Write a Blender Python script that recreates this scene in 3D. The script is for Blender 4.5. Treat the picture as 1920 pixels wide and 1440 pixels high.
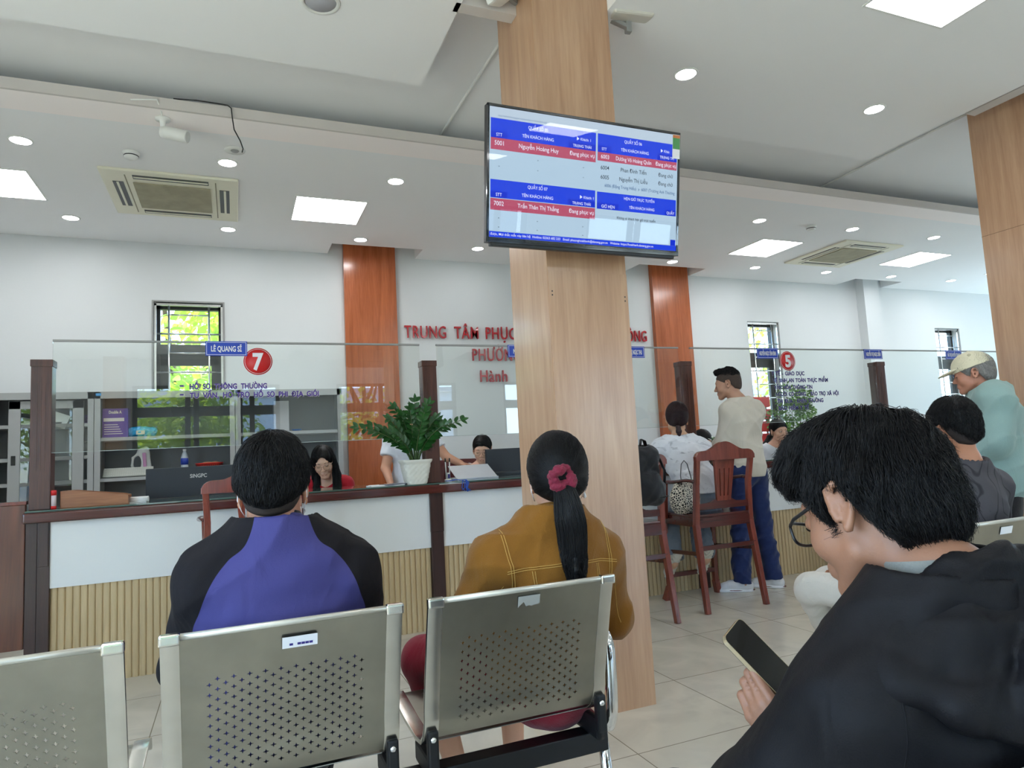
import bpy, bmesh, math, random
import numpy as np
from mathutils import Vector, Matrix, Euler

for _o in list(bpy.data.objects):
    bpy.data.objects.remove(_o)
SC = bpy.context.scene
COL = SC.collection
PI = math.pi

# ---------------------------------------------------------------- camera
H_EYE = 1.20
PITCH, ROLL, YAW, FPX = 0.0969134, -0.0520210, 0.3943647, 1256.9
_f = np.array([math.sin(YAW) * math.cos(PITCH), math.cos(YAW) * math.cos(PITCH), math.sin(PITCH)])
_rt = np.array([math.cos(YAW), -math.sin(YAW), 0.0])
_up = np.cross(_rt, _f)
_R = math.cos(ROLL) * _rt + math.sin(ROLL) * _up
_U = -math.sin(ROLL) * _rt + math.cos(ROLL) * _up
cam_data = bpy.data.cameras.new('camera')
cam_data.sensor_fit = 'HORIZONTAL'
cam_data.sensor_width = 36.0
cam_data.lens = FPX / 1920.0 * 36.0
cam_data.clip_start = 0.02
cam_data.clip_end = 200
cam = bpy.data.objects.new('camera', cam_data)
COL.objects.link(cam)
cam.matrix_world = Matrix(((_R[0], _U[0], -_f[0], 0.0), (_R[1], _U[1], -_f[1], 0.0), (_R[2], _U[2], -_f[2], H_EYE), (0, 0, 0, 1)))
SC.camera = cam

# ---------------------------------------------------------------- view, sky, sun, daylight
SC.view_settings.view_transform = 'Standard'
SC.view_settings.look = 'None'
SC.view_settings.gamma = 1.0
SC.view_settings.use_curve_mapping = False
SC.view_settings.exposure = 1.97
SC.cycles.use_denoising = True
SC.cycles.max_bounces = 8
SC.cycles.diffuse_bounces = 5
SC.cycles.glossy_bounces = 4
SC.cycles.transparent_max_bounces = 16
SC.cycles.sample_clamp_indirect = 4.0
SC.cycles.caustics_reflective = False
SC.cycles.caustics_refractive = False

world = bpy.data.worlds.new('sky')
SC.world = world
world.use_nodes = True
_nt = world.node_tree
_bg = _nt.nodes['Background']
_sky = _nt.nodes.new('ShaderNodeTexSky')
_sky.sky_type = 'HOSEK_WILKIE'
_sky.sun_direction = Vector((-0.45, -0.1, 0.85)).normalized()
_sky.turbidity = 3.0
_cool = _nt.nodes.new('ShaderNodeMix'); _cool.data_type = 'RGBA'; _cool.blend_type = 'MULTIPLY'
_cool.inputs['Factor'].default_value = 1.0
_cool.inputs['B'].default_value = (1.02, 1.0, 0.985, 1)
_nt.links.new(_sky.outputs[0], _cool.inputs['A'])
_nt.links.new(_cool.outputs['Result'], _bg.inputs[0])
_bg.inputs[1].default_value = 13.0

def add_light(name, kind, loc, rot, energy, color=(1, 1, 1), **kw):
    d = bpy.data.lights.new(name, kind)
    d.energy = energy
    d.color = color
    for k, v in kw.items():
        setattr(d, k, v)
    o = bpy.data.objects.new(name, d)
    COL.objects.link(o)
    o.location = loc
    o.rotation_euler = rot
    return o

_sun = add_light('sun_light', 'SUN', (0, 0, 20), (0, 0, 0), 6.0, (1.0, 0.95, 0.86), angle=0.01)
_sun.rotation_euler = Vector((-0.45, -0.1, 0.85)).to_track_quat('Z', 'Y').to_euler()
# the sky is sampled through the glazed openings (portals add no light of their own)
def portal(loc, rot, w, h):
    o = add_light('sky_portal', 'AREA', loc, rot, 1.0, shape='RECTANGLE', size=w, size_y=h)
    o.data.cycles.is_portal = True
for _x0, _x1 in [(-1.9, 0.9), (2.1, 4.9), (6.1, 8.9)]:
    portal(((_x0 + _x1) / 2, -6.21, 1.43), (PI / 2, 0, 0), _x1 - _x0, 2.86)
for _y0, _y1 in [(-4.6, -1.8), (-0.6, 2.2)]:  # left-wall openings, added to bring more daylight onto the ceilings
    portal((-3.21, (_y0 + _y1) / 2, 1.65), (PI / 2, 0, -PI / 2), _y1 - _y0, 2.1)
for _y0, _y1 in [(2.4, 4.4), (5.0, 6.9)]:  # right-wall openings, added to light the soffit, kept clear of the screens' reflections
    portal((13.41, (_y0 + _y1) / 2, 1.65), (PI / 2, 0, PI / 2), _y1 - _y0, 2.1)
PANEL_EMIT = 4.5
SPOT_EMIT = 16.0

# ---------------------------------------------------------------- helpers
def srgb(r, g, b):
    def c(v):
        v /= 255.0
        return v / 12.92 if v <= 0.04045 else ((v + 0.055) / 1.055) ** 2.4
    return (c(r), c(g), c(b), 1.0)

def tag(o, label=None, cat=None, group=None, kind=None):
    if label: o['label'] = label
    if cat: o['category'] = cat
    if group: o['group'] = group
    if kind: o['kind'] = kind
    return o

def empty(name, loc=(0, 0, 0), rz=0.0, label=None, cat=None, group=None):
    o = bpy.data.objects.new(name, None)
    COL.objects.link(o)
    o.location = loc
    o.rotation_euler = (0, 0, rz)
    o.empty_display_size = 0.1
    return tag(o, label, cat, group)

class MB:
    """collects shapes in one bmesh and links them as one mesh object"""
    def __init__(self):
        self.bm = bmesh.new()
        self.mats = []
    def _mi(self, m):
        if m is None: return 0
        if m not in self.mats: self.mats.append(m)
        return self.mats.index(m)
    def box(self, x0, x1, y0, y1, z0, z1, m=None, bev=0.0, M=None, seg=2):
        mi = self._mi(m)
        vs = [self.bm.verts.new(p) for p in ((x0, y0, z0), (x1, y0, z0), (x1, y1, z0), (x0, y1, z0), (x0, y0, z1), (x1, y0, z1), (x1, y1, z1), (x0, y1, z1))]
        fs = [self.bm.faces.new([vs[i] for i in q]) for q in ((3, 2, 1, 0), (4, 5, 6, 7), (0, 1, 5, 4), (1, 2, 6, 5), (2, 3, 7, 6), (3, 0, 4, 7))]
        for f in fs: f.material_index = mi
        if M is not None:
            bmesh.ops.transform(self.bm, matrix=M, verts=vs)
        if bev > 0:
            es = list({e for f in fs for e in f.edges})
            r = bmesh.ops.bevel(self.bm, geom=es, offset=bev, segments=seg, affect='EDGES', profile=0.6, material=-1)
            for f in r['faces']:
                f.material_index = mi
        return self
    def bar(self, a, b, w, d, m=None, up=(0, 0, 1), bev=0.0, w2=None, d2=None):
        """a straight bar from a to b with rectangular section w (side) x d (along 'up' projection)"""
        a, b = Vector(a), Vector(b)
        mi = self._mi(m)
        z = (b - a).normalized()
        u = Vector(up)
        x = z.cross(u)
        if x.length < 1e-4: x = z.cross(Vector((0, 1, 0)))
        x.normalize()
        y = x.cross(z).normalized()
        w2 = w if w2 is None else w2
        d2 = d if d2 is None else d2
        vs = []
        for p, ww, dd in ((a, w, d), (b, w2, d2)):
            for sx, sy in ((-1, -1), (1, -1), (1, 1), (-1, 1)):
                vs.append(self.bm.verts.new(p + x * sx * ww / 2 + y * sy * dd / 2))
        fs = [self.bm.faces.new([vs[i] for i in q]) for q in ((3, 2, 1, 0), (4, 5, 6, 7), (0, 1, 5, 4), (1, 2, 6, 5), (2, 3, 7, 6), (3, 0, 4, 7))]
        for f in fs: f.material_index = mi
        if bev > 0:
            es = list({e for f in fs for e in f.edges})
            r = bmesh.ops.bevel(self.bm, geom=es, offset=bev, segments=2, affect='EDGES', profile=0.6, material=-1)
            for f in r['faces']: f.material_index = mi
        return self
    def tube(self, pts, r, m=None, n=10, cap=True, sq=(1, 1), closed=False):
        """a tube through pts; r a number or a list"""
        mi = self._mi(m)
        P = [Vector(p) for p in pts]
        k = len(P)
        rr = r if isinstance(r, (list, tuple)) else [r] * k
        rings = []
        prev = None
        for i, p in enumerate(P):
            if closed:
                t = (P[(i + 1) % k] - P[(i - 1) % k]).normalized()
            else:
                t = (P[min(i + 1, k - 1)] - P[max(i - 1, 0)]).normalized()
            if prev is None:
                a = t.cross(Vector((0, 0, 1)))
                if a.length < 0.05: a = t.cross(Vector((0, 1, 0)))
            else:
                a = prev - t * prev.dot(t)
            a.normalize()
            prev = a
            b = t.cross(a)
            rings.append([self.bm.verts.new(p + (a * math.cos(2 * PI * j / n) * sq[0] + b * math.sin(2 * PI * j / n) * sq[1]) * rr[i]) for j in range(n)])
        R = list(zip(rings[:-1], rings[1:]))
        if closed: R.append((rings[-1], rings[0]))
        for A, B in R:
            for j in range(n):
                f = self.bm.faces.new((A[j], A[(j + 1) % n], B[(j + 1) % n], B[j]))
                f.material_index = mi; f.smooth = True
        if cap and not closed:
            f = self.bm.faces.new(list(reversed(rings[0]))); f.material_index = mi
            f = self.bm.faces.new(rings[-1]); f.material_index = mi
        return self
    def lathe(self, prof, c=(0, 0, 0), m=None, n=32, M=None, smooth=True, sx=1.0, sy=1.0):
        """prof: [(r, z)...] turned about z at c"""
        mi = self._mi(m)
        rings = []
        allv = []
        for r, z in prof:
            ring = [self.bm.verts.new((c[0] + r * sx * math.cos(2 * PI * j / n), c[1] + r * sy * math.sin(2 * PI * j / n), c[2] + z)) for j in range(n)]
            rings.append(ring); allv += ring
        for A, B in zip(rings[:-1], rings[1:]):
            for j in range(n):
                f = self.bm.faces.new((A[j], A[(j + 1) % n], B[(j + 1) % n], B[j]))
                f.material_index = mi; f.smooth = smooth
        if prof[0][0] > 1e-5:
            f = self.bm.faces.new(list(reversed(rings[0]))); f.material_index = mi
        if prof[-1][0] > 1e-5:
            f = self.bm.faces.new(rings[-1]); f.material_index = mi
        if M is not None: bmesh.ops.transform(self.bm, matrix=M, verts=allv)
        return self
    def prism(self, poly, y0, y1, m=None, axis='Y', bev=0.0):
        """poly in the plane across 'axis', extruded along it"""
        mi = self._mi(m)
        def P(a, b, t):
            return (a, t, b) if axis == 'Y' else ((t, a, b) if axis == 'X' else (a, b, t))
        A = [self.bm.verts.new(P(a, b, y0)) for a, b in poly]
        B = [self.bm.verts.new(P(a, b, y1)) for a, b in poly]
        n = len(poly)
        fs = [self.bm.faces.new(A), self.bm.faces.new(list(reversed(B)))]
        for j in range(n):
            fs.append(self.bm.faces.new((A[(j + 1) % n], A[j], B[j], B[(j + 1) % n])))
        for f in fs: f.material_index = mi
        if bev > 0:
            es = [e for f in fs[:2] for e in f.edges]
            r = bmesh.ops.bevel(self.bm, geom=es, offset=bev, segments=2, affect='EDGES', profile=0.6, material=-1)
            for f in r['faces']: f.material_index = mi
        return self
    def build(self, name, mat=None, parent=None, smooth=False, loc=None, rot=None, fix=True):
        if fix:
            bmesh.ops.recalc_face_normals(self.bm, faces=self.bm.faces)
        me = bpy.data.meshes.new(name)
        self.bm.to_mesh(me)
        self.bm.free()
        for m in (self.mats or [mat]):
            me.materials.append(m)
        if smooth:
            me.shade_smooth() if hasattr(me, 'shade_smooth') else None
        o = bpy.data.objects.new(name, me)
        COL.objects.link(o)
        if parent is not None: o.parent = parent
        if loc is not None: o.location = loc
        if rot is not None: o.rotation_euler = rot
        return o

def struct(name, mb, mat=None):
    o = mb.build(name, mat)
    o['kind'] = 'structure'
    return o

def copy_tree(o, parent=None):
    c = o.copy()
    COL.objects.link(c)
    c.parent = parent
    for ch in list(o.children):
        copy_tree(ch, c)
    return c

def text_mesh(name, txt, size, mat, parent=None, loc=(0, 0, 0), rot=(PI / 2, 0, 0), ext=0.001, xs=1.0, bold=0.0, align='LEFT', space=1.0, wspace=1.0, fit=None, va='BOTTOM_BASELINE'):
    cu = bpy.data.curves.new(name, 'FONT')
    cu.body = txt
    cu.size = size
    cu.extrude = ext
    cu.offset = bold
    cu.align_x = 'LEFT'
    cu.space_character = space
    cu.space_word = wspace
    cu.resolution_u = 3
    t = bpy.data.objects.new(name, cu)
    COL.objects.link(t)
    dg = bpy.context.evaluated_depsgraph_get()
    me = bpy.data.meshes.new_from_object(t.evaluated_get(dg))
    bpy.data.objects.remove(t)
    bpy.data.curves.remove(cu)
    n = len(me.vertices)
    co = np.zeros(n * 3)
    me.vertices.foreach_get('co', co)
    co = co.reshape(-1, 3)
    if n:
        w = co[:, 0].max() - co[:, 0].min()
        x0 = co[:, 0].min()
        s = xs if fit is None else fit / max(w, 1e-6)
        co[:, 0] = (co[:, 0] - x0) * s
        if align == 'CENTER': co[:, 0] -= w * s / 2
        if align == 'RIGHT': co[:, 0] -= w * s
        me.vertices.foreach_set('co', co.ravel())
    me.materials.clear()
    me.materials.append(mat)
    o = bpy.data.objects.new(name, me)
    COL.objects.link(o)
    o.parent = parent
    o.location = loc
    o.rotation_euler = rot
    return o

# ---------------------------------------------------------------- materials
def new_mat(name):
    m = bpy.data.materials.new(name)
    m.use_nodes = True
    nt = m.node_tree
    return m, nt, nt.nodes['Principled BSDF']

def plain(name, col, rough=0.5, metal=0.0, spec=0.5, coat=0.0, var=0.04, vscale=8.0, bump=0.0, bscale=60.0, sss=0.0, stretch=(1, 1, 1), emit=None):
    """principled surface whose colour varies a little with noise"""
    m, nt, b = new_mat(name)
    b.inputs['Roughness'].default_value = rough
    b.inputs['Metallic'].default_value = metal
    b.inputs['Specular IOR Level'].default_value = spec
    b.inputs['Coat Weight'].default_value = coat
    if sss:
        b.inputs['Subsurface Weight'].default_value = sss
        b.inputs['Subsurface Radius'].default_value = (0.01, 0.004, 0.002)
        b.inputs['Subsurface Scale'].default_value = 1.0
    tc = nt.nodes.new('ShaderNodeTexCoord')
    mp = nt.nodes.new('ShaderNodeMapping')
    mp.inputs['Scale'].default_value = stretch
    nt.links.new(tc.outputs['Object'], mp.inputs[0])
    nz = nt.nodes.new('ShaderNodeTexNoise')
    nz.inputs['Scale'].default_value = vscale
    nz.inputs['Detail'].default_value = 4
    nt.links.new(mp.outputs[0], nz.inputs['Vector'])
    mx = nt.nodes.new('ShaderNodeMix')
    mx.data_type = 'RGBA'
    mx.inputs['A'].default_value = tuple(max(0, c * (1 - 2 * var)) for c in col[:3]) + (1,)
    mx.inputs['B'].default_value = tuple(min(1, c * (1 + 2 * var)) for c in col[:3]) + (1,)
    nt.links.new(nz.outputs[0], mx.inputs['Factor'])
    nt.links.new(mx.outputs['Result'], b.inputs['Base Color'])
    if bump:
        n2 = nt.nodes.new('ShaderNodeTexNoise')
        n2.inputs['Scale'].default_value = bscale
        n2.inputs['Detail'].default_value = 3
        nt.links.new(mp.outputs[0], n2.inputs['Vector'])
        bp = nt.nodes.new('ShaderNodeBump')
        bp.inputs['Strength'].default_value = bump
        bp.inputs['Distance'].default_value = 0.01
        nt.links.new(n2.outputs[0], bp.inputs['Height'])
        nt.links.new(bp.outputs[0], b.inputs['Normal'])
    if emit:
        b.inputs['Emission Color'].default_value = emit[0]
        b.inputs['Emission Strength'].default_value = emit[1]
    return m

def wood(name, c1, c2, rough=0.35, axis='Z', scale=6.0, coat=0.0, dist=2.5, fine=0.35):
    """long wavy grain along 'axis'"""
    m, nt, b = new_mat(name)
    b.inputs['Roughness'].default_value = rough
    b.inputs['Coat Weight'].default_value = coat
    b.inputs['Coat Roughness'].default_value = 0.15
    tc = nt.nodes.new('ShaderNodeTexCoord')
    mp = nt.nodes.new('ShaderNodeMapping')
    s = {'X': (0.06, 1, 1), 'Y': (1, 0.06, 1), 'Z': (1, 1, 0.06)}[axis]
    mp.inputs['Scale'].default_value = tuple(v * scale for v in s)
    nt.links.new(tc.outputs['Object'], mp.inputs[0])
    nz = nt.nodes.new('ShaderNodeTexNoise')
    nz.inputs['Scale'].default_value = 1.6
    nz.inputs['Detail'].default_value = 6
    nz.inputs['Distortion'].default_value = dist
    nt.links.new(mp.outputs[0], nz.inputs['Vector'])
    n2 = nt.nodes.new('ShaderNodeTexNoise')
    n2.inputs['Scale'].default_value = 14
    n2.inputs['Detail'].default_value = 5
    nt.links.new(mp.outputs[0], n2.inputs['Vector'])
    mm = nt.nodes.new('ShaderNodeMix'); mm.data_type = 'FLOAT'
    mm.inputs['Factor'].default_value = fine
    nt.links.new(nz.outputs[0], mm.inputs['A'])
    nt.links.new(n2.outputs[0], mm.inputs['B'])
    cr = nt.nodes.new('ShaderNodeValToRGB')
    cr.color_ramp.elements[0].position = 0.33
    cr.color_ramp.elements[1].position = 0.66
    cr.color_ramp.elements[0].color = c1
    cr.color_ramp.elements[1].color = c2
    nt.links.new(mm.outputs['Result'], cr.inputs[0])
    nt.links.new(cr.outputs[0], b.inputs['Base Color'])
    return m

def emitter(name, col, strength):
    m, nt, b = new_mat(name)
    nt.nodes.remove(b)
    e = nt.nodes.new('ShaderNodeEmission')
    e.inputs[0].default_value = col
    e.inputs[1].default_value = strength
    nt.links.new(e.outputs[0], nt.nodes['Material Output'].inputs[0])
    return m

def thin_glass(name, tint=(0.97, 0.99, 0.98, 1), ior=1.5, rough=0.0, gain=1.0):
    """clear sheet: fresnel mix of a see-through and a mirror-like part"""
    m, nt, b = new_mat(name)
    nt.nodes.remove(b)
    tr = nt.nodes.new('ShaderNodeBsdfTransparent'); tr.inputs[0].default_value = tint
    gl = nt.nodes.new('ShaderNodeBsdfGlossy'); gl.inputs['Roughness'].default_value = rough
    gl.inputs[0].default_value = (1, 1, 1, 1)
    # Schlick reflectance, the same from both faces of the sheet
    lw = nt.nodes.new('ShaderNodeLayerWeight'); lw.inputs[0].default_value = 0.5
    pw = nt.nodes.new('ShaderNodeMath'); pw.operation = 'POWER'; pw.inputs[1].default_value = 5.0
    nt.links.new(lw.outputs['Facing'], pw.inputs[0])
    r0 = ((ior - 1) / (ior + 1)) ** 2
    mu = nt.nodes.new('ShaderNodeMath'); mu.operation = 'MULTIPLY_ADD'
    mu.inputs[1].default_value = (1 - r0) * gain; mu.inputs[2].default_value = r0 * gain
    mu.use_clamp = True
    nt.links.new(pw.outputs[0], mu.inputs[0])
    mx = nt.nodes.new('ShaderNodeMixShader')
    nt.links.new(mu.outputs[0], mx.inputs[0])
    nt.links.new(tr.outputs[0], mx.inputs[1])
    nt.links.new(gl.outputs[0], mx.inputs[2])
    nt.links.new(mx.outputs[0], nt.nodes['Material Output'].inputs[0])
    return m

def tile_mat():
    m, nt, b = new_mat('floor_tiles')
    b.inputs['Roughness'].default_value = 0.16
    b.inputs['Specular IOR Level'].default_value = 0.45
    tc = nt.nodes.new('ShaderNodeTexCoord')
    mp = nt.nodes.new('ShaderNodeMapping')
    mp.inputs['Location'].default_value = (-2.03 / 0.6 + 40, -2.36 / 0.6 + 40, 0)
    mp.inputs['Scale'].default_value = (1 / 0.6, 1 / 0.6, 1)
    nt.links.new(tc.outputs['Object'], mp.inputs[0])
    br = nt.nodes.new('ShaderNodeTexBrick')
    br.offset = 0.0
    br.inputs['Color1'].default_value = srgb(214, 208, 194)
    br.inputs['Color2'].default_value = srgb(209, 203, 189)
    br.inputs['Mortar'].default_value = srgb(140, 132, 116)
    br.inputs['Scale'].default_value = 1.0
    br.inputs['Brick Width'].default_value = 1.0
    br.inputs['Row Height'].default_value = 1.0
    br.inputs['Mortar Size'].default_value = 0.004
    br.inputs['Mortar Smooth'].default_value = 0.1
    nt.links.new(mp.outputs[0], br.inputs['Vector'])
    nz = nt.nodes.new('ShaderNodeTexNoise')
    nz.inputs['Scale'].default_value = 2.2
    nz.inputs['Detail'].default_value = 8
    nz.inputs['Distortion'].default_value = 1.5
    nt.links.new(tc.outputs['Object'], nz.inputs['Vector'])
    cr = nt.nodes.new('ShaderNodeValToRGB')
    cr.color_ramp.elements[0].color = (0.84, 0.84, 0.85, 1)
    cr.color_ramp.elements[1].color = (1.0, 1.0, 1.0, 1)
    cr.color_ramp.elements[0].position = 0.35
    cr.color_ramp.elements[1].position = 0.6
    nt.links.new(nz.outputs[0], cr.inputs[0])
    mx = nt.nodes.new('ShaderNodeMix'); mx.data_type = 'RGBA'; mx.blend_type = 'MULTIPLY'
    mx.inputs['Factor'].default_value = 1.0
    nt.links.new(br.outputs[0], mx.inputs['A'])
    nt.links.new(cr.outputs[0], mx.inputs['B'])
    nt.links.new(mx.outputs['Result'], b.inputs['Base Color'])
    bp = nt.nodes.new('ShaderNodeBump')
    bp.inputs['Strength'].default_value = 0.25
    bp.inputs['Distance'].default_value = 0.002
    bp.invert = True
    nt.links.new(br.outputs['Fac'], bp.inputs['Height'])
    nt.links.new(bp.outputs[0], b.inputs['Normal'])
    return m

def metal_worn(name, col, rough, scratch=0.15):
    m, nt, b = new_mat(name)
    b.inputs['Metallic'].default_value = 1.0
    tc = nt.nodes.new('ShaderNodeTexCoord')
    nz = nt.nodes.new('ShaderNodeTexNoise'); nz.inputs['Scale'].default_value = 7; nz.inputs['Detail'].default_value = 6
    nt.links.new(tc.outputs['Object'], nz.inputs['Vector'])
    cr = nt.nodes.new('ShaderNodeValToRGB')
    cr.color_ramp.elements[0].position = 0.3; cr.color_ramp.elements[1].position = 0.7
    cr.color_ramp.elements[0].color = tuple(c * 0.80 for c in col[:3]) + (1,)
    cr.color_ramp.elements[1].color = col
    nt.links.new(nz.outputs[0], cr.inputs[0])
    nt.links.new(cr.outputs[0], b.inputs['Base Color'])
    mr = nt.nodes.new('ShaderNodeMapRange')
    mr.inputs['To Min'].default_value = rough + scratch
    mr.inputs['To Max'].default_value = max(0.03, rough - scratch * 0.5)
    nt.links.new(nz.outputs[0], mr.inputs['Value'])
    nt.links.new(mr.outputs[0], b.inputs['Roughness'])
    return m

M = {}
M['wall'] = plain('wall_paint', srgb(216, 219, 220), 0.75, var=0.012, vscale=1.3)
M['ceil'] = plain('ceiling_paint', srgb(241, 241, 241), 0.85, var=0.008, vscale=1.5)
M['soffit'] = plain('soffit_lip_paint', srgb(206, 199, 194), 0.8, var=0.01)
M['floor'] = tile_mat()
M['laminate'] = wood('light_oak_laminate', srgb(170, 130, 100), srgb(196, 158, 126), 0.28, 'Z', 7.0, 0.25, 1.2)
M['orange'] = wood('orange_wood_laminate', srgb(150, 76, 40), srgb(190, 106, 62), 0.25, 'Z', 9.0, 0.4, 1.0)
M['maho'] = wood('mahogany', srgb(58, 20, 16), srgb(92, 34, 28), 0.22, 'X', 10.0, 0.5, 1.0)
M['mahoZ'] = wood('mahogany_upright', srgb(92, 36, 26), srgb(138, 62, 46), 0.25, 'Z', 12.0, 0.5, 1.0)
M['walnut'] = wood('dark_walnut', srgb(56, 29, 21), srgb(90, 52, 40), 0.35, 'Z', 14.0, 0.2, 1.0)
M['darkwood'] = wood('very_dark_wood', srgb(44, 27, 25), srgb(66, 42, 38), 0.35, 'Z', 12.0, 0.2, 1.0)
M['burl'] = wood('burl_veneer', srgb(70, 34, 20), srgb(118, 62, 36), 0.3, 'Z', 4.0, 0.4, 4.0, 0.2)
M['slat'] = wood('pale_slat_wood', srgb(186, 160, 118), srgb(204, 180, 138), 0.45, 'Z', 9.0, 0.05, 0.8)
M['cpanel'] = plain('white_counter_panel', srgb(224, 225, 222), 0.35, var=0.015, vscale=2.0)
M['cglass'] = plain('green_glass_top', srgb(72, 96, 88), 0.05, spec=0.6, coat=0.5, var=0.05, vscale=3)
M['glass'] = thin_glass('clear_glass', gain=1.25)
M['gedge'] = plain('glass_edge', srgb(176, 186, 182), 0.2)
M['winglass'] = thin_glass('window_glass', gain=0.8)
M['chrome'] = plain('chrome', (0.8, 0.8, 0.8, 1), 0.08, metal=1.0, var=0.02)
M['steel'] = metal_worn('brushed_chair_steel', (0.37, 0.35, 0.295, 1), 0.30)
M['steeledge'] = metal_worn('polished_steel_rim', (0.72, 0.69, 0.63, 1), 0.2, 0.08)
M['barsteel'] = plain('window_bar_steel', (0.62, 0.62, 0.6, 1), 0.25, metal=1.0)
M['alu'] = plain('dark_aluminium', srgb(58, 58, 58), 0.45, metal=0.3)
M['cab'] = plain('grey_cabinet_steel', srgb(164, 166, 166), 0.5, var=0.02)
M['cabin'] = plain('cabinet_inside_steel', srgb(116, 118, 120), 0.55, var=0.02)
M['black'] = plain('black_plastic', srgb(22, 22, 24), 0.35)
M['blackmetal'] = plain('black_painted_metal', srgb(16, 16, 18), 0.4)
M['monitor'] = plain('monitor_shell', srgb(44, 47, 54), 0.5)
M['white'] = plain('white_plastic', srgb(228, 228, 224), 0.4)
M['offwhite'] = plain('aged_white_plastic', srgb(232, 228, 208), 0.5, var=0.04, vscale=3)
M['filter'] = plain('dusty_grille', srgb(164, 158, 134), 0.8, var=0.15, vscale=9)
M['grey'] = plain('grey_plastic', srgb(150, 150, 148), 0.5)
M['red'] = plain('red_letter_acrylic', srgb(176, 22, 36), 0.25, coat=0.3)
M['signred'] = plain('red_sign_vinyl', srgb(208, 32, 34), 0.4)
M['signblue'] = plain('blue_sign_vinyl', srgb(28, 66, 178), 0.4)
M['vinylwhite'] = plain('white_vinyl', srgb(232, 232, 236), 0.5)
M['vinylgrey'] = plain('pale_grey_vinyl', srgb(205, 200, 196), 0.5)
M['navy'] = plain('navy_vinyl', srgb(44, 34, 120), 0.5)
M['purpletext'] = plain('purple_vinyl', srgb(72, 42, 138), 0.5)
M['panel'] = emitter('light_panel', (0.96, 0.985, 1.0, 1), PANEL_EMIT)
M['spot'] = emitter('downlight_glow', (0.97, 0.985, 1.0, 1), SPOT_EMIT)
M['leaf'] = plain('glossy_leaf', srgb(38, 84, 34), 0.3, var=0.3, vscale=25)
M['treeleaf'] = plain('sunlit_leaf', srgb(120, 150, 50), 0.5, var=0.35, vscale=1.5)
M['bark'] = plain('bark', srgb(86, 66, 50), 0.9, var=0.2, bump=0.5)
M['paper'] = plain('paper', srgb(232, 232, 230), 0.7)

def translucent_leaf(m, col, f=0.5):
    nt = m.node_tree; b = nt.nodes['Principled BSDF']; out = nt.nodes['Material Output']
    t = nt.nodes.new('ShaderNodeBsdfTranslucent'); t.inputs[0].default_value = col
    x = nt.nodes.new('ShaderNodeMixShader'); x.inputs[0].default_value = f
    nt.links.new(b.outputs[0], x.inputs[1]); nt.links.new(t.outputs[0], x.inputs[2]); nt.links.new(x.outputs[0], out.inputs[0])
translucent_leaf(M['treeleaf'], srgb(190, 210, 70))
# ================================================================ the room
XL, XR, YB, YF = -3.0, 13.2, 7.24, -6.0     # left / right walls, wall behind the counter, glazed wall behind the viewer
ZC, ZR = 3.40, 3.60                           # lower ceiling, raised ceiling
struct('floor', MB().box(XL - 0.2, XR + 0.2, YF - 0.2, YB + 0.2, -0.1, 0.0), M['floor'])

# wall behind the counter with three window openings
wins = [(-0.72, -0.10, 1.20, 2.81), (6.60, 7.17, 1.00, 2.80), (10.42, 11.01, 1.00, 2.79)]
mb = MB()
xs = XL
for (a, b, z0, z1) in wins:
    mb.box(xs, a, YB, YB + 0.22, 0, 3.8)
    mb.box(a, b, YB, YB + 0.22, 0, z0)
    mb.box(a, b, YB, YB + 0.22, z1, 3.8)
    xs = b
mb.box(xs, XR, YB, YB + 0.22, 0, 3.8)
struct('wall_back', mb, M['wall'])
added_wn = 4
for side, X0, X1 in (('left', XL - 0.2, XL), ('right', XR, XR + 0.2)):
    mb = MB()
    ys = YF - 0.2
    for (a, b) in ([(-4.6, -1.8), (-0.6, 2.2)] if side == 'left' else [(2.4, 4.4), (5.0, 6.9)]):
        hw = (b - a) / 2
        mb.box(X0, X1, ys, a, 0, 3.8).box(X0, X1, a, b, 0, 0.6).box(X0, X1, a, b, 2.7, 3.8)
        ys = b
        root = tag(empty('window_%d' % added_wn, ((X0 + X1) / 2, (a + b) / 2, 0.6)), kind='structure')  # side window added only for its daylight, unseen and not a known opening
        added_wn += 1
        f = MB()
        for y in (-hw + 0.03, -hw / 3, hw / 3, hw - 0.03): f.box(-0.03, 0.03, y - 0.03, y + 0.03, 0, 2.1)
        f.box(-0.03, 0.03, -hw, hw, 0, 0.06).box(-0.03, 0.03, -hw, hw, 2.04, 2.1).box(-0.03, 0.03, -hw, hw, 1.5, 1.56)
        f.build('window_frame', M['alu'], root)
        MB().box(-0.003, 0.003, -hw, hw, 0.0, 2.1).build('pane', M['winglass'], root)
    mb.box(X0, X1, ys, YB + 0.22, 0, 3.8)
    struct('wall_' + side, mb, M['wall'])


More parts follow.
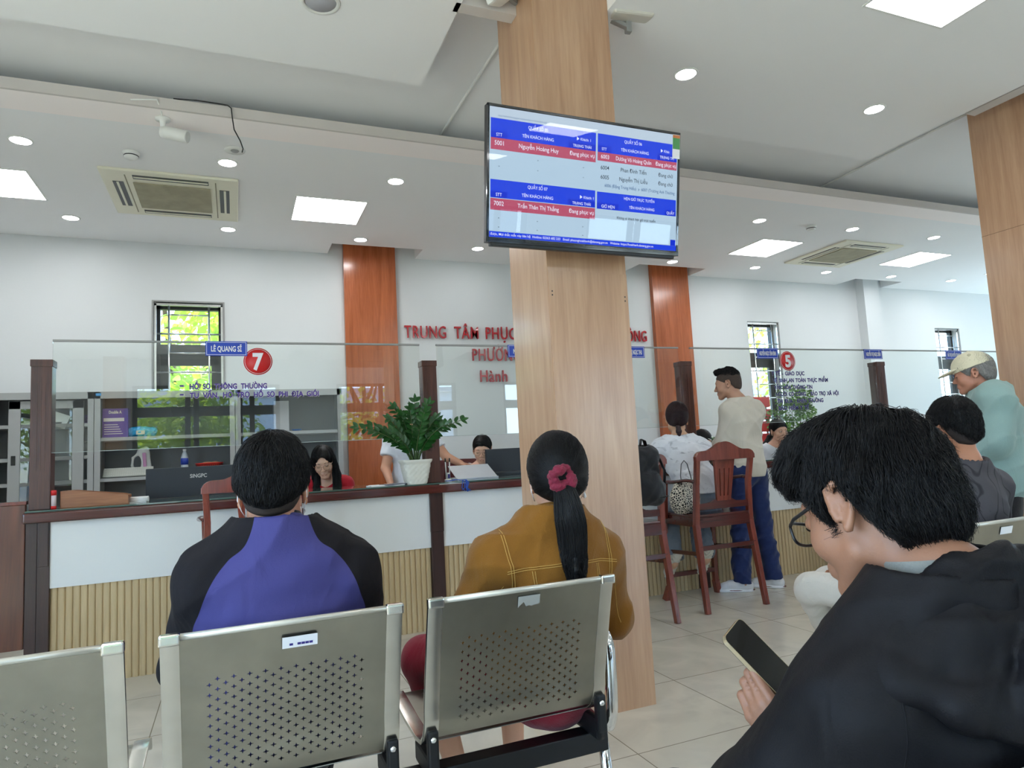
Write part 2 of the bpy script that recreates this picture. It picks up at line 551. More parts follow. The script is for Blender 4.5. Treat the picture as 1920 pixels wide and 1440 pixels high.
# windows: dark aluminium frames, sashes, panes and the steel bars in front
def window(n, a, b, z0, z1, zmid):
    root = tag(empty('window_%d' % n, ((a + b) / 2, YB, z0)), kind='structure')
    cx = (a + b) / 2
    def L(x): return x - cx
    def Zl(z): return z - z0
    f = MB()
    t = 0.045
    y0, y1 = 0.13, 0.19
    f.box(L(a), L(a) + t, y0, y1, 0, Zl(z1)).box(L(b) - t, L(b), y0, y1, 0, Zl(z1))
    f.box(L(a), L(b), y0, y1, Zl(z1) - t, Zl(z1)).box(L(a), L(b), y0, y1, 0, t)
    f.box(L(a), L(b), y0 - 0.004, y1, Zl(zmid) - 0.05, Zl(zmid) + 0.05)
    f.box(L(a) + t, L(a) + t + 0.07, y0 + .01, y1 - .01, 0, Zl(zmid)).box(L(b) - t - 0.07, L(b) - t, y0 + .01, y1 - .01, 0, Zl(zmid))
    f.box(L(a), L(b), y0 + .01, y1 - .01, Zl(zmid) - 0.16, Zl(zmid) - 0.05)
    f.build('window_frame', M['alu'], root)
    MB().box(L(a) + t, L(b) - t, 0.155, 0.161, Zl(zmid) + .05, Zl(z1) - t).build('upper_pane', M['winglass'], root)
    MB().box(L(a) + t + .07, L(b) - t - .07, 0.155, 0.161, t, Zl(zmid) - .16).build('lower_pane', M['winglass'], root)
    g = MB()
    for x in (L(a) + 0.012, L(b) - 0.012):
        g.box(x - .01, x + .01, 0.02, 0.04, 0.0, Zl(z1) - 0.01)
    w = b - a
    for x in (L(a) + w * 0.21, L(a) + w * 0.79):
        g.tube([(x, 0.03, 0), (x, 0.03, Zl(z1))], 0.009, n=8)
    g.box(L(a), L(b), 0.02, 0.04, Zl(z1) - 0.03, Zl(z1) - 0.005)
    k = 0
    z = z1 - 0.12
    while z > z0 + 0.05:
        if k % 2 == 0:
            g.tube([(L(a) + w * .21, 0.03, Zl(z)), (L(a) + w * .79, 0.03, Zl(z))], 0.008, n=8)
        else:
            g.tube([(L(a), 0.03, Zl(z)), (L(b), 0.03, Zl(z))], 0.009, n=8)
        z -= 0.19
        k += 1
    g.build('window_bars', M['barsteel'], root)
    return root
window(1, *wins[0], 2.36)
window(2, *wins[1], 2.33)
window(3, *wins[2], 2.30)
struct('trim_1', MB().box(-0.735, -0.72, YB - 0.012, YB + 0.05, 1.2, 2.825).box(-0.10, -0.085, YB - 0.012, YB + 0.05, 1.2, 2.825).box(-0.72, -0.10, YB - 0.012, YB + 0.05, 2.81, 2.825), M['grey'])

# ceiling: soffit over the counter with cut-outs at the wall pillars, raised trough, dropped bays
cuts = [(0.941, 1.90), (4.654, 5.67), (8.34, 9.30)]
mb = MB()
mb.box(XL, XR, 4.42, 6.88, ZC, ZC + 0.05)
xs = XL
for a, b in cuts:
    mb.box(xs, a, 6.88, YB, ZC, ZC + 0.05)
    mb.box(a - 0.02, a, 6.88, YB, ZC + 0.05, ZC + 0.35)
    mb.box(b, b + 0.02, 6.88, YB, ZC + 0.05, ZC + 0.35)
    mb.box(a, b, 6.86, 6.88, ZC + 0.05, ZC + 0.35)
    mb.box(a - .02, b + .02, 6.86, YB, ZC + 0.33, ZC + 0.36)
    xs = b
mb.box(xs, XR, 6.88, YB, ZC, ZC + 0.05)
struct('ceiling', mb, M['ceil'])
# lip of the soffit and a thicker band on its underside
struct('trim_2', MB().box(XL, XR, 4.40, 4.42, ZC - 0.012, ZC + 0.055), M['soffit'])
struct('trim_3', MB().box(XL, XR, 4.42, 4.66, ZC - 0.012, ZC), plain('trim_paint', srgb(252, 244, 241), 0.7, var=0.005))
struct('ceiling', MB().box(XL, XR, YF, 5.0, ZR, ZR + 0.05).box(XL, XR, 4.98, 5.0, ZC + .05, ZR), M['ceil'])
struct('ceiling', MB().box(XL, 1.055, YF, 3.715, ZC, ZC + 0.05).box(XL, 1.055, 3.70, 3.715, ZC + .05, ZR).box(1.04, 1.055, YF, 3.70, ZC + .05, ZR), M['ceil'])
struct('ceiling', MB().box(1.78, 4.80, YF, 3.74, ZC, ZC + 0.05).box(1.78, 1.80, YF, 3.74, ZC + .05, ZR).box(4.78, 4.80, YF, 3.74, ZC + .05, ZR).box(1.8, 4.78, 3.72, 3.74, ZC + .05, ZR), M['ceil'])
struct('ceiling', MB().box(5.45, XR, YF, 3.2, ZC, ZC + 0.05).box(5.45, 5.47, YF, 3.2, ZC + .05, ZR).box(5.45, XR, 3.18, 3.2, ZC + .05, ZR), M['ceil'])
struct('trim_4', MB().box(1.03, 1.35, 2.93, 3.0, ZC, ZC + 0.09), M['soffit'])
struct('trim_5', MB().box(4.84, 4.94, -1.0, 2.96, ZC + 0.01, ZC + 0.09), M['soffit'])

# wood-clad room pillars
def pillar(n, x0, x1, y0, y1, joints=()):
    mb = MB().box(x0, x1, y0, y1, 0, ZR, M['laminate'], bev=0.002)
    j = plain('laminate_joint', srgb(112, 82, 56), 0.6)
    for z in joints:
        mb.box(x0 - 0.0008, x1 + 0.0008, y0 - 0.0008, y1 + 0.0008, z, z + 0.003, j)
    o = mb.build('pillar_%d' % n); o['kind'] = 'structure'
    return o
pillar(1, 1.351, 1.779, 2.75, 3.19)
pillar(2, 5.20, 5.63, 2.72, 3.17, joints=(2.60,))
# a second sheet of laminate laid on the pillar's front, ending under the screen
struct('trim_6', MB().box(1.353, 1.777, 2.744, 2.75, 0.0, 2.02), M['laminate'])
# small screw holes in the front sheet
struct('trim_7', MB().box(1.365, 1.371, 2.7425, 2.7445, 1.918, 1.924).box(1.365, 1.371, 2.7425, 2.7445, 1.90, 1.906).box(1.757, 1.763, 2.7425, 2.7445, 1.905, 1.911).box(1.757, 1.763, 2.7425, 2.7445, 1.885, 1.891), M['black'])

# orange wood panels on the wall pillars
def wall_panel(n, x0, x1):
    o = MB().box(x0, x1, 7.17, YB, 0, 3.7, M['orange'], bev=0.002).build('trim_%d' % n); o['kind'] = 'structure'
wall_panel(8, 1.095, 1.66)
wall_panel(9, 5.03, 5.60)
struct('trim_10', MB().box(8.75, 9.06, 7.10, YB, 0, 3.7), M['wall'])

# glazed wall behind the viewer: dark frames, doors and transoms, pillars between
mb = MB()
bays = [(-1.9, 0.9), (2.1, 4.9), (6.1, 8.9)]
xs = XL
for a, b in bays:
    mb.box(xs, a, YF - 0.2, YF, 0, 3.8)
    mb.box(a, b, YF - 0.2, YF, 2.86, 3.8)
    xs = b
mb.box(xs, XR, YF - 0.2, YF, 0, 3.8)
struct('wall_rear', mb, M['wall'])
for i, (a, b) in enumerate(bays):
    root = tag(empty('door_%d' % (i + 1), ((a + b) / 2, YF, 0)), kind='structure')
    h = (b - a) / 2
    f = MB()
    f.box(-h, h, -0.14, -0.06, 2.22, 2.42).box(-h, h, -0.14, -0.06, 2.80, 2.86).box(-h, h, -0.14, -0.06, 0, 0.12)
    for x in (-h + .03, -h + 1.0, -h + 1.16, -h + 2.0, h - .56, h - .03):
        f.box(x - 0.05, x + 0.05, -0.14, -0.06, 0, 2.84)
    f.build('door_frame', M['alu'], root)
    MB().box(-h, h, -0.102, -0.098, 0.12, 2.80).build('door_glass', M['winglass'], root)
struct('trim_11', MB().box(-2.35, -2.0, YF, YF + 0.35, 0, ZC), M['laminate'])

# low wooden gate at the counter's left end
g = empty('wooden_gate', (-1.50, 4.60, 0), label='reddish burl wood swing gate at the left end of the counter', cat='gate')
MB().box(-0.40, 0.40, 0, 0.035, 0.235, 1.03, bev=0.004).build('gate_panel', M['burl'], g)
MB().box(-0.43, 0.405, -0.005, 0.04, 1.03, 1.05, bev=0.003).build('gate_cap', M['mahoZ'], g)
MB().box(-0.47, -0.41, -0.01, 0.05, 0.0, 1.05, bev=0.003).build('gate_post', M['darkwood'], g)

# ceiling fittings ------------------------------------------------
def light_panel(x, y, z, lab, sx=0.29, sy=0.29):
    r = empty('ceiling_light_panel', (x, y, z), label=lab, cat='ceiling light', group='square ceiling light panels')
    MB().box(-sx, sx, -sy, sy, -0.004, 0.0).build('diffuser', M['panel'], r)
    f = MB()
    t = 0.012
    f.box(-sx - t, sx + t, -sy - t, -sy, -0.006, 0).box(-sx - t, sx + t, sy, sy + t, -0.006, 0)
    f.box(-sx - t, -sx, -sy, sy, -0.006, 0).box(sx, sx + t, -sy, sy, -0.006, 0)
    f.build('frame', M['white'], r)
    return r
for x, y, z, lab in ((0.79, 5.95, ZC, 'square light panel between the cream air conditioner and the left orange wood column'),
                     (-1.68, 5.95, ZC, 'square light panel cut off by the left photo edge'),
                     (5.79, 5.95, ZC, 'square light panel left of the far right air conditioner'),
                     (8.26, 5.90, ZC, 'square light panel right of the far right air conditioner'),
                     (3.34, 2.0, ZC, 'large near light panel at the top right of the photo')):
    light_panel(x, y, z, lab)
for x, y, z in ((-0.9, 1.0, ZC), (-0.9, -2.6, ZC), (3.34, -1.6, ZC), (6.8, -1.6, ZC), (6.9, 1.8, ZC), (10.5, 1.8, ZC), (10.5, 5.95, ZC), (3.34, -4.2, ZC)):
    light_panel(x, y, z, 'square light panel in the ceiling outside the photo', )

def downlight(x, y, z, lab, grp='round downlights in the ceiling', r=0.06):
    o = empty('ceiling_downlight', (x, y, z), label=lab, cat='downlight', group=grp)
    MB().lathe([(r, 0.0), (r, -0.004), (0.001, -0.005)], n=24).build('lens', M['spot'], o)
    MB().lathe([(r, 0.0), (r + 0.001, -0.006), (r + 0.012, -0.004), (r + 0.014, 0.0)], n=24).build('rim', M['white'], o)
for x, y, lab in ((-1.29, 5.13, 'bright downlight near the left photo edge, above the far left light panel'),
                  (-1.30, 6.65, 'downlight at lower left between the air conditioner and the left light panel'),
                  (-0.03, 5.14, 'downlight just right of the empty ceiling rosette'),
                  (-0.04, 6.66, 'downlight just below the cream air conditioner'),
                  (1.22, 5.15, 'downlight between the left light panel and the hanging screen'),
                  (1.20, 6.69, 'downlight in front of the left orange wood column'),
                  (2.47, 6.71, 'downlight just left of the oak pillar under the screen'),
                  (2.54, 3.12, 'large near downlight right of the oak pillar, left of the pair'),
                  (4.09, 3.09, 'large near downlight left of the right oak pillar'),
                  (4.99, 5.17, 'downlight left of the small smoke detector over the right counters'),
                  (6.26, 5.14, 'downlight right of the small smoke detector, above the far air conditioner'),
                  (7.55, 5.13, 'downlight beside the right oak pillar above the far light panel'),
                  (5.01, 6.69, 'downlight in front of the right orange wood column'),
                  (6.31, 6.69, 'downlight below the light panel left of the far air conditioner'),
                  (7.54, 6.67, 'downlight below the far right air conditioner'),
                  (8.79, 6.66, 'downlight at the white wall column at far right'),
                  (10.06, 6.65, 'farthest downlight, nearest to the right oak pillar')):
    downlight(x, y, ZC - (0.0), lab)
def round_speaker(x, y, lab):
    o = empty('ceiling_speaker', (x, y, ZC), label=lab, cat='ceiling speaker')
    MB().lathe([(0.075, 0.0), (0.07, -0.006), (0.001, -0.008)], n=32).build('grille', plain('speaker_grille_grey', srgb(176, 176, 182), 0.6), o)
    MB().lathe([(0.075, 0.0), (0.077, -0.010), (0.092, -0.006), (0.096, 0.0)], n=32).build('rim', M['white'], o)
round_speaker(0.404, 3.13, 'round white ceiling fitting with grey centre at the top edge, not lit')

def air_con(x, y, lab, rz=0):
    r = empty('ceiling_air_conditioner', (x, y, ZC), rz, label=lab, cat='air conditioner', group='cassette air conditioners')
    s = 0.475
    MB().box(-s, s, -s, s, -0.022, 0.0, bev=0.008).build('panel', M['offwhite'], r)
    MB().box(-0.27, 0.27, -0.27, 0.27, -0.032, -0.022, bev=0.003).build('grille', M['filter'], r)
    f = MB()
    for q in range(4):
        Mx = Matrix.Rotation(q * PI / 2, 4, 'Z')
        f.box(-0.26, 0.26, 0.335, 0.408, -0.0245, -0.0215, M=Mx)
    f.build('slot', M['black'], r)
    for q in range(4):
        Mx = Matrix.Rotation(q * PI / 2, 4, 'Z')
        MB().box(-0.255, 0.255, 0.366, 0.383, -0.030, -0.024, M=Mx @ Matrix.Rotation(0.0, 4, 'X'), bev=0.002).build('louvre', M['offwhite'], r)
    t = MB()
    for a in (-0.31, 0.31):
        t.box(a - 0.004, a + 0.004, -0.40, 0.40, -0.0245, -0.0215)
    t.build('seam', plain('aircon_seam', srgb(150, 144, 120), 0.7), r)
air_con(-0.43, 5.90, 'cream cassette air conditioner above the name plate counter at left')
air_con(6.99, 5.92, 'cream cassette air conditioner between two light panels at far right')

def smoke(x, y, lab):
    o = empty('smoke_detector', (x, y, ZC), label=lab, cat='smoke detector', group='smoke detectors')
    MB().lathe([(0.055, 0.0), (0.055, -0.012), (0.046, -0.02), (0.046, -0.034), (0.034, -0.046), (0.001, -0.048)], n=24).build('housing', M['white'], o)
    MB().lathe([(0.0475, -0.024), (0.0475, -0.031)], n=24).build('sensor_gap', M['black'], o)
smoke(-0.65, 5.14, 'round white smoke detector above the left air conditioner')
smoke(5.70, 5.18, 'small round smoke detector above the far right air conditioner')
o = empty('ceiling_rosette', (0.02, 4.91, ZC), label='empty round cover plate on the ceiling beside a dangling black wire', cat='cover plate')
MB().lathe([(0.07, 0), (0.068, -0.005), (0.03, -0.006), (0.001, -0.006)], n=24).build('plate', M['white'], o)
MB().lathe([(0.028, -0.006), (0.022, -0.012), (0.001, -0.012)], n=16).build('socket', M['grey'], o)

cc = empty('security_camera', (-0.40, 4.54, ZC - 0.012), label='small white bullet security camera hanging from the soffit edge', cat='camera')
MB().lathe([(0.045, 0), (0.045, -0.01), (0.02, -0.014), (0.015, -0.05), (0.02, -0.075)], n=20).build('bracket', M['white'], cc)
b = MB().lathe([(0.001, -0.09), (0.036, -0.088), (0.040, -0.06), (0.040, 0.07), (0.034, 0.075), (0.030, 0.05), (0.001, 0.05)], n=24,
               M=Matrix.Translation((0.075, -0.01, -0.10)) @ Euler((0.0, math.radians(104), math.radians(-18))).to_matrix().to_4x4())
b.build('camera_body', M['white'], cc)
def cable(name, pts, r, mat, lab, cat='cable', group=None):
    o = MB().tube(pts, r, n=6).build(name, mat)
    return tag(o, lab, cat, group)
cable('white_cable', [(-0.40, 4.53, ZC - .013), (-0.40, 4.47, ZC - .018), (-0.405, 4.41, ZC + 0.0), (-0.42, 4.385, ZC + 0.03), (-0.5, 4.39, ZC + 0.02), (-0.56, 4.39, ZC + 0.01)], 0.005, M['white'],
      'short white cable from the security camera over the soffit lip')
cable('black_cable', [(-0.33, 4.405, ZC + 0.06), (-0.2, 4.39, ZC + 0.062), (-0.08, 4.39, ZC + 0.060), (-0.02, 4.392, ZC + .058), (0.0, 4.388, ZC + .04), (0.005, 4.385, ZC - 0.02), (0.015, 4.385, ZC - 0.10), (0.050, 4.385, ZC - 0.17), (0.066, 4.385, ZC - 0.22), (0.060, 4.385, ZC - 0.245)], 0.004, M['black'],
      'thin black wire dangling from the soffit lip beside the rosette')
cable('ceiling_conduit', [(1.47, 3.2, ZR - 0.012), (1.46, 4.5, ZR - 0.012), (1.46, 4.75, ZR - 0.012)], 0.01, M['white'], 'white conduit on the raised ceiling left of the oak pillar', 'conduit', None)
cable('ceiling_conduit', [(5.24, 3.2, ZR - 0.012), (5.31, 4.5, ZR - 0.012), (5.31, 4.75, ZR - 0.012)], 0.01, M['white'], 'thin conduit on the raised ceiling running to the right oak pillar', 'conduit', None)
# ================================================================ the long service counter
ct = empty('service_counter', (0, 4.6, 0), label='long white service counter with dark wood edge and pale slatted base', cat='counter')
CX0, CX1 = -1.09, 11.5
divs = [1.285, 3.51, 5.80, 8.05, 10.3]
MB().box(CX0, CX1, -0.055, 0.42, 0.985, 0.995, bev=0.002).build('glass_top', M['cglass'], ct)
MB().box(CX0 - 0.01, CX1, -0.07, -0.03, 0.925, 0.984, bev=0.012, seg=3).build('edge_moulding', M['maho'], ct)
MB().box(CX0, CX1, -0.03, 0.42, 0.945, 0.985).build('worktop', M['maho'], ct)
MB().box(CX0, CX1, 0.42, 0.69, 0.72, 0.75).build('desk_shelf', M['maho'], ct)
xs = -0.975
for k, d in enumerate(divs):
    a, b = xs, d - 0.045
    MB().box(a, b, -0.02, 0.0, 0.555, 0.945).build('front_panel', M['cpanel'], ct)
    # fluted strip: one profile of ribs
    bm = MB()
    pitch = 0.0365
    n = int((b - a) / pitch)
    pitch = (b - a) / n
    poly = []
    for i in range(n):
        x = a + i * pitch
        poly += [(x, 0.001), (x + 0.0022, 0.001), (x + 0.0035, -0.006), (x + 0.009, -0.0085), (x + pitch - 0.009, -0.0085), (x + pitch - 0.0035, -0.006), (x + pitch - 0.0022, 0.001)]
    vs0 = [bm.bm.verts.new((x, y, 0.0)) for x, y in poly]
    vs1 = [bm.bm.verts.new((x, y, 0.555)) for x, y in poly]
    for i in range(len(poly) - 1):
        bm.bm.faces.new((vs0[i], vs0[i + 1], vs1[i + 1], vs1[i]))
    bm.box(a, b, 0.006, 0.03, 0.0, 0.555)
    bm.build('slat_panel', M['slat'], ct)
    dv = MB().box(d - 0.045, d + 0.045, -0.035, 0.30, 0.0, 0.93, bev=0.004)
    dv.box(d - 0.047, d + 0.047, -0.040, 0.02, 0.66, 0.93, bev=0.004)
    dv.build('divider', M['darkwood'], ct)
    xs = d + 0.045
MB().box(-1.09, -1.035, -0.03, 0.42, 0.0, 0.95, bev=0.003).box(-1.035, -0.975, -0.03, 0.42, 0, 0.95, bev=0.003).box(-1.03, -0.98, -0.036, 0.0, 0.68, 0.93, bev=0.003).build('end_panel', M['darkwood'], ct)

def post(x, y=4.655):
    mb = MB().box(-0.052, 0.052, -0.05, 0.05, 0, 0.865, bev=0.004)
    mb.box(-0.056, 0.056, -0.054, 0.054, 0.825, 0.866, bev=0.004)
    for gx in (-0.02, 0.0, 0.02):
        mb.box(gx - 0.003, gx + 0.003, -0.0515, -0.0495, 0.22, 0.72 if gx else 0.76, M['black'] if False else None)
    o = mb.build('counter_post', M['walnut'], ct, loc=(x, y - 4.6, 0.995))
    return o
for x in [-1.035] + divs:
    post(x)

# glass screens between the posts, each with its lettering
GY = 4.625
def screen(x0, x1, lab):
    r = empty('glass_screen', ((x0 + x1) / 2, GY, 1.318), label=lab, cat='glass screen', group='glass screens over the counter')
    h = (x1 - x0) / 2
    MB().box(-h, h, -0.004, 0.004, 0, 0.655).build('glass_sheet', M['glass'], r)
    MB().box(-h, h, -0.0045, 0.0045, 0.655, 0.6585).box(-h, h, -0.0045, 0.0045, -0.003, 0.0).build('glass_edge', M['gedge'], r)
    MB().box(-h, h, -0.009, 0.009, 0.652, 0.664).build('edge_cap', M['grey'], r)
    return r
sA = screen(-0.985, 1.222, 'glass counter screen carrying the red 7, leftmost')
sB = screen(1.345, 3.45, 'glass counter screen crossed by the oak pillar, with no red number in view')
sC = screen(3.57, 5.745, 'glass counter screen carrying the red 5')
sD = screen(5.86, 8.0, 'glass counter screen behind the old man in the cap')
sE = screen(8.11, 10.25, 'glass counter screen farthest to the right, behind the right oak pillar')
def letter(scr, x, z, txt, h, fit, mat, bold=0.0015, wsp=1.0, ws=1.0, name='lettering', halo=True):
    ox = scr.location.x
    s = h / 0.729
    if halo:
        text_mesh(name + '_outline', txt, s, M['vinylgrey'], scr, (x - ox - 0.001, -0.0052, z - scr.location.z - 0.001), ext=0.0003, fit=fit + 0.004, bold=bold + 0.0013, wspace=wsp, space=ws)
    return text_mesh(name, txt, s, mat, scr, (x - ox, -0.0066, z - scr.location.z), ext=0.0004, fit=fit, bold=bold, wspace=wsp, space=ws)
letter(sA, -0.315, 1.684, '-', 0.05, 0.022, M['purpletext'])
letter(sA, -0.26, 1.678, 'HỒ SƠ THÔNG THƯỜNG', 0.034, 0.455, M['purpletext'], wsp=2.2)
letter(sA, -0.315, 1.628, '-', 0.05, 0.022, M['purpletext'])
letter(sA, -0.26, 1.622, 'TƯ VẤN, HỖ TRỢ HỒ SƠ PHI ĐỊA GIỚI', 0.034, 0.78, M['purpletext'], wsp=2.0)
for i, (t, x, w) in enumerate([('Y TẾ - GIÁO DỤC', 4.435, 0.39), ('VỆ SINH AN TOÀN THỰC PHẨM', 4.445, 0.66), ('VĂN HÓA THÔNG TIN', 4.455, 0.45),
                               ('NGƯỜI CÓ CÔNG   BẢO TRỢ XÃ HỘI', 4.465, 0.76), ('THI ĐUA - KHEN THƯỞNG', 4.475, 0.55), ('BẢO HIỂM Y TẾ', 4.485, 0.36)]):
    letter(sC, x, 1.736 - i * 0.0625, t, 0.036, w, M['navy'], wsp=1.6)
for i, (t, x, w) in enumerate([('CHUYỂN QUYỀN', 6.84, 0.36), ('ĐĂNG KÝ GIAO DỊCH', 6.85, 0.46)]):
    letter(sD, x, 1.70 - i * 0.0625, t, 0.036, w, M['navy'], wsp=1.6)

def name_plate(x0, x1, txt, lab, z0=1.888, z1=1.982, fs=0.036):
    r = empty('name_plate', ((x0 + x1) / 2, GY - 0.014, z0), label=lab, cat='name plate', group='blue name plates on the glass screens')
    h = (x1 - x0) / 2
    H = z1 - z0
    MB().box(-h, h, -0.002, 0.003, 0, H).build('plate', M['signblue'], r)
    t = 0.0025
    f = MB()
    f.box(-h + .006, h - .006, -0.0026, -0.002, .006, .006 + t).box(-h + .006, h - .006, -0.0026, -0.002, H - .006 - t, H - .006)
    f.box(-h + .006, -h + .006 + t, -0.0026, -0.002, .006, H - .006).box(h - .006 - t, h - .006, -0.0026, -0.002, .006, H - .006)
    f.build('border', M['vinylwhite'], r)
    text_mesh('lettering', txt, fs / 0.729, M['vinylwhite'], r, (0, -0.0034, H * 0.30), ext=0.0005, fit=min(2 * h - 0.05, 0.0155 * len(txt) + 0.01), bold=0.0012, align='CENTER')
name_plate(-0.168, 0.078, 'LÊ QUANG SĨ', 'blue name plate left of the red 7')
name_plate(1.900, 2.15, 'NGUYỄN THỊ', 'blue name plate mostly hidden behind the left edge of the oak pillar')
name_plate(2.86, 3.107, 'NGUYỄN THỊ NGỌC THU', 'blue name plate just right of the oak pillar')
name_plate(4.285, 4.525, 'NGUYỄN NGỌC VĨNH BÌNH', 'blue name plate left of the red 5')
name_plate(5.60, 5.86 - 0.02, 'NGUYỄN THỊ NGỌC DIỄM', 'blue name plate by the dark post at the right end of the red 5 screen')
name_plate(6.76, 7.0, 'HÀ THỊ HUYỀN TRANG', 'blue name plate farthest right, left of the old man in the cap')

def number_sign(x, z, r0, ch, lab):
    r = empty('number_sign', (x, GY - 0.012, z), label=lab, cat='number sign', group='round red counter numbers')
    RX = Matrix.Rotation(PI / 2, 4, 'X')
    MB().lathe([(r0, -0.001), (r0, 0.001), (0.0001, 0.001)], n=48, M=RX).build('disc', M['signred'], r)
    ring = MB().tube([((r0 - 0.008) * math.cos(2 * PI * k / 48), -0.0012, (r0 - 0.008) * math.sin(2 * PI * k / 48)) for k in range(48)], 0.0012, n=6, closed=True)
    ring.build('ring', M['vinylwhite'], r)
    text_mesh('numeral', ch, 0.108 / 0.729, M['vinylwhite'], r, (0, -0.0024, -0.052), ext=0.0006, fit=0.066, bold=0.006, align='CENTER')
number_sign(0.143, 1.853, 0.088, '7', 'round red counter sign with a white 7')
number_sign(4.635, 1.866, 0.088, '5', 'round red counter sign with a white 5')
number_sign(7.13, 1.86, 0.088, '4', "round red counter sign half hidden by the old man's cap")

# raised red letters on the wall
wl = empty('wall_lettering', (3.34, YB, 2.49), label='raised red letters on the white wall between the orange wood columns', cat='wall lettering')
def wtext(txt, xl, z, h, fit, wsp=1.7):
    words = txt.split(' ')
    adv = [len(w) * 1.0 for w in words]
    gap = 0.85
    tot = sum(adv) + gap * (len(words) - 1)
    x = xl
    for w, a in zip(words, adv):
        text_mesh('letters', w, h / 0.729, M['red'], wl, (x - 3.34, -0.022, z - 2.49), ext=0.011, fit=fit * a / tot * 0.97, bold=0.0012, space=1.1)
        x += fit * (a + gap) / tot
wtext('TRUNG TÂM PHỤC VỤ HÀNH CHÍNH CÔNG', 1.745, 2.49, 0.145, 3.18)
wtext('PHƯỜNG HÒA KHÁNH', 2.53, 2.235, 0.145, 1.62)
wtext('Hành', 2.613, 1.99, 0.14, 0.345)

# ================================================================ the hanging screen
tv = empty('wall_screen', (1.50, 2.62, 2.09), label='wide flat screen with the blue and red queue list on the oak pillar', cat='screen')
# local frame: x to the right, y away from viewer, z up, leaning forward
TW, TH = 0.99, 0.588
Tm = Matrix.Translation((0, 0, 0)) @ Matrix.Rotation(math.radians(9.0), 4, 'X')
piv = empty('tv_pivot')
bpy.data.objects.remove(piv)
def tvb(mb, name, mat):
    bmesh.ops.transform(mb.bm, matrix=Tm, verts=mb.bm.verts)
    return mb.build(name, mat, tv)
w2 = TW / 2
tvb(MB().box(-w2, w2, 0.0, 0.035, 0, TH, bev=0.004).box(-w2 + .12, w2 - .12, 0.03, 0.075, 0.03, TH - 0.16, bev=0.01), 'casing', M['black'])
fr = MB()
fr.box(-w2, w2, -0.004, 0.002, TH - 0.010, TH).box(-w2, -w2 + 0.010, -0.004, 0.002, 0, TH).box(w2 - 0.010, w2, -0.004, 0.002, 0, TH).box(-w2, w2, -0.006, 0.002, 0, 0.022, bev=0.002)
tvb(fr, 'bezel', plain('glossy_bezel', srgb(18, 18, 22), 0.12, coat=0.6))
tvb(MB().box(-w2 + .02, w2 - .02, 0.0, 0.03, -0.014, 0.004, bev=0.004), 'lower_trim', M['black'])
# the picture on the screen: flat coloured fields and words that glow
SX0, SX1, SZ0, SZ1 = -w2 + 0.012, w2 - 0.012, 0.024, TH - 0.012
SWd, SHt = SX1 - SX0, SZ1 - SZ0
def semit(n, c, s=1.0): return emitter('screen_' + n, c, s * 0.31)
s_bg = semit('pale_blue', srgb(176, 202, 222), 0.85)
s_blue = semit('blue', srgb(38, 70, 224), 0.85)
s_blue2 = semit('deep_blue', srgb(28, 54, 206), 0.85)
s_red = semit('red', srgb(180, 84, 110), 0.85)
s_white = semit('white', srgb(225, 232, 250), 0.9)
s_dark = semit('dark_text', srgb(22, 30, 46), 0.8)
s_bar = semit('toolbar', srgb(186, 204, 220), 0.85)
s_grey = semit('grey_blue_text', srgb(74, 106, 150), 0.85)
def cov(name, mat, rough=0.12):
    return mat
def U(u): return SX0 + u * SWd
def V(v): return SZ1 - v * SHt
def fields(name, mat, rects, dy):
    mb = MB()
    for (u0, u1, v0, v1) in rects:
        mb.box(U(u0), U(u1), -dy, -dy + 0.0004, V(v1), V(v0))
    return tvb(mb, name, mat)
disp = tvb(MB().box(SX0, SX1, -0.0012, 0.001, SZ0, SZ1), 'display', s_bg)
fields('toolbar', s_bar, [(0, 1, 0, 0.085)], 0.0016)
fields('blue_bars', s_blue, [(0.005, 0.535, 0.085, 0.235), (0.545, 0.995, 0.085, 0.235), (0.005, 0.535, 0.555, 0.695), (0.545, 0.995, 0.56, 0.70), (0, 1, 0.955, 1.0)], 0.0016)
fields('dark_blue_cells', s_blue2, [(0.005, 0.085, 0.185, 0.235), (0.39, 0.535, 0.185, 0.235), (0.545, 0.62, 0.18, 0.235), (0.88, 0.995, 0.18, 0.235),
                                    (0.005, 0.085, 0.645, 0.695), (0.39, 0.535, 0.645, 0.695), (0.545, 0.665, 0.65, 0.70), (0.93, 0.995, 0.65, 0.70)], 0.0019)
fields('red_rows', s_red, [(0.005, 0.535, 0.235, 0.325), (0.545, 0.995, 0.235, 0.305), (0.005, 0.535, 0.70, 0.79)], 0.0016)
def tt(txt, u, v, h, mat, al='CENTER', name='screen_text', wd=None, bold=0.0001):
    o = text_mesh(name, txt, h * SHt / 0.729, mat, tv, (0, 0, 0), rot=(0, 0, 0), ext=0.0, align=al, bold=bold, xs=0.88, fit=None if wd is None else wd * SWd)
    me = o.data
    n = len(me.vertices); co = np.zeros(n * 3); me.vertices.foreach_get('co', co); co = co.reshape(-1, 3)
    out = np.stack([co[:, 0] + U(u), np.full(n, -0.0026), co[:, 1] + V(v)], 1)
    R3 = np.array(Tm.to_3x3()); out = out @ R3.T
    me.vertices.foreach_set('co', out.ravel()); me.update()
    return o
_wt = []
def W(txt, u, v, h, al='CENTER', **k): _wt.append(tt(txt, u, v, h, s_white, al, **k))
W('QUẦY SỐ 05', 0.235, 0.135, 0.026); W('QUẦY SỐ 06', 0.74, 0.135, 0.026)
W('TÊN KHÁCH HÀNG', 0.235, 0.205, 0.026); W('TRẠNG THÁI', 0.462, 0.222, 0.024); W('STT', 0.045, 0.222, 0.026)
W('► Khách: 1', 0.47, 0.165, 0.024); W('► Khác', 0.925, 0.165, 0.024)
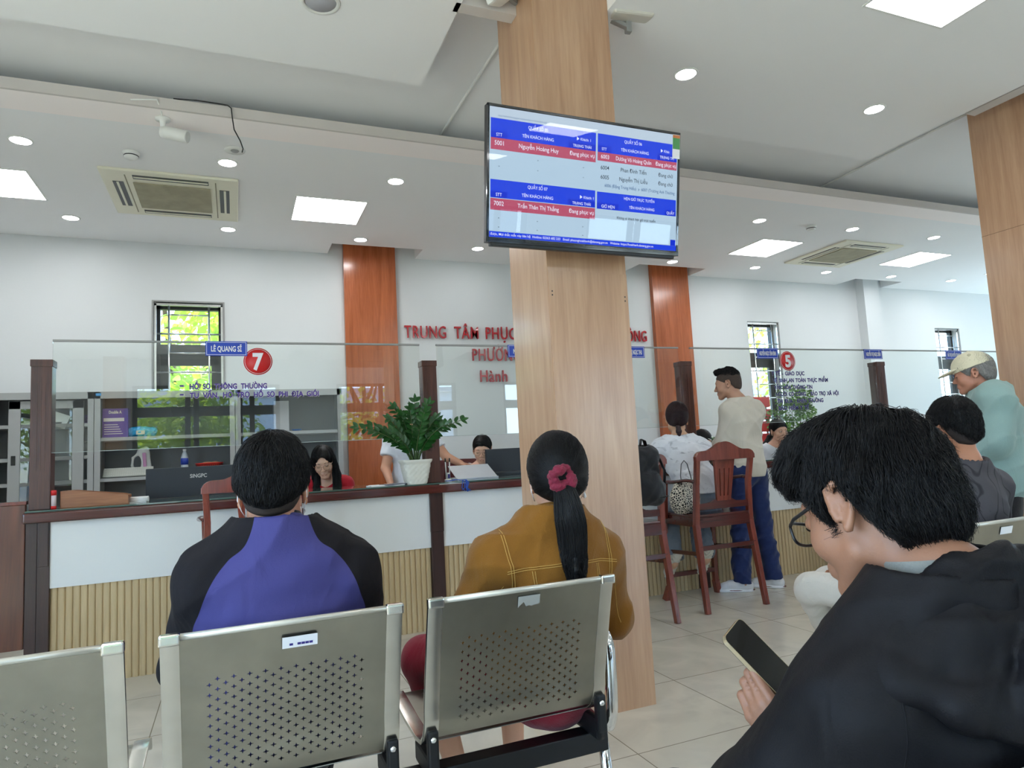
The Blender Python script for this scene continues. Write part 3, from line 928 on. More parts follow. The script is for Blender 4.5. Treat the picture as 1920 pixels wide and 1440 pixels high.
W('STT', 0.58, 0.218, 0.024); W('TÊN KHÁCH HÀNG', 0.75, 0.205, 0.026); W('TRẠNG TH', 0.935, 0.218, 0.024)
W('5001', 0.045, 0.290, 0.036); W('Nguyễn Hoàng Huy', 0.24, 0.292, 0.036); W('Đang phục vụ', 0.462, 0.292, 0.034)
W('6003', 0.585, 0.285, 0.034); W('Dương Võ Hoàng Quân', 0.745, 0.285, 0.034, wd=0.20); W('Đang phục vụ', 0.93, 0.285, 0.034, wd=0.12)
W('QUẦY SỐ 07', 0.235, 0.60, 0.026); W('TÊN KHÁCH HÀNG', 0.235, 0.668, 0.026); W('TRẠNG THÁI', 0.462, 0.685, 0.024); W('STT', 0.045, 0.682, 0.026)
W('► Khách: 1', 0.49, 0.632, 0.024); W('HẸN GIỜ TRỰC TUYẾN', 0.78, 0.605, 0.024); W('GIỜ HẸN', 0.605, 0.688, 0.026); W('TÊN KHÁCH HÀNG', 0.795, 0.675, 0.024); W('QUẦY', 0.963, 0.688, 0.024)
W('7002', 0.045, 0.755, 0.036); W('Trần Thân Thị Thắng', 0.24, 0.757, 0.034); W('Đang phục vụ', 0.462, 0.757, 0.034)
W('được, Mọi thắc mắc này liên hệ  Hotline: 02363 682 233   Email: phuonghoakhanh@danang.gov.vn   Website: https://hoakhanh.danang.gov.vn', 0.005, 0.985, 0.02, 'LEFT', wd=0.86)
for txt, u, v, h in (('6004', 0.585, 0.375, 0.034), ('Phan Đình Tiến', 0.745, 0.375, 0.034), ('Đang chờ', 0.93, 0.375, 0.032), ('6005', 0.585, 0.452, 0.034), ('Nguyễn Thị Liễu', 0.745, 0.452, 0.034), ('Đang chờ', 0.93, 0.448, 0.032)):
    tt(txt, u, v, h, s_dark)
tt('Không có khách hẹn giờ trực tuyến', 0.765, 0.77, 0.022, s_dark, bold=0.0002)
tt('6006 (Đặng Trung Hiếu)  »  6007 (Trương Anh Thương', 0.785, 0.515, 0.026, s_grey, wd=0.40, bold=0.0002)
for u in (0.045, 0.235, 0.47):
    for v in (0.38, 0.46, 0.86, 0.94 - 0.01):
        if u == 0.47: v += 0.01
        tt('-', u, v, 0.03, s_dark)
tt('https://hanhchinhcong.gov.vn/quay-so/lay-so-thu-tu/danh-sach', 0.04, 0.07, 0.014, s_grey, 'LEFT', bold=0.0)
tvb(MB().box(U(0.965), U(0.995), -0.0030, -0.0026, V(0.955), V(0.905), bev=0.0), 'help_button', s_blue2)
# energy sticker on the upper right corner
tvb(MB().box(w2 - 0.045, w2 - 0.003, -0.0052, -0.0046, TH - 0.125, TH - 0.012), 'sticker', M['vinylwhite'])
tvb(MB().box(w2 - 0.044, w2 - 0.004, -0.0056, -0.0052, TH - 0.080, TH - 0.028), 'sticker_panel', plain('sticker_green', srgb(60, 140, 70), 0.5))
tvb(MB().box(w2 - 0.044, w2 - 0.004, -0.0056, -0.0052, TH - 0.028, TH - 0.014), 'sticker_heading', plain('sticker_orange', srgb(200, 110, 40), 0.5))
# clear protective sheet in front of the display: mirrors the ceiling lights
tvb(MB().box(-w2 + .006, w2 - .006, -0.0105, -0.0085, 0.01, TH - .004), 'screen_glass', thin_glass('screen_cover', (1, 1, 1, 1), 1.5, 0.01, 0.35))
tvb(MB().box(-0.2, 0.2, 0.075, 0.11, 0.15, 0.40), 'wall_bracket', M['blackmetal'])

tv2 = empty('wall_screen', (5.30, 2.70, 2.72), -0.0, label='edge of a second flat screen on the right oak pillar, cut by the photo edge', cat='screen')
Mz = Matrix.Translation((0, 0, 0)) @ Matrix.Rotation(math.radians(8), 4, 'X')
b = MB().box(0.0, 1.0, -0.16, -0.12, 0, 0.58, bev=0.004, M=Mz); b.build('casing', M['black'], tv2)
b = MB().box(0.012, 0.988, -0.164, -0.160, 0.02, 0.57, M=Mz); b.build('display', emitter('screen_dusk_blue', srgb(44, 62, 120), 0.6), tv2)

# loudspeakers on the pillar
sp = empty('wall_speaker', (1.93, 2.80, 3.34), math.radians(-8), label='white box loudspeaker on the right side of the oak pillar at the top', cat='loudspeaker')
mm = Matrix.Rotation(math.radians(10), 4, 'X')
MB().box(-0.115, 0.115, -0.085, 0.085, 0.06, 0.36, bev=0.025, seg=4, M=mm).build('cabinet', plain('speaker_white', srgb(206, 202, 192), 0.5), sp)
MB().box(-0.10, 0.10, -0.092, -0.082, 0.085, 0.345, bev=0.004, M=mm).build('grille', plain('speaker_cloth', srgb(186, 180, 168), 0.8, bump=0.3, bscale=400), sp)
MB().box(-0.012, 0.012, -0.095, -0.090, 0.16, 0.19, M=mm).build('badge', M['vinylwhite'], sp)
MB().bar((-0.155, 0.02, 0.10), (0.0, 0.0, 0.03), 0.03, 0.02, bev=0.003).bar((0, 0, 0.0), (0, 0, 0.10), 0.03, 0.03, bev=0.003).build('bracket', M['grey'], sp)
sp2 = empty('wall_speaker', (1.235, 2.86, 3.40), math.radians(20), label='corner of a second white fitting left of the oak pillar at the top edge', cat='loudspeaker')
MB().box(-0.05, 0.05, -0.05, 0.05, 0.0, 0.2, bev=0.015, M=Matrix.Rotation(math.radians(-18), 4, 'Y')).build('cabinet', M['white'], sp2)
MB().bar((0.0, 0.0, 0.06), (0.13, 0.02, 0.06), 0.02, 0.02).build('bracket', M['grey'], sp2)
# ================================================================ perforated steel benches
PROF_BACK = [(0.000, 0.820), (0.018, 0.760), (0.038, 0.690), (0.058, 0.620), (0.074, 0.560), (0.080, 0.535), (0.083, 0.505), (0.092, 0.475), (0.108, 0.448)]
PROF_SEAT = [(0.135, 0.428), (0.20, 0.418), (0.32, 0.424), (0.44, 0.436), (0.50, 0.440), (0.53, 0.432), (0.545, 0.405)]
def prof_fn(pr):
    P = [np.array(p) for p in pr]
    L = [0.0]
    for a, b in zip(P[:-1], P[1:]): L.append(L[-1] + float(np.linalg.norm(b - a)))
    ys = [p[0] for p in P]; zs = [p[1] for p in P]
    return (lambda s: (float(np.interp(s, L, ys)), float(np.interp(s, L, zs)))), L[-1]

def perforated(pr, half=0.262, m_u=0.19, s0=0.10, s1=None, w=0.0346, h=0.0272, hole=(0.0072, 0.0066)):
    fn, Ltot = prof_fn(pr)
    if s1 is None: s1 = Ltot - 0.03
    A = 2 * int(round(2 * m_u / w)); B = 2 * int(round((s1 - s0) / h))
    du = 2 * m_u / A; ds = (s1 - s0) / B
    bm = bmesh.new(); D = {}
    def V(u, s):
        k = (round(u, 5), round(s, 5))
        if k not in D:
            y, z = fn(s)
            D[k] = bm.verts.new((u, y, z))
        return D[k]
    def LV(a, b): return V(-m_u + a * du, s0 + b * ds)
    def face(vs):
        q = []
        for v in vs:
            if v not in q: q.append(v)
        if len(q) > 2:
            try: bm.faces.new(q)
            except ValueError: pass
    for a in range(A + 1):
        for b in range(B + 1):
            if (a + b) % 2 == 0: continue
            if 0 < a < A and 0 < b < B:
                outer = [LV(a + 1, b), LV(a + .5, b + .5), LV(a, b + 1), LV(a - .5, b + .5), LV(a - 1, b), LV(a - .5, b - .5), LV(a, b - 1), LV(a + .5, b - .5)]
                uc, sc_ = -m_u + a * du, s0 + b * ds
                inn = []
                for k in range(8):
                    an = k * PI / 4
                    rr = 1.0 if k % 2 == 0 else 0.36
                    inn.append(V(uc + hole[0] * rr * math.cos(an), sc_ + hole[1] * rr * math.sin(an)))
                for k in range(8):
                    face([outer[k], outer[(k + 1) % 8], inn[(k + 1) % 8], inn[k]])
            elif a in (0, A):
                t = 1 if a == 0 else -1
                face([LV(a, b - 1), LV(a + .5 * t, b - .5), LV(a + t, b), LV(a + .5 * t, b + .5), LV(a, b + 1)])
            else:
                t = 1 if b == 0 else -1
                face([LV(a - 1, b), LV(a - .5, b + .5 * t), LV(a, b + t), LV(a + .5, b + .5 * t), LV(a + 1, b)])
    sv = [s0 + b * ds for b in range(0, B + 1, 2)]
    uv = [-m_u + a * du for a in range(0, A + 1, 2)]
    top = [0.0] + [s for s in np.linspace(0, s0, 5)[1:-1]] + [s0]
    bot = [s1] + [s for s in np.linspace(s1, Ltot, 4)[1:-1]] + [Ltot]
    for s_a, s_b in zip(sv[:-1], sv[1:]):
        face([V(-half, s_a), V(-m_u, s_a), V(-m_u, s_b), V(-half, s_b)])
        face([V(m_u, s_a), V(half, s_a), V(half, s_b), V(m_u, s_b)])
    for grid in (top, bot):
        for s_a, s_b in zip(grid[:-1], grid[1:]):
            for u_a, u_b in zip([-half] + uv, uv + [half]):
                face([V(u_a, s_a), V(u_b, s_a), V(u_b, s_b), V(u_a, s_b)])
    bmesh.ops.recalc_face_normals(bm, faces=bm.faces)
    bmesh.ops.solidify(bm, geom=bm.faces[:], thickness=0.0022)
    bmesh.ops.recalc_face_normals(bm, faces=bm.faces)
    return bm

def bm_obj(bm, name, mat, parent=None, loc=None, smooth=True):
    me = bpy.data.meshes.new(name)
    bm.to_mesh(me); bm.free()
    me.materials.append(mat)
    if smooth:
        n = len(me.polygons)
        me.polygons.foreach_set('use_smooth', [True] * n)
        me.set_sharp_from_angle(angle=math.radians(35))
    o = bpy.data.objects.new(name, me)
    COL.objects.link(o)
    o.parent = parent
    if loc: o.location = loc
    return o

_pb = bm_obj(perforated(PROF_BACK), 'backrest', M['steel'])
_ps = bm_obj(perforated(PROF_SEAT, s0=0.06), 'seat_pan', M['steel'])
def strip(pr, u0, u1, t0, t1, mat, name, parent, loc, bev=0.003):
    """a band of given thickness following the profile between u0 and u1"""
    bm = bmesh.new()
    pr2 = []
    P = [Vector((0, y, z)) for y, z in pr]
    rings = []
    for i, p in enumerate(P):
        t = (P[min(i + 1, len(P) - 1)] - P[max(0, i - 1)]).normalized()
        n = Vector((0, -t.z, t.y))
        ring = [bm.verts.new(p + Vector((u, 0, 0)) + n * k) for u, k in ((u0, t0), (u1, t0), (u1, t1), (u0, t1))]
        rings.append(ring)
    for A, B in zip(rings[:-1], rings[1:]):
        for j in range(4):
            bm.faces.new((A[j], A[(j + 1) % 4], B[(j + 1) % 4], B[j]))
    bm.faces.new(rings[0]); bm.faces.new(list(reversed(rings[-1])))
    bmesh.ops.recalc_face_normals(bm, faces=bm.faces)
    es = [e for e in bm.edges if abs(e.verts[0].co.x - e.verts[1].co.x) < 1e-6 and e.calc_face_angle(0) > 1.0]
    bmesh.ops.bevel(bm, geom=es, offset=bev, segments=2, affect='EDGES', profile=0.7)
    o = bm_obj(bm, name, mat, parent, loc)
    return o
RIMPROF = PROF_BACK + PROF_SEAT
def bench(x0s, y, lab, arms=(), sticker=None, legs=True, zoff=0.0, scratched=None, beam=None, first=[True]):
    root = empty('waiting_bench', ((min(x0s) + max(x0s)) / 2, y, zoff), label=lab, cat='bench', group=None)
    ox = root.location.x
    for i, xc in enumerate(x0s):
        b = _pb if first[0] else _pb.copy()
        s = _ps if first[0] else _ps.copy()
        if not first[0]:
            COL.objects.link(b); COL.objects.link(s)
        first[0] = False
        b.parent = root; b.location = (xc - ox, 0, 0)
        s.parent = root; s.location = (xc - ox, 0, 0)
        for sg in (-1, 1):
            u0, u1 = (-0.272, -0.232) if sg < 0 else (0.232, 0.272)
            strip(RIMPROF, u0, u1, -0.004, 0.009, M['steeledge'], 'side_rim', b, (0, 0, 0))
            uc = (u0 + u1) / 2
            MB().box(uc - 0.022, uc + 0.022, -0.014, 0.010, 0.806, 0.832, bev=0.006, seg=3).build('corner_cap', M['steeledge'], b)
            # black hinge bracket with a bolt, low on the back
            br = MB()
            br.box(uc - 0.014, uc + 0.016, 0.075, 0.100, 0.37, 0.475, bev=0.006)
            br.box(uc - 0.012, uc + 0.012, 0.085, 0.24, 0.345, 0.405, bev=0.01)
            bk = br.build('hinge_bracket', M['blackmetal'], b)
            MB().lathe([(0.008, 0), (0.008, 0.006), (0.003, 0.009)], n=16, M=Matrix.Translation((uc, 0.076, 0.455)) @ Matrix.Rotation(PI / 2, 4, 'X')).build('bolt', M['chrome'], b)
        MB().tube([(-0.25, 0.0, 0.822), (0.25, 0.0, 0.822)], 0.0075, n=10).build('top_rim', plain('pale_top_rim', srgb(214, 210, 198), 0.3, metal=0.6), b)
    x0, x1 = min(x0s) - ox - 0.27, max(x0s) - ox + 0.27
    if beam is not None: x0, x1 = beam[0] - ox, beam[1] - ox
    MB().box(x0, x1, 0.15, 0.21, 0.285, 0.345, bev=0.004).build('beam', M['blackmetal'], root)
    for xc in arms:
        xx = xc - ox
        pts = [(xx, 0.13, 0.36), (xx, 0.105, 0.42), (xx, 0.10, 0.56), (xx, 0.11, 0.615), (xx, 0.15, 0.642), (xx, 0.25, 0.640), (xx, 0.40, 0.632), (xx, 0.45, 0.61), (xx, 0.465, 0.56), (xx, 0.45, 0.45), (xx, 0.42, 0.41), (xx, 0.30, 0.37), (xx, 0.15, 0.36)]
        P = [Vector(p) for p in pts]
        sm = []
        for i in range(len(P)):
            p0, p1, p2, p3 = P[(i - 1) % len(P)], P[i], P[(i + 1) % len(P)], P[(i + 2) % len(P)]
            for k in range(4):
                t = k / 4
                sm.append(0.5 * ((2 * p1) + (p2 - p0) * t + (2 * p0 - 5 * p1 + 4 * p2 - p3) * t * t + (3 * p1 - p0 - 3 * p2 + p3) * t ** 3))
        MB().tube(sm, 0.0125, n=12, closed=True, sq=(1.5, 1)).build('armrest', M['chrome'], root)
        MB().tube([(xx, 0.18, 0.36), (xx, 0.16, 0.20), (xx, 0.12, 0.03)], 0.017, n=14).tube([(xx, 0.17, 0.20), (xx, 0.38, 0.03)], 0.015, n=12).lathe([(0.02, 0), (0.02, 0.03)], c=(xx, 0.12, 0), n=12).lathe([(0.02, 0), (0.02, 0.03)], c=(xx, 0.38, 0), n=12).build('leg', M['chrome'], root)
    return root

bA = bench([-0.50, 0.112, 0.722], 1.715, 'long perforated steel bench of the blue-jacketed man and the woman in mustard', arms=(-0.80, 1.025), beam=(-0.80, 1.03))
bks = [c for c in bA.children if c.name.startswith('backrest')]
# pale maker's label on the middle back, torn remains of one on the right back
st = MB().box(0.02, 0.10, -0.0005, 0.0005, -0.022, 0.006)
o = st.build('sticker', M['vinylwhite'], bks[1], loc=(-0.035, 0.0005, 0.782)); o.rotation_euler = (math.radians(16), 0, 0)
for k in range(6):
    MB().box(-0.004, 0.004, -0.0012, -0.0006, -0.004, 0.0015).build('sticker_print', M['navy'], o, loc=(0.04 + k * 0.009, 0, -0.012)) if k in (0, 2, 3, 4, 5) else None
for i, (dx, w_) in enumerate(((0.0, 0.052),)):
    tm = MB()
    rnd = random.Random(5)
    pl = [(-0.012, 0.004), (0.052, 0.004)]
    pl2 = [(0.052 - 0.008 * k, -0.012 - rnd.random() * 0.016) for k in range(9)]
    tm.prism(pl + pl2, -0.0006, 0.0006)
    o = tm.build('sticker_remains', plain('torn_sticker', srgb(158, 158, 152), 0.8), bks[2], loc=(-0.01, 0.0005, 0.800)); o.rotation_euler = (math.radians(16), 0, 0)
bB = bench([2.70, 3.31, 3.92], 1.735, 'perforated steel bench at right under the man in the dark patterned T-shirt', arms=(2.40, 4.22), beam=(2.40, 4.22))
b2 = [c for c in bB.children if c.name.startswith('backrest')][0]
o = MB().box(0.0, 0.07, -0.0005, 0.0005, -0.03, 0.0).build('sticker', M['vinylwhite'], b2, loc=(0.05, 0.0005, 0.800)); o.rotation_euler = (math.radians(16), 0, 0)
bC = bench([0.93, 1.54], 0.50, 'near steel bench whose back rim shows at the bottom right corner', arms=(0.625, 1.845), beam=(0.625, 1.845))

# ================================================================ tall mahogany counter chairs
def bar_chair(x, y, rz, lab):
    r = empty('bar_chair', (x, y, 0), rz, label=lab, cat='bar chair', group='tall mahogany counter chairs')
    W_ = 0.235
    for s in (-1, 1):
        MB().bar((s * 0.258, -0.285, 0), (s * 0.240, -0.205, 0.60), 0.034, 0.036, bev=0.004, w2=0.042, d2=0.042, up=(0, 1, 0)).bar((s * 0.240, -0.205, 0.58), (s * 0.232, -0.232, 0.90), 0.040, 0.038, bev=0.004, w2=0.034, d2=0.034, up=(0, 1, 0)).bar((s * 0.232, -0.232, 0.88), (s * 0.240, -0.275, 1.090), 0.034, 0.034, bev=0.004, up=(0, 1, 0)).build('back_leg', M['mahoZ'], r)
        fl = MB().bar((s * 0.245, 0.225, 0), (s * 0.215, 0.205, 0.10), 0.044, 0.044, up=(0, 1, 0), bev=0.004).bar((s * 0.215, 0.205, 0.09), (s * 0.225, 0.21, 0.60), 0.036, 0.036, up=(0, 1, 0), bev=0.004)
        fl.build('front_leg', M['mahoZ'], r)
        MB().bar((s * 0.255, 0.14, 0.62), (s * 0.262, 0.10, 0.885), 0.028, 0.028, up=(0, 1, 0), bev=0.004).build('arm_support', M['mahoZ'], r)
        pts = [(s * 0.238, -0.232, 0.905), (s * 0.258, -0.15, 0.912), (s * 0.272, -0.02, 0.898), (s * 0.275, 0.10, 0.895), (s * 0.268, 0.17, 0.888)]
        MB().tube(pts, [0.016, 0.018, 0.02, 0.022, 0.012], n=10, sq=(1.2, 0.7)).build('armrest', M['maho'], r)
        MB().bar((s * 0.246, -0.235, 0.40), (s * 0.222, 0.205, 0.37), 0.022, 0.028, bev=0.003).build('stretcher', M['maho'], r)
    MB().bar((-0.25, -0.235, 0.435), (0.25, -0.235, 0.435), 0.022, 0.032, bev=0.003).build('stretcher', M['maho'], r)
    MB().bar((-0.21, 0.205, 0.185), (0.21, 0.205, 0.185), 0.028, 0.034, bev=0.003).build('foot_rail', M['maho'], r)
    # seat board and apron
    MB().box(-0.245, 0.245, -0.225, 0.245, 0.645, 0.668, bev=0.008).build('seat', M['maho'], r)
    MB().box(-0.222, 0.222, -0.228, -0.205, 0.575, 0.648).box(-0.215, 0.215, 0.205, 0.226, 0.58, 0.648).box(-0.236, -0.214, -0.21, 0.21, 0.58, 0.648).box(0.214, 0.236, -0.21, 0.21, 0.58, 0.648).build('apron', M['maho'], r)
    # crest rail with a raised middle
    top = []
    n = 40
    for i in range(n + 1):
        u = -0.262 + 0.524 * i / n
        c = 0.5 + 0.5 * math.cos(min(1, abs(u) / 0.17) * PI)
        top.append((u, 1.078 + 0.040 * (1 - (abs(u) / 0.262) ** 14) + 0.060 * c))
    low = []
    for i in range(n + 1):
        u = 0.262 - 0.524 * i / n
        c = 0.5 + 0.5 * math.cos(min(1, abs(u) / 0.10) * PI)
        low.append((u, 1.052 + 0.0 * c - 0.004))
    MB().prism(top + low, -0.292, -0.256, bev=0.005).build('crest_rail', M['mahoZ'], r)
    # lower back rail and pierced splat
    rl = []
    for i in range(13):
        u = -0.225 + 0.45 * i / 12
        rl.append((u, 0.745 + (0.022 if abs(u) < 0.10 else 0.0)))
    MB().prism(rl + [(0.225, 0.700), (-0.225, 0.700)], -0.228, -0.204, bev=0.003).build('back_rail', M['maho'], r)
    sp_ = MB()
    def SX(z): return 0.062 + (z - 0.76) / 0.30 * 0.03
    zt, zb = 1.055, 0.755
    slots = [-0.036, 0.0, 0.036]
    xsl = [(-1, 0)]
    cols = []
    for k in range(4):
        cols.append(k)
    def yb(z): return -0.232 - (z - 0.75) * 0.13
    for k in range(4):
        fa, fb = (-1 + 0.5 * k) , (-0.5 + 0.5 * k)
        for za, zb_, g in ((0.755, 0.79, 0), (0.79, 0.985, 1), (0.985, 1.055, 0)):
            a0 = SX(za) * fa + (0.0045 if g and k > 0 else 0); a1 = SX(za) * fb - (0.0045 if g and k < 3 else 0)
            b0 = SX(zb_) * fa + (0.0045 if g and k > 0 else 0); b1 = SX(zb_) * fb - (0.0045 if g and k < 3 else 0)
            vs = [sp_.bm.verts.new(p) for p in ((a0, yb(za), za), (a1, yb(za), za), (b1, yb(zb_), zb_), (b0, yb(zb_), zb_), (a0, yb(za) + .016, za), (a1, yb(za) + .016, za), (b1, yb(zb_) + .016, zb_), (b0, yb(zb_) + .016, zb_))]
            for q in ((0, 1, 2, 3), (7, 6, 5, 4), (0, 4, 5, 1), (1, 5, 6, 2), (2, 6, 7, 3), (3, 7, 4, 0)):
                sp_.bm.faces.new([vs[i] for i in q])
    sp_.build('splat', M['mahoZ'], r)
    return r
bar_chair(3.252, 4.185, 0.0, 'tall mahogany bar chair on which the woman in the white tie-dye shirt sits')
bar_chair(2.43, 4.11, 0.0, 'tall mahogany bar chair by the oak pillar, black backpack on its back')
bar_chair(0.09, 4.24, 0.0, 'tall mahogany bar chair seen behind the man in the blue jacket')
bar_chair(4.98, 4.22, 0.0, 'tall mahogany bar chair whose leg shows beyond the white trousered knee')

# ================================================================ grey steel cabinets along the wall
def cabinet(x0, x1, lab, doors=False, shelves=(1.13, 1.34, 1.62)):
    r = empty('steel_cabinet', ((x0 + x1) / 2, 6.80, 0), label=lab, cat='cabinet', group=None)
    h = (x1 - x0) / 2
    H, Dp = 1.89, 0.40
    b = MB()
    b.box(-h, -h + 0.02, 0, Dp, 0, H).box(h - 0.02, h, 0, Dp, 0, H).box(-h, h, 0, Dp, H - 0.02, H).box(-h, h, 0, Dp, 0.0, 0.06)
    b.build('carcass', M['cab'], r)
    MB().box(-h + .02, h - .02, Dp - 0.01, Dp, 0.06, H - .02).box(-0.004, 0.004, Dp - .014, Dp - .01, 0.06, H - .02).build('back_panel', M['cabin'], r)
    MB().box(-h, -h + 0.045, -0.004, 0.02, 0, H).box(h - 0.045, h, -0.004, 0.02, 0, H).box(-h, h, -0.004, 0.02, H - 0.06, H).build('face_frame', M['cab'], r)
    for z in shelves:
        MB().box(-h + .02, h - .02, 0.03, Dp - .01, z - 0.03, z).build('shelf', M['cab'], r)
    hs = MB()
    for z in np.arange(0.9, 1.8, 0.03):
        hs.box(-h + 0.020, -h + 0.0215, 0.05, 0.058, z, z + 0.014).box(-h + 0.020, -h + 0.0215, 0.10, 0.108, z, z + 0.014)
        hs.box(h - 0.0215, h - 0.020, 0.05, 0.058, z, z + 0.014).box(h - 0.0215, h - 0.020, 0.10, 0.108, z, z + 0.014)
    hs.build('shelf_slot', M['black'], r)
    if doors:
        for k, (a, c, yy) in enumerate(doors):
            d = MB()
            t = 0.085
            d.box(a, a + t, yy, yy + 0.02, 0.06, H - .07, bev=0.003).box(c - t, c, yy, yy + .02, 0.06, H - .07, bev=0.003).box(a, c, yy, yy + .02, H - .07 - t * .8, H - .07, bev=0.003).box(a, c, yy, yy + .02, 0.06, 0.85, bev=0.003)
            dd = d.build('door', M['cab'], r)
            MB().box(a + t, c - t, yy + .008, yy + .012, 0.85, H - .07 - t * .8).build('door_glass', M['winglass'], dd)
            hx = a + 0.04 if k == 0 else c - 0.04
            MB().box(hx - 0.016, hx + 0.016, yy - 0.004, yy, 1.28, 1.36, bev=0.002).build('handle', M['black'], dd)
    return r
cabinet(-1.965, -1.14, 'grey steel cabinet with sliding glass doors at far left behind the counter', doors=[(-0.21, 0.335, 0.022)])
cabinet(-1.135, 0.0, 'open grey steel shelving holding the purple box and the blue packet', shelves=(1.13, 1.487))
cabinet(0.005, 0.985, 'open grey steel shelving just left of the orange wood column, behind the woman in red', shelves=(1.13, 1.487))
cabinet(-2.85, -1.97, 'steel cabinet beyond the left edge of the photo')
# ================================================================ soft bodies: distance fields turned into meshes
def A3(*v): return np.array(v, dtype=float)
def _len(v): return np.sqrt((v * v).sum(-1))
def smin(a, b, k):
    if k <= 0: return np.minimum(a, b)
    h = np.clip(0.5 + 0.5 * (b - a) / k, 0, 1)
    return b * (1 - h) + a * h - k * h * (1 - h)
def smax(a, b, k): return -smin(-a, -b, k)
def rotm(ax=0, ay=0, az=0):
    return np.array(Euler((math.radians(ax), math.radians(ay), math.radians(az)), 'XYZ').to_matrix())
class Sdf:
    """ordered list of primitives blended together"""
    def __init__(self): self.ops = []
    def add(self, fn, k=0.02, mode='u', box=None):
        self.ops.append((fn, k, mode)); return self
    def cone(self, a, b, ra, rb, k=0.02, sc=None, mode='u', R=None):
        a, b = np.array(a, float), np.array(b, float)
        def fn(P, a=a, b=b):
            S = np.ones(3) if sc is None else np.array(sc, float)
            if R is not None:
                P = P @ R; a_, b_ = a @ R, b @ R
            else: a_, b_ = a, b
            p, a_, b_ = P / S, a_ / S, b_ / S
            ab = b_ - a_
            t = np.clip(((p - a_) @ ab) / max(ab @ ab, 1e-9), 0, 1)
            d = _len(p - a_ - t[:, None] * ab) - (ra + (rb - ra) * t)
            return d * S.min()
        return self.add(fn, k, mode)
    def chain(self, pts, rs, k=0.01, kin=0.012, sc=None, mode='u'):
        for i in range(len(pts) - 1):
            self.cone(pts[i], pts[i + 1], rs[i], rs[i + 1], k if i == 0 else kin, sc, mode)
        return self
    def ell(self, c, r, k=0.02, R=None, mode='u'):
        c, r = np.array(c, float), np.array(r, float)
        def fn(P):
            p = P - c
            if R is not None: p = p @ R
            k0 = _len(p / r); k1 = _len(p / (r * r)) + 1e-9
            return k0 * (k0 - 1.0) / k1
        return self.add(fn, k, mode)
    def plane(self, p, n, k=0.005, mode='i'):
        p, n = np.array(p, float), np.array(n, float); n = n / np.linalg.norm(n)
        return self.add(lambda P: (P - p) @ n, k, mode)
    def __call__(self, P):
        d = None
        for fn, k, mode in self.ops:
            v = fn(P)
            if d is None: d = v
            elif mode == 'u': d = smin(d, v, k)
            elif mode == 's': d = smax(d, -v, k)
            elif mode == 'i': d = smax(d, v, k)
            elif mode == 'o': d = v if d is None else d + v
        return d
def wrap(f, T, R):
    """f given in a local frame placed with rotation R and origin T"""
    T = np.array(T, float)
    return lambda P: f((P - T) @ R)
def offset(f, t, amp=0.0, fr=9.0, seed=0, zs=1.0, ridge=0.0):
    ph = np.random.RandomState(seed).rand(12) * 6.28
    def g(P):
        d = f(P) - t
        if amp:
            x, y, z = P[:, 0] * fr, P[:, 1] * fr, P[:, 2] * fr * zs
            w = np.sin(1.3 * x + 1.1 * z + ph[0] + 1.2 * np.sin(1.7 * y + ph[1])) + 0.7 * np.sin(2.3 * z - 1.9 * x + 1.5 * np.sin(1.1 * x + ph[2]) + ph[3]) + 0.5 * np.sin(3.9 * y + 2.9 * z + ph[4] + 1.3 * np.sin(2.1 * x + ph[5]))
            u = 1.0 * x + 1.5 * z + 0.8 * y + 1.6 * np.sin(0.5 * x - 0.35 * z + ph[6]) + ph[7]
            v = -1.2 * x + 1.1 * z + 0.6 * y + 1.4 * np.sin(0.45 * z + 0.4 * x + ph[8]) + ph[9]
            rg = (1 - np.abs(np.sin(u * 0.9))) ** 2 * (0.5 + 0.5 * np.sin(0.31 * x + ph[10])) + (1 - np.abs(np.sin(v * 0.8))) ** 2 * (0.5 + 0.5 * np.sin(0.37 * z + ph[11]))
            d = d + amp * (w * 0.42 - ridge * rg)
        return d
    return g
def isect(*fs, k=0.004):
    def g(P):
        d = fs[0](P)
        for f in fs[1:]: d = smax(d, f(P), k)
        return d
    return g
def union(*fs, k=0.01):
    def g(P):
        d = fs[0](P)
        for f in fs[1:]: d = smin(d, f(P), k)
        return d
    return g
def sub(f, g_, k=0.004):
    return lambda P: smax(f(P), -g_(P), k)
def half(p, n):
    p = np.array(p, float); n = np.array(n, float); n = n / np.linalg.norm(n)
    return lambda P: (P - p) @ n
def ev(f, P, chunk=200000):
    if len(P) <= chunk: return f(P)
    return np.concatenate([f(P[i:i + chunk]) for i in range(0, len(P), chunk)])
def grad(f, P, e=0.0008):
    g = np.empty_like(P)
    for i in range(3):
        d = np.zeros(3); d[i] = e
        g[:, i] = (ev(f, P + d) - ev(f, P - d)) / (2 * e)
    return g
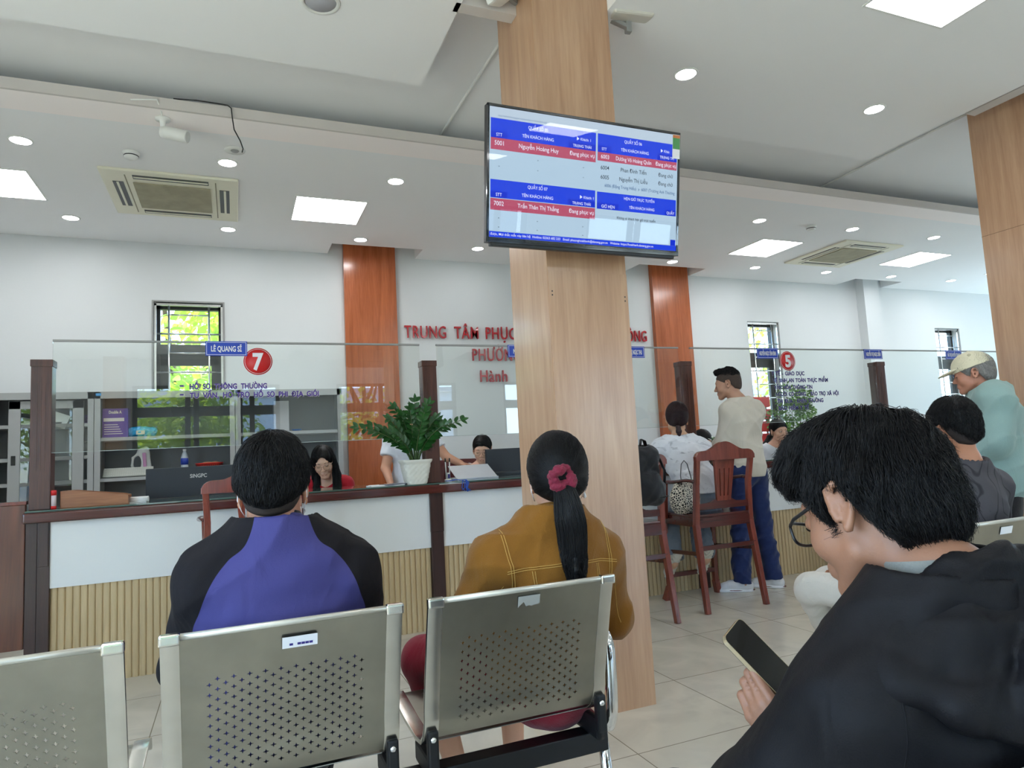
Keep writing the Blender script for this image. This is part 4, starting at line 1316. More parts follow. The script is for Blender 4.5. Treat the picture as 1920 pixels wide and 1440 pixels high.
def surf(f, lo, hi, h, newton=2):
    """surface nets with a coarse pass that skips the empty space"""
    lo, hi = np.array(lo, float), np.array(hi, float)
    C = 4
    nb = np.maximum(1, np.ceil((hi - lo) / (h * C)).astype(int))
    n = nb * C + 1
    ax = [lo[i] + (np.arange(nb[i]) + 0.5) * h * C for i in range(3)]
    G = np.stack(np.meshgrid(*ax, indexing='ij'), -1).reshape(-1, 3)
    dc = ev(f, G)
    near = (np.abs(dc) < h * C * 2.2).reshape(nb)
    F = np.repeat(np.repeat(np.repeat(dc.reshape(nb), C, 0), C, 1), C, 2)
    F = np.pad(F, ((0, 1),) * 3, mode='edge')
    mask = np.repeat(np.repeat(np.repeat(near, C, 0), C, 1), C, 2)
    m2 = np.zeros(n, bool); m2[:-1, :-1, :-1] |= mask; m2[1:, 1:, 1:] |= mask; m2[1:, :-1, :-1] |= mask; m2[:-1, 1:, :-1] |= mask; m2[:-1, :-1, 1:] |= mask
    idx = np.argwhere(m2)
    F[m2] = ev(f, lo + idx * h)
    # cells
    s = F < 0
    c = [s[dx:n[0] - 1 + dx, dy:n[1] - 1 + dy, dz:n[2] - 1 + dz] for dx in (0, 1) for dy in (0, 1) for dz in (0, 1)]
    cnt = sum(x.astype(np.int8) for x in c)
    act = (cnt > 0) & (cnt < 8)
    cells = np.argwhere(act)
    if len(cells) == 0: return np.zeros((0, 3)), np.zeros((0, 4), int)
    vid = -np.ones(act.shape, int); vid[act] = np.arange(len(cells))
    acc = np.zeros((len(cells), 3)); w = np.zeros(len(cells))
    corner = [(a, b, d) for a in (0, 1) for b in (0, 1) for d in (0, 1)]
    vals = {q: F[cells[:, 0] + q[0], cells[:, 1] + q[1], cells[:, 2] + q[2]] for q in corner}
    for i, p in enumerate(corner):
        for q in corner[i + 1:]:
            if sum(abs(p[t] - q[t]) for t in range(3)) != 1: continue
            a, b = vals[p], vals[q]
            x = (a < 0) != (b < 0)
            t = np.where(x, a / np.where(x, a - b, 1), 0)
            pt = np.array(p) + t[:, None] * (np.array(q) - np.array(p))
            acc[x] += pt[x]; w[x] += 1
    V = lo + (cells + acc / w[:, None]) * h
    Q = []
    for d in range(3):
        e = [0, 0, 0]; e[d] = 1
        u, v = (d + 1) % 3, (d + 2) % 3
        sl0 = [slice(0, n[i] - e[i]) for i in range(3)]; sl1 = [slice(e[i], n[i]) for i in range(3)]
        a, b = s[tuple(sl0)], s[tuple(sl1)]
        ch = np.argwhere(a != b)
        ok = (ch[:, u] > 0) & (ch[:, v] > 0) & (ch[:, u] < n[u] - 1) & (ch[:, v] < n[v] - 1)
        ch = ch[ok]
        ins = a[tuple(ch.T)]
        def cid(du, dv):
            cc = ch.copy(); cc[:, u] += du; cc[:, v] += dv
            return vid[tuple(cc.T)]
        q = np.stack([cid(-1, -1), cid(0, -1), cid(0, 0), cid(-1, 0)], 1)
        q[~ins] = q[~ins][:, ::-1]
        Q.append(q)
    Q = np.concatenate(Q)
    Q = Q[(Q >= 0).all(1)]
    for _ in range(newton):
        g = grad(f, V); g2 = (g * g).sum(1) + 1e-6
        st = np.clip(ev(f, V) / g2, -h, h)
        V = V - g * st[:, None]
    return V, Q
def mesh_np(name, V, Q, mat, parent=None, smooth=True, loc=None):
    me = bpy.data.meshes.new(name)
    nq = len(Q); k = Q.shape[1] if nq else 4
    me.vertices.add(len(V)); me.vertices.foreach_set('co', np.ascontiguousarray(V, dtype=np.float32).ravel())
    me.loops.add(nq * k); me.loops.foreach_set('vertex_index', np.ascontiguousarray(Q, dtype=np.int32).ravel())
    me.polygons.add(nq)
    me.polygons.foreach_set('loop_start', np.arange(0, nq * k, k, dtype=np.int32))
    me.polygons.foreach_set('loop_total', np.full(nq, k, dtype=np.int32))
    me.polygons.foreach_set('use_smooth', np.full(nq, smooth))
    me.update(calc_edges=True)
    me.materials.append(mat)
    o = bpy.data.objects.new(name, me)
    COL.objects.link(o)
    o.parent = parent
    if loc is not None: o.location = loc
    return o
def solid(name, f, lo, hi, h, mat, parent=None, newton=2):
    V, Q = surf(f, lo, hi, h, newton)
    return mesh_np(name, V, Q, mat, parent)

# ---------------------------------------------------------------- hair strands
def strands(f, region, flow, n, L, r, seed=0, steps=6, lift=0.002, jit=0.25, lo=None, hi=None, h=0.012, wave=0.0, liftend=0.0, accept=None):
    """thin tapering locks that start on the surface f<0 (inside region) and run along flow(p)"""
    V, Q = surf(f, lo, hi, h, 1)
    rs = np.random.RandomState(seed)
    # random points on quads
    A_ = V[Q[:, 0]]; B_ = V[Q[:, 1]]; C_ = V[Q[:, 2]]; D_ = V[Q[:, 3]]
    ar = _len(np.cross(B_ - A_, D_ - A_)) + 1e-12
    ctr = (A_ + C_) / 2
    ok = region(ctr)
    ar = ar * ok
    pick = rs.choice(len(Q), n, p=ar / ar.sum())
    u, v = rs.rand(n, 1), rs.rand(n, 1)
    p = A_[pick] * (1 - u) * (1 - v) + B_[pick] * u * (1 - v) + C_[pick] * u * v + D_[pick] * (1 - u) * v
    Ls = L * (0.6 + 0.8 * rs.rand(n, 1))
    jd = rs.randn(n, 3) * jit
    ph = rs.rand(n, 1) * 6.28
    path = []
    base_l = lift * (0.2 + 1.4 * rs.rand(n, 1))
    for s in range(steps + 1):
        g = grad(f, p); g /= (_len(g)[:, None] + 1e-6)
        d = f(p)[:, None]
        tgt = base_l + liftend * (s / steps) ** 2 * rs.rand(n, 1)
        if s == 0: tgt = -0.001 * np.ones((n, 1))
        p = p - g * (d - tgt)
        path.append(p.copy())
        t = flow(p) + jd + (wave * np.sin(ph + s * 1.3) * np.cross(g, flow(p)) if wave else 0)
        t = t - g * (t * g).sum(1, keepdims=True)
        t /= (_len(t)[:, None] + 1e-6)
        p = p + t * Ls / steps
    P = np.stack(path, 1)  # n, steps+1, 3
    return P
def strand_mesh(P, r, tip=0.25):
    n, m, _ = P.shape
    T = np.gradient(P, axis=1); T /= (_len(T)[..., None] + 1e-9)
    ref = np.zeros_like(T); ref[..., 2] = 1
    a = np.cross(T, ref); la = _len(a)[..., None]; a = np.where(la < 0.05, np.array([1.0, 0, 0]), a / (la + 1e-9))
    b = np.cross(T, a)
    prof = np.interp(np.linspace(0, 1, m), [0, 0.15, 0.6, 1], [0.8, 1.0, 0.85, tip])[None, :, None]
    V = []
    for k in range(3):
        an = 2 * PI * k / 3
        V.append(P + (a * math.cos(an) + b * math.sin(an)) * r * prof)
    V = np.stack(V, 2)  # n,m,3,3
    idx = np.arange(n * m * 3).reshape(n, m, 3)
    Q = []
    for k in range(3):
        k2 = (k + 1) % 3
        Q.append(np.stack([idx[:, :-1, k], idx[:, :-1, k2], idx[:, 1:, k2], idx[:, 1:, k]], -1).reshape(-1, 4))
    return V.reshape(-1, 3), np.concatenate(Q)

def join_np(parts):
    Vs, Qs, off = [], [], 0
    for V, Q in parts:
        Vs.append(V); Qs.append(Q + off); off += len(V)
    return np.concatenate(Vs), np.concatenate(Qs)

# ---------------------------------------------------------------- heads
def head_sdf(fem=False, blob=False):
    s = Sdf()
    w = 0.96 if fem else 1.0
    s.ell((0, -0.018, 0.036), (0.074 * w, 0.094, 0.084), 0.0)
    s.ell((0, 0.022, -0.020), (0.062 * w, 0.066, 0.078), 0.03)
    s.cone((-0.046 * w, 0.005, -0.058), (-0.014, 0.066, -0.094), 0.020, 0.016, 0.02)
    s.cone((0.046 * w, 0.005, -0.058), (0.014, 0.066, -0.094), 0.020, 0.016, 0.02)
    s.ell((0, 0.066, -0.092), (0.022, 0.022, 0.018), 0.015)
    # cheeks
    for q in (-1, 1):
        s.ell((q * 0.040 * w, 0.050, -0.030), (0.024, 0.026, 0.026), 0.02)
    # brow ridge and sockets
    s.cone((-0.034, 0.072, 0.026), (0.034, 0.072, 0.026), 0.011, 0.011, 0.014)
    for q in (-1, 1):
        s.ell((q * 0.031, 0.094, 0.006), (0.019, 0.014, 0.011), 0.010, mode='s')
        s.ell((q * 0.031, 0.074, 0.004), (0.015, 0.0125, 0.0115), 0.003)
    # nose
    s.cone((0, 0.080, 0.010), (0, 0.101, -0.030), 0.006, 0.0095, 0.008)
    for q in (-1, 1):
        s.ell((q * 0.0105, 0.093, -0.034), (0.0075, 0.010, 0.0065), 0.005)
    # mouth
    s.ell((0, 0.080, -0.062), (0.026, 0.012, 0.016), 0.010)
    s.cone((-0.018, 0.083, -0.058), (0.018, 0.083, -0.058), 0.0045, 0.0045, 0.005)
    s.cone((-0.015, 0.083, -0.069), (0.015, 0.083, -0.069), 0.0055, 0.0055, 0.005)
    s.cone((-0.018, 0.0905, -0.0632), (0.018, 0.0905, -0.0632), 0.0012, 0.0012, 0.002, mode='s')
    # ears
    for q in (-1, 1):
        Re = rotm(0, 0, -q * 24)
        e0 = A3(q * 0.074 * w, -0.010, -0.004)
        loc = lambda y, z, x=0.0: e0 + A3(q * x, y, z) @ Re.T
        s.ell(e0 + A3(q * 0.006, -0.004, 0), (0.0045, 0.016, 0.026), 0.006, R=Re)
        arc = [(0.012, 0.012, .004), (0.008, 0.026, .009), (-0.004, 0.033, .012), (-0.016, 0.029, .014), (-0.021, 0.014, .015), (-0.018, -0.004, .014), (-0.010, -0.018, .011), (-0.002, -0.028, .007)]
        pts = [loc(y, z, x) for y, z, x in arc]
        s.chain(pts, [0.0034, 0.0042, 0.0046, 0.0048, 0.0048, 0.0042, 0.0044, 0.0065], 0.002, 0.0025)
        s.ell(loc(0.001, -0.003, 0.0140), (0.0058, 0.0080, 0.0110), 0.002, R=Re, mode='s')
        s.ell(loc(-0.009, 0.019, 0.0165), (0.0050, 0.0045, 0.0085), 0.002, R=Re, mode='s')
        s.cone(loc(-0.009, 0.016, .009), loc(-0.010, -0.010, .009), 0.003, 0.003, 0.003)
    return s

def skull_hair(t=0.014, back=0.006, top=0.008, fem=False):
    """smooth cap a little larger than the skull"""
    s = Sdf()
    w = 0.97 if fem else 1.0
    s.ell((0, -0.020 - back * 0.5, 0.038 + top * 0.4), (0.074 * w + t, 0.094 + t + back, 0.084 + t + top), 0)
    s.ell((0, -0.048, -0.025), (0.056 + t, 0.056 + t, 0.06), 0.04)
    return s
def hairline(front=0.062, temple=0.030, burn=-0.012, ear=0.006, nape=-0.070, k=0.012, q=5.0):
    """positive below the hairline (to be cut away)"""
    ys = [-0.13, -0.06, -0.040, -0.026, -0.004, 0.010, 0.024, 0.045, 0.070, 0.10]
    zs = [nape, nape, nape * 0.5 + 0.01, ear + 0.022, ear + 0.030, burn + 0.006, burn + 0.012, temple, front, front + 0.012]
    return lambda P: (np.interp(P[:, 1], ys, zs) + np.where(P[:, 1] < -0.03, q * P[:, 0] ** 2, 0.0) * np.clip((-0.03 - P[:, 1]) / 0.03, 0, 1) - P[:, 2]) * 0.7

SKINS = {}
def skin(rgb):
    if rgb not in SKINS:
        SKINS[rgb] = plain('skin_%d' % len(SKINS), srgb(*rgb), 0.5, sss=0.08, var=0.035, vscale=18, bump=0.08, bscale=220)
    return SKINS[rgb]
M['hair'] = plain('black_hair', srgb(16, 14, 15), 0.5, spec=0.28, var=0.25, vscale=60)
M['hairbrown'] = plain('dark_brown_hair', srgb(44, 26, 28), 0.45, spec=0.35, var=0.25, vscale=60)
M['hairgrey'] = plain('grey_hair', srgb(150, 146, 142), 0.55, var=0.2, vscale=60)
M['lip'] = plain('lips', srgb(176, 74, 72), 0.4)
M['lipm'] = plain('lips_pale', srgb(150, 92, 78), 0.45)
M['brow'] = plain('eyebrow_hair', srgb(34, 26, 24), 0.7)
M['lash'] = plain('eyelash', srgb(24, 18, 18), 0.6)
M['eye'] = plain('eye_white', srgb(225, 220, 214), 0.2)
M['iris'] = plain('dark_iris', srgb(30, 20, 16), 0.15)
M['rimmetal'] = plain('thin_gold_rim', srgb(190, 160, 140), 0.25, metal=0.9)

def hand_sdf(s, w, d, n, side, curl=(0.5, 0.5, 0.55, 0.6), thumb=0.5, sz=1.0, spread=0.0, k=0.010, kf=0.004):
    """palm, five fingers.  w wrist, d direction of the forearm, n palm normal (fingers bend that way),
    side = unit vector towards the thumb"""
    w, d, n = (np.array(v, float) for v in (w, d, n))
    d /= np.linalg.norm(d); n = n - d * (n @ d); n /= np.linalg.norm(n)
    t = np.cross(d, n)
    if t @ np.array(side, float) < 0: t = -t
    Rp = np.stack([t, n, d], 1)
    c = w + d * 0.047 * sz
    s.ell(c, (0.040 * sz, 0.014 * sz, 0.050 * sz), k, R=Rp)
    s.ell(w + d * 0.022 * sz + t * 0.022 * sz + n * 0.006 * sz, (0.018 * sz, 0.014 * sz, 0.030 * sz), k, R=Rp)
    ln = [(0.043, 0.026, 0.021), (0.048, 0.029, 0.022), (0.045, 0.027, 0.021), (0.034, 0.021, 0.019)]
    for i in range(4):
        base = w + (d * (0.086 - 0.003 * abs(i - 1)) + t * (0.028 - 0.0185 * i)) * sz
        a = 0.15 + curl[i] * 0.35
        dirn = d + t * spread * (1.2 - i) * 0.2
        p = base.copy(); pts = [base - d * 0.02 * sz, base]; rs_ = [0.0085 * sz, 0.0088 * sz]
        for j in range(3):
            v = dirn / np.linalg.norm(dirn) * math.cos(a) + n * math.sin(a)
            p = p + v * ln[i][j] * sz
            pts.append(p.copy()); rs_.append((0.0080, 0.0074, 0.0062)[j] * sz)
            a += curl[i] * 1.25
        s.chain(pts, rs_, kf, 0.003)
    b = w + (d * 0.020 + t * 0.026 + n * 0.008) * sz
    v1 = d * 0.62 + t * 0.70 + n * (0.25 + 0.4 * thumb); v1 /= np.linalg.norm(v1)
    v2 = d * 0.85 + t * (0.40 - 0.5 * thumb) + n * (0.25 + 0.5 * thumb); v2 /= np.linalg.norm(v2)
    v3 = d * 0.95 + t * (0.2 - 0.7 * thumb) + n * (0.2 + 0.5 * thumb); v3 /= np.linalg.norm(v3)
    p1 = b + v1 * 0.038 * sz; p2 = p1 + v2 * 0.030 * sz; p3 = p2 + v3 * 0.024 * sz
    s.chain([b, p1, p2, p3], [0.0135 * sz, 0.0105 * sz, 0.0095 * sz, 0.0075 * sz], k, 0.004)
    return s

class Fig:
    """a person: joints given in a local frame (x right, y forward, z up, origin on the floor under the hips)"""
    SIT = dict(pel=(0, 0, 0.53), waist=(0, -0.015, 0.68), chest=(0, -0.01, 0.86), neck=(0, -0.02, 1.00), head=(0, 0.015, 1.135),
               shL=(-0.170, -0.015, 0.955), shR=(0.170, -0.015, 0.955), elL=(-0.235, 0.03, 0.70), elR=(0.235, 0.03, 0.70),
               wrL=(-0.13, 0.235, 0.60), wrR=(0.13, 0.235, 0.60),
               hipL=(-0.09, 0.0, 0.515), hipR=(0.09, 0.0, 0.515), knL=(-0.12, 0.42, 0.50), knR=(0.12, 0.42, 0.50),
               anL=(-0.12, 0.44, 0.085), anR=(0.12, 0.44, 0.085), toL=(-0.14, 0.58, 0.03), toR=(0.14, 0.58, 0.03))
    STAND = dict(pel=(0, 0, 0.93), waist=(0, 0, 1.08), chest=(0, 0, 1.28), neck=(0, -0.02, 1.425), head=(0, 0.015, 1.565),
                 shL=(-0.175, -0.01, 1.385), shR=(0.175, -0.01, 1.385), elL=(-0.235, -0.01, 1.12), elR=(0.235, -0.01, 1.12),
                 wrL=(-0.23, 0.08, 0.88), wrR=(0.23, 0.08, 0.88),
                 hipL=(-0.09, 0, 0.89), hipR=(0.09, 0, 0.89), knL=(-0.10, 0.01, 0.49), knR=(0.10, 0.01, 0.49),
                 anL=(-0.10, -0.02, 0.085), anR=(0.10, -0.02, 0.085), toL=(-0.12, 0.12, 0.03), toR=(0.12, 0.12, 0.03))
    def __init__(self, base, loc, rz, label, skin_rgb, sc=1.0, hrot=(0, 0, 0), fem=False, girth=1.0, headsz=1.0, hands=None, scz=1.0, **J):
        self.J = {k: np.array(v, float) for k, v in base.items()}
        for k, v in J.items(): self.J[k] = np.array(v, float)
        self.sc, self.fem, self.g = sc, fem, girth
        for k in self.J: self.J[k] = self.J[k] * sc
        self.hs = headsz
        self.HR = rotm(*hrot)
        self.HT = self.J['head']
        self.skin = skin(skin_rgb)
        self.root = empty('person', loc, rz, label, 'person')
        self.hands = hands or {}
        self.head_l = head_sdf(fem)
        self.build_parts()
    def hl(self, f):
        """head-local field to body frame (with head scale)"""
        return lambda P: f(((P - self.HT) @ self.HR) / self.hs) * self.hs
    def hp(self, *p):
        return self.HT + (self.HR @ np.array(p, float)) * self.hs
    def torso(self, s, add=0.0, k=0.03):
        J, g = self.J, self.g
        y = 0.70 if not self.fem else 0.72
        w = 0.92 if self.fem else 1.0
        s.cone(J['pel'] + A3(0, 0, 0.0), J['waist'], (0.165 if self.fem else 0.160) * g + add, 0.130 * g * w + add, 0.0, sc=(1, 0.74, 1))
        s.cone(J['waist'], J['chest'], 0.130 * g * w + add, 0.158 * g * w + add, k, sc=(1, y, 1))
        s.cone(J['chest'], J['chest'] * 0.45 + J['neck'] * 0.55, 0.158 * g * w + add, 0.095 * g + add, k, sc=(1, 0.68, 1))
        s.cone(J['shL'], J['shR'], 0.058 + add, 0.058 + add, k)
        for q in 'LR':
            s.cone(J['neck'] + A3(0, -0.01, 0.015), J['sh' + q] + A3(0, 0, 0.012), 0.046 + add, 0.042 + add, k)
        return s
    def arm(self, s, q, add=0.0, k=0.02, lower=True):
        J = self.J; w = 0.88 if self.fem else 1.0
        s.cone(J['sh' + q], J['el' + q], 0.054 * w + add, 0.040 * w + add, k)
        if lower: s.cone(J['el' + q], J['wr' + q], 0.040 * w + add, 0.026 * w + add, 0.01)
        return s
    def leg(self, s, q, add=0.0, k=0.03, lower=True, flare=0.0):
        J = self.J; g = self.g
        s.cone(J['hip' + q], J['kn' + q], 0.088 * g + add, 0.058 * g + add, k)
        if lower: s.cone(J['kn' + q], J['an' + q], 0.056 * g + add + flare * 0.5, 0.036 + add + flare, 0.015)
        return s
    def build_parts(self):
        J = self.J
        s = Sdf(); self.torso(s)
        for q in 'LR':
            self.arm(s, q); self.leg(s, q)
            s.cone(J['an' + q] + A3(0, -0.02, -0.03), J['to' + q], 0.036, 0.028, 0.02)
            d = J['wr' + q] - J['el' + q]; d = d / np.linalg.norm(d)
            hd = self.hands.get(q, {})
            dd = np.array(hd.get('d', d), float)
            nn = np.array(hd.get('n', (0, 0.2, -1)), float)
            sd = np.array(hd.get('t', (1 if q == 'L' else -1, 0, 0)), float)
            hand_sdf(s, J['wr' + q], dd, nn, sd, hd.get('curl', (0.5, 0.5, 0.55, 0.6)), hd.get('thumb', 0.4), hd.get('sz', 0.92 if self.fem else 1.0))
        nr = 0.046 if self.fem else 0.055
        s.cone(J['neck'] + A3(0, -0.005, -0.04), self.hp(0, -0.025, -0.045), nr + 0.008, nr, 0.02)
        s.cone(self.hp(0, -0.03, -0.04), self.hp(0, -0.04, 0.0), nr * 0.95, nr * 1.02, 0.02)
        body = s
        hf = self.hl(self.head_l)
        self.body = lambda P: smin(body(P), hf(P), 0.012)
    def bounds(self, pad=0.12):
        A_ = np.array(list(self.J.values()))
        lo, hi = A_.min(0) - pad - 0.03, A_.max(0) + pad + 0.03
        lo[2] = max(lo[2], -0.02) if self.J['anL'][2] < 0.2 else lo[2]
        return lo - A3(0.03, 0.03, 0), hi + A3(0.03, 0.03, 0.03)
    def make_body(self, h=0.0065):
        lo, hi = self.bounds()
        return solid('body', self.body, lo, hi, h, self.skin, self.root)
    # ---- head extras
    def in_head(self, V):
        return self.HT + (V * self.hs) @ self.HR.T
    def hmesh(self, name, f, lo, hi, h, mat, parent=None):
        V, Q = surf(f, lo, hi, h)
        return mesh_np(name, self.in_head(V), Q, mat, parent or self.root)
    def cap(self, f, mat, region=None, flow=None, n=1500, L=0.06, r=0.0007, seed=1, h=0.005, lo=(-.13, -.16, -.17), hi=(.13, .14, .18), name='hair', **kw):
        """hair = solid cap plus loose locks, one mesh"""
        V, Q = surf(f, lo, hi, h)
        parts = [(V, Q)]
        if n:
            P = strands(f, region or (lambda c: np.ones(len(c), bool)), flow, n, L, r, seed, lo=lo, hi=hi, **kw)
            parts.append(strand_mesh(P, r))
        V, Q = join_np(parts)
        return mesh_np(name, self.in_head(V), Q, mat, self.root)
    def face(self, lip='lip', eyes='down', brow=True):
        m = M[lip]
        s = Sdf(); s.cone((-0.016, 0.0865, -0.0585), (0.016, 0.0865, -0.0585), 0.0028, 0.0028, 0, sc=(1, 1, 1)); s.cone((0, 0.0885, -0.0590), (0, 0.0885, -0.0590), 0.0032, 0.0032, 0.006)
        s.cone((-0.013, 0.0875, -0.0685), (0.013, 0.0875, -0.0685), 0.0034, 0.0034, 0.002)
        self.hmesh('lips', s, (-.03, .07, -.08), (.03, .1, -.05), 0.0016, m)
        for q in (-1, 1):
            if brow:
                t = MB().tube([self.hp(q * 0.016, 0.0845, 0.0215), self.hp(q * 0.030, 0.0825, 0.0265), self.hp(q * 0.046, 0.0715, 0.0205)], [0.0022, 0.0026, 0.0012], n=6)
                t.build('eyebrow', M['brow'], self.root)
            if eyes == 'down':
                t = MB().tube([self.hp(q * (0.031 + dx), 0.0868 - abs(dx) * 0.28 - dx * dx * 14, -0.0015 - 0.0022 * (1 - (dx / 0.015) ** 2)) for dx in (-0.0135, -0.007, 0, 0.007, 0.0145)], [0.0006, 0.0013, 0.0015, 0.0013, 0.0006], n=6)
                t.build('eyelash', M['lash'], self.root)
            else:
                e = Sdf(); e.ell((q * 0.031, 0.0755, 0.0045), (0.0125, 0.0122, 0.0062), 0)
                self.hmesh('eye', e, (q * .031 - .02, .055, -.01), (q * .031 + .02, .095, .02), 0.0014, M['eye'])
                e = Sdf(); e.ell((q * 0.031 + eyes[0], 0.0835, 0.0042), (0.0056, 0.0050, 0.0056), 0)
                self.hmesh('iris', e, (q * .031 - .02, .055, -.01), (q * .031 + .02, .095, .02), 0.0012, M['iris'])
                t = MB().tube([self.hp(q * (0.031 + dx), 0.0868 - abs(dx) * 0.25 - dx * dx * 12, 0.0070 + 0.0035 * (1 - (dx / 0.015) ** 2)) for dx in (-0.0135, -0.007, 0, 0.007, 0.0145)], [0.0006, 0.0012, 0.0014, 0.0012, 0.0006], n=6)
                t.build('eyelash', M['lash'], self.root)
    def glasses(self, mat, rim=0.0016, sx=0.026, sz=0.021, dz=-0.004, dy=0.104, square=False, lens=True):
        top = MB()
        for q in (-1, 1):
            pts = []
            for k in range(28):
                a = 2 * PI * k / 28
                cx, cz = math.cos(a), math.sin(a)
                if square:
                    cx = math.copysign(abs(cx) ** 0.6, cx); cz = math.copysign(abs(cz) ** 0.6, cz)
                x = q * (0.033 + sx * cx * q * q) if q > 0 else -(0.033 + sx * cx)
                pts.append(self.hp(x, dy - max(0, abs(x) - 0.03) * 0.30, dz + sz * cz))
            top.tube(pts, rim * self.hs, n=6, closed=True)
            top.tube([self.hp(q * (0.033 + sx), dy - 0.010, dz + 0.010), self.hp(q * 0.071, 0.075, dz + 0.014), self.hp(q * 0.079, 0.03, dz + 0.018), self.hp(q * 0.078, 0.008, dz + 0.022), self.hp(q * 0.075, -0.010, dz + 0.026)], rim * self.hs * 1.1, n=6)
        top.tube([self.hp(-0.008, dy, dz + 0.006), self.hp(0, dy + 0.002, dz + 0.009), self.hp(0.008, dy, dz + 0.006)], rim * self.hs, n=6)
        g = top.build('glasses', mat, self.root)
        if lens:
            l = MB()
            for q in (-1, 1):
                ring = [l.bm.verts.new(self.hp(q * (0.033 + sx * math.cos(2 * PI * k / 20)), dy - max(0, abs(0.033 + sx * math.cos(2 * PI * k / 20)) - 0.03) * 0.3, dz + sz * math.sin(2 * PI * k / 20))) for k in range(20)]
                l.bm.faces.new(ring)
            l.build('lens', M['winglass'], g)
        return g
# ---------------------------------------------------------------- clothes cut from the same figure
def top_f(F, add=0.016, sleeve='long', neck_up=0.02, neck_tilt=0.35, hem=None, amp=0.004, fr=16, seed=0, loose=0.0, sl_end=0.97, k=0.035, cuff=0.0):
    J = F.J
    t = Sdf(); F.torso(t, add + loose, k)
    t.cone(J['pel'] - A3(0, 0, 0.02), J['pel'] + A3(0, 0, 0.10), (0.165 + add + loose) * F.g, (0.150 + add + loose) * F.g, 0.04, sc=(1, 0.78, 1))
    arms = []
    for q in 'LR':
        s = Sdf()
        w = 0.90 if F.fem else 1.0
        sh, el, wr = J['sh' + q], J['el' + q], J['wr' + q]
        s.cone(sh, el, 0.056 * w + add + loose * .7, 0.043 * w + add + loose, 0.0)
        if sleeve == 'long':
            s.cone(el, el + (wr - el) * 1.06, 0.043 * w + add + loose, 0.030 * w + add * 0.8 + cuff, 0.02)
            d = (wr - el) / np.linalg.norm(wr - el)
            hp = half(el + (wr - el) * sl_end, d)
            near = el.copy()
            f = (lambda P, s=s, hp=hp, wr=wr: np.where(_len(P - wr) < 0.16, smax(s(P), hp(P), 0.004), s(P)))
        else:
            d = (el - sh) / np.linalg.norm(el - sh)
            hp = half(sh + (el - sh) * sleeve, d)
            f = (lambda P, s=s, hp=hp: smax(s(P), hp(P), 0.004))
        arms.append(f)
    tt_ = t
    def f(P):
        d = tt_(P)
        for a in arms: d = smin(d, a(P), 0.03)
        return d
    f = offset(f, 0.0, amp, fr, seed, 1.0, 0.9)
    hole = Sdf()
    nr = 0.058 if F.fem else 0.064
    hole.cone(J['neck'] + A3(0, -0.004, neck_up - 0.012), J['neck'] * 0.3 + F.hp(0, -0.02, -0.03) * 0.7 + A3(0, 0, 0.10), nr, nr + 0.01, 0)
    hole.cone(J['neck'] + A3(0, 0.045 + 0.03 * neck_tilt, neck_up - 0.016), J['neck'] + A3(0, 0.09, neck_up + 0.10), nr * 0.62, nr, 0.03)
    Jn = J['neck']
    def cut(P):
        r = np.sqrt((P[:, 0] - Jn[0]) ** 2 + (P[:, 1] - Jn[1]) ** 2)
        return (P[:, 2] - (Jn[2] + neck_up - neck_tilt * np.clip(P[:, 1] - Jn[1], -0.08, 0.08) + np.maximum(0, r - 0.078) * 1.3)) * 0.6
    g = lambda P: smax(smax(f(P), -hole(P), 0.006), cut(P), 0.006)
    if hem is not None:
        hz = half((0, 0, hem), (0, 0, -1))
        g2 = g
        # hem only trims the trunk, not hanging arms
        g = lambda P: np.where(np.abs(P[:, 0] - J['pel'][0]) < 0.26, smax(g2(P), hz(P), 0.004), g2(P))
    return g
def trousers_f(F, add=0.014, length=0.95, flare=0.0, amp=0.004, fr=18, seed=3, top=None, k=0.03):
    J = F.J
    s = Sdf()
    g = F.g
    s.cone(J['pel'] - A3(0, 0, 0.02), J['pel'] + A3(0, 0, 0.09), (0.160 + add) * g, (0.140 + add) * g, 0, sc=(1, 0.78, 1))
    outs = []
    for q in 'LR':
        l = Sdf()
        l.cone(J['hip' + q], J['kn' + q], 0.090 * g + add, 0.060 * g + add, 0)
        l.cone(J['kn' + q], J['kn' + q] + (J['an' + q] - J['kn' + q]) * 1.05, 0.060 * g + add, 0.040 + add + flare, 0.02)
        d = (J['an' + q] - J['kn' + q]); d = d / np.linalg.norm(d)
        hp = half(J['kn' + q] + (J['an' + q] - J['kn' + q]) * length, d)
        kn = J['kn' + q]; an = J['an' + q]
        outs.append(lambda P, l=l, hp=hp, c=an: np.where(_len(P - c) < 0.34, smax(l(P), hp(P), 0.003), l(P)))
    def f(P):
        d = s(P)
        for a in outs: d = smin(d, a(P), k)
        return d
    f = offset(f, 0, amp, fr, seed, 1.0, 0.9)
    tz = J['pel'][2] + 0.085 if top is None else top
    hz = half((0, 0, tz), (0, 0, 1))
    return lambda P: np.where(np.abs(P[:, 1] - J['pel'][1]) < 0.25, smax(f(P), hz(P), 0.004), f(P))
def garment(F, name, f, mat, h=0.008, parent=None):
    lo, hi = F.bounds(0.13)
    return solid(name, f, lo, hi, h, mat, parent or F.root)
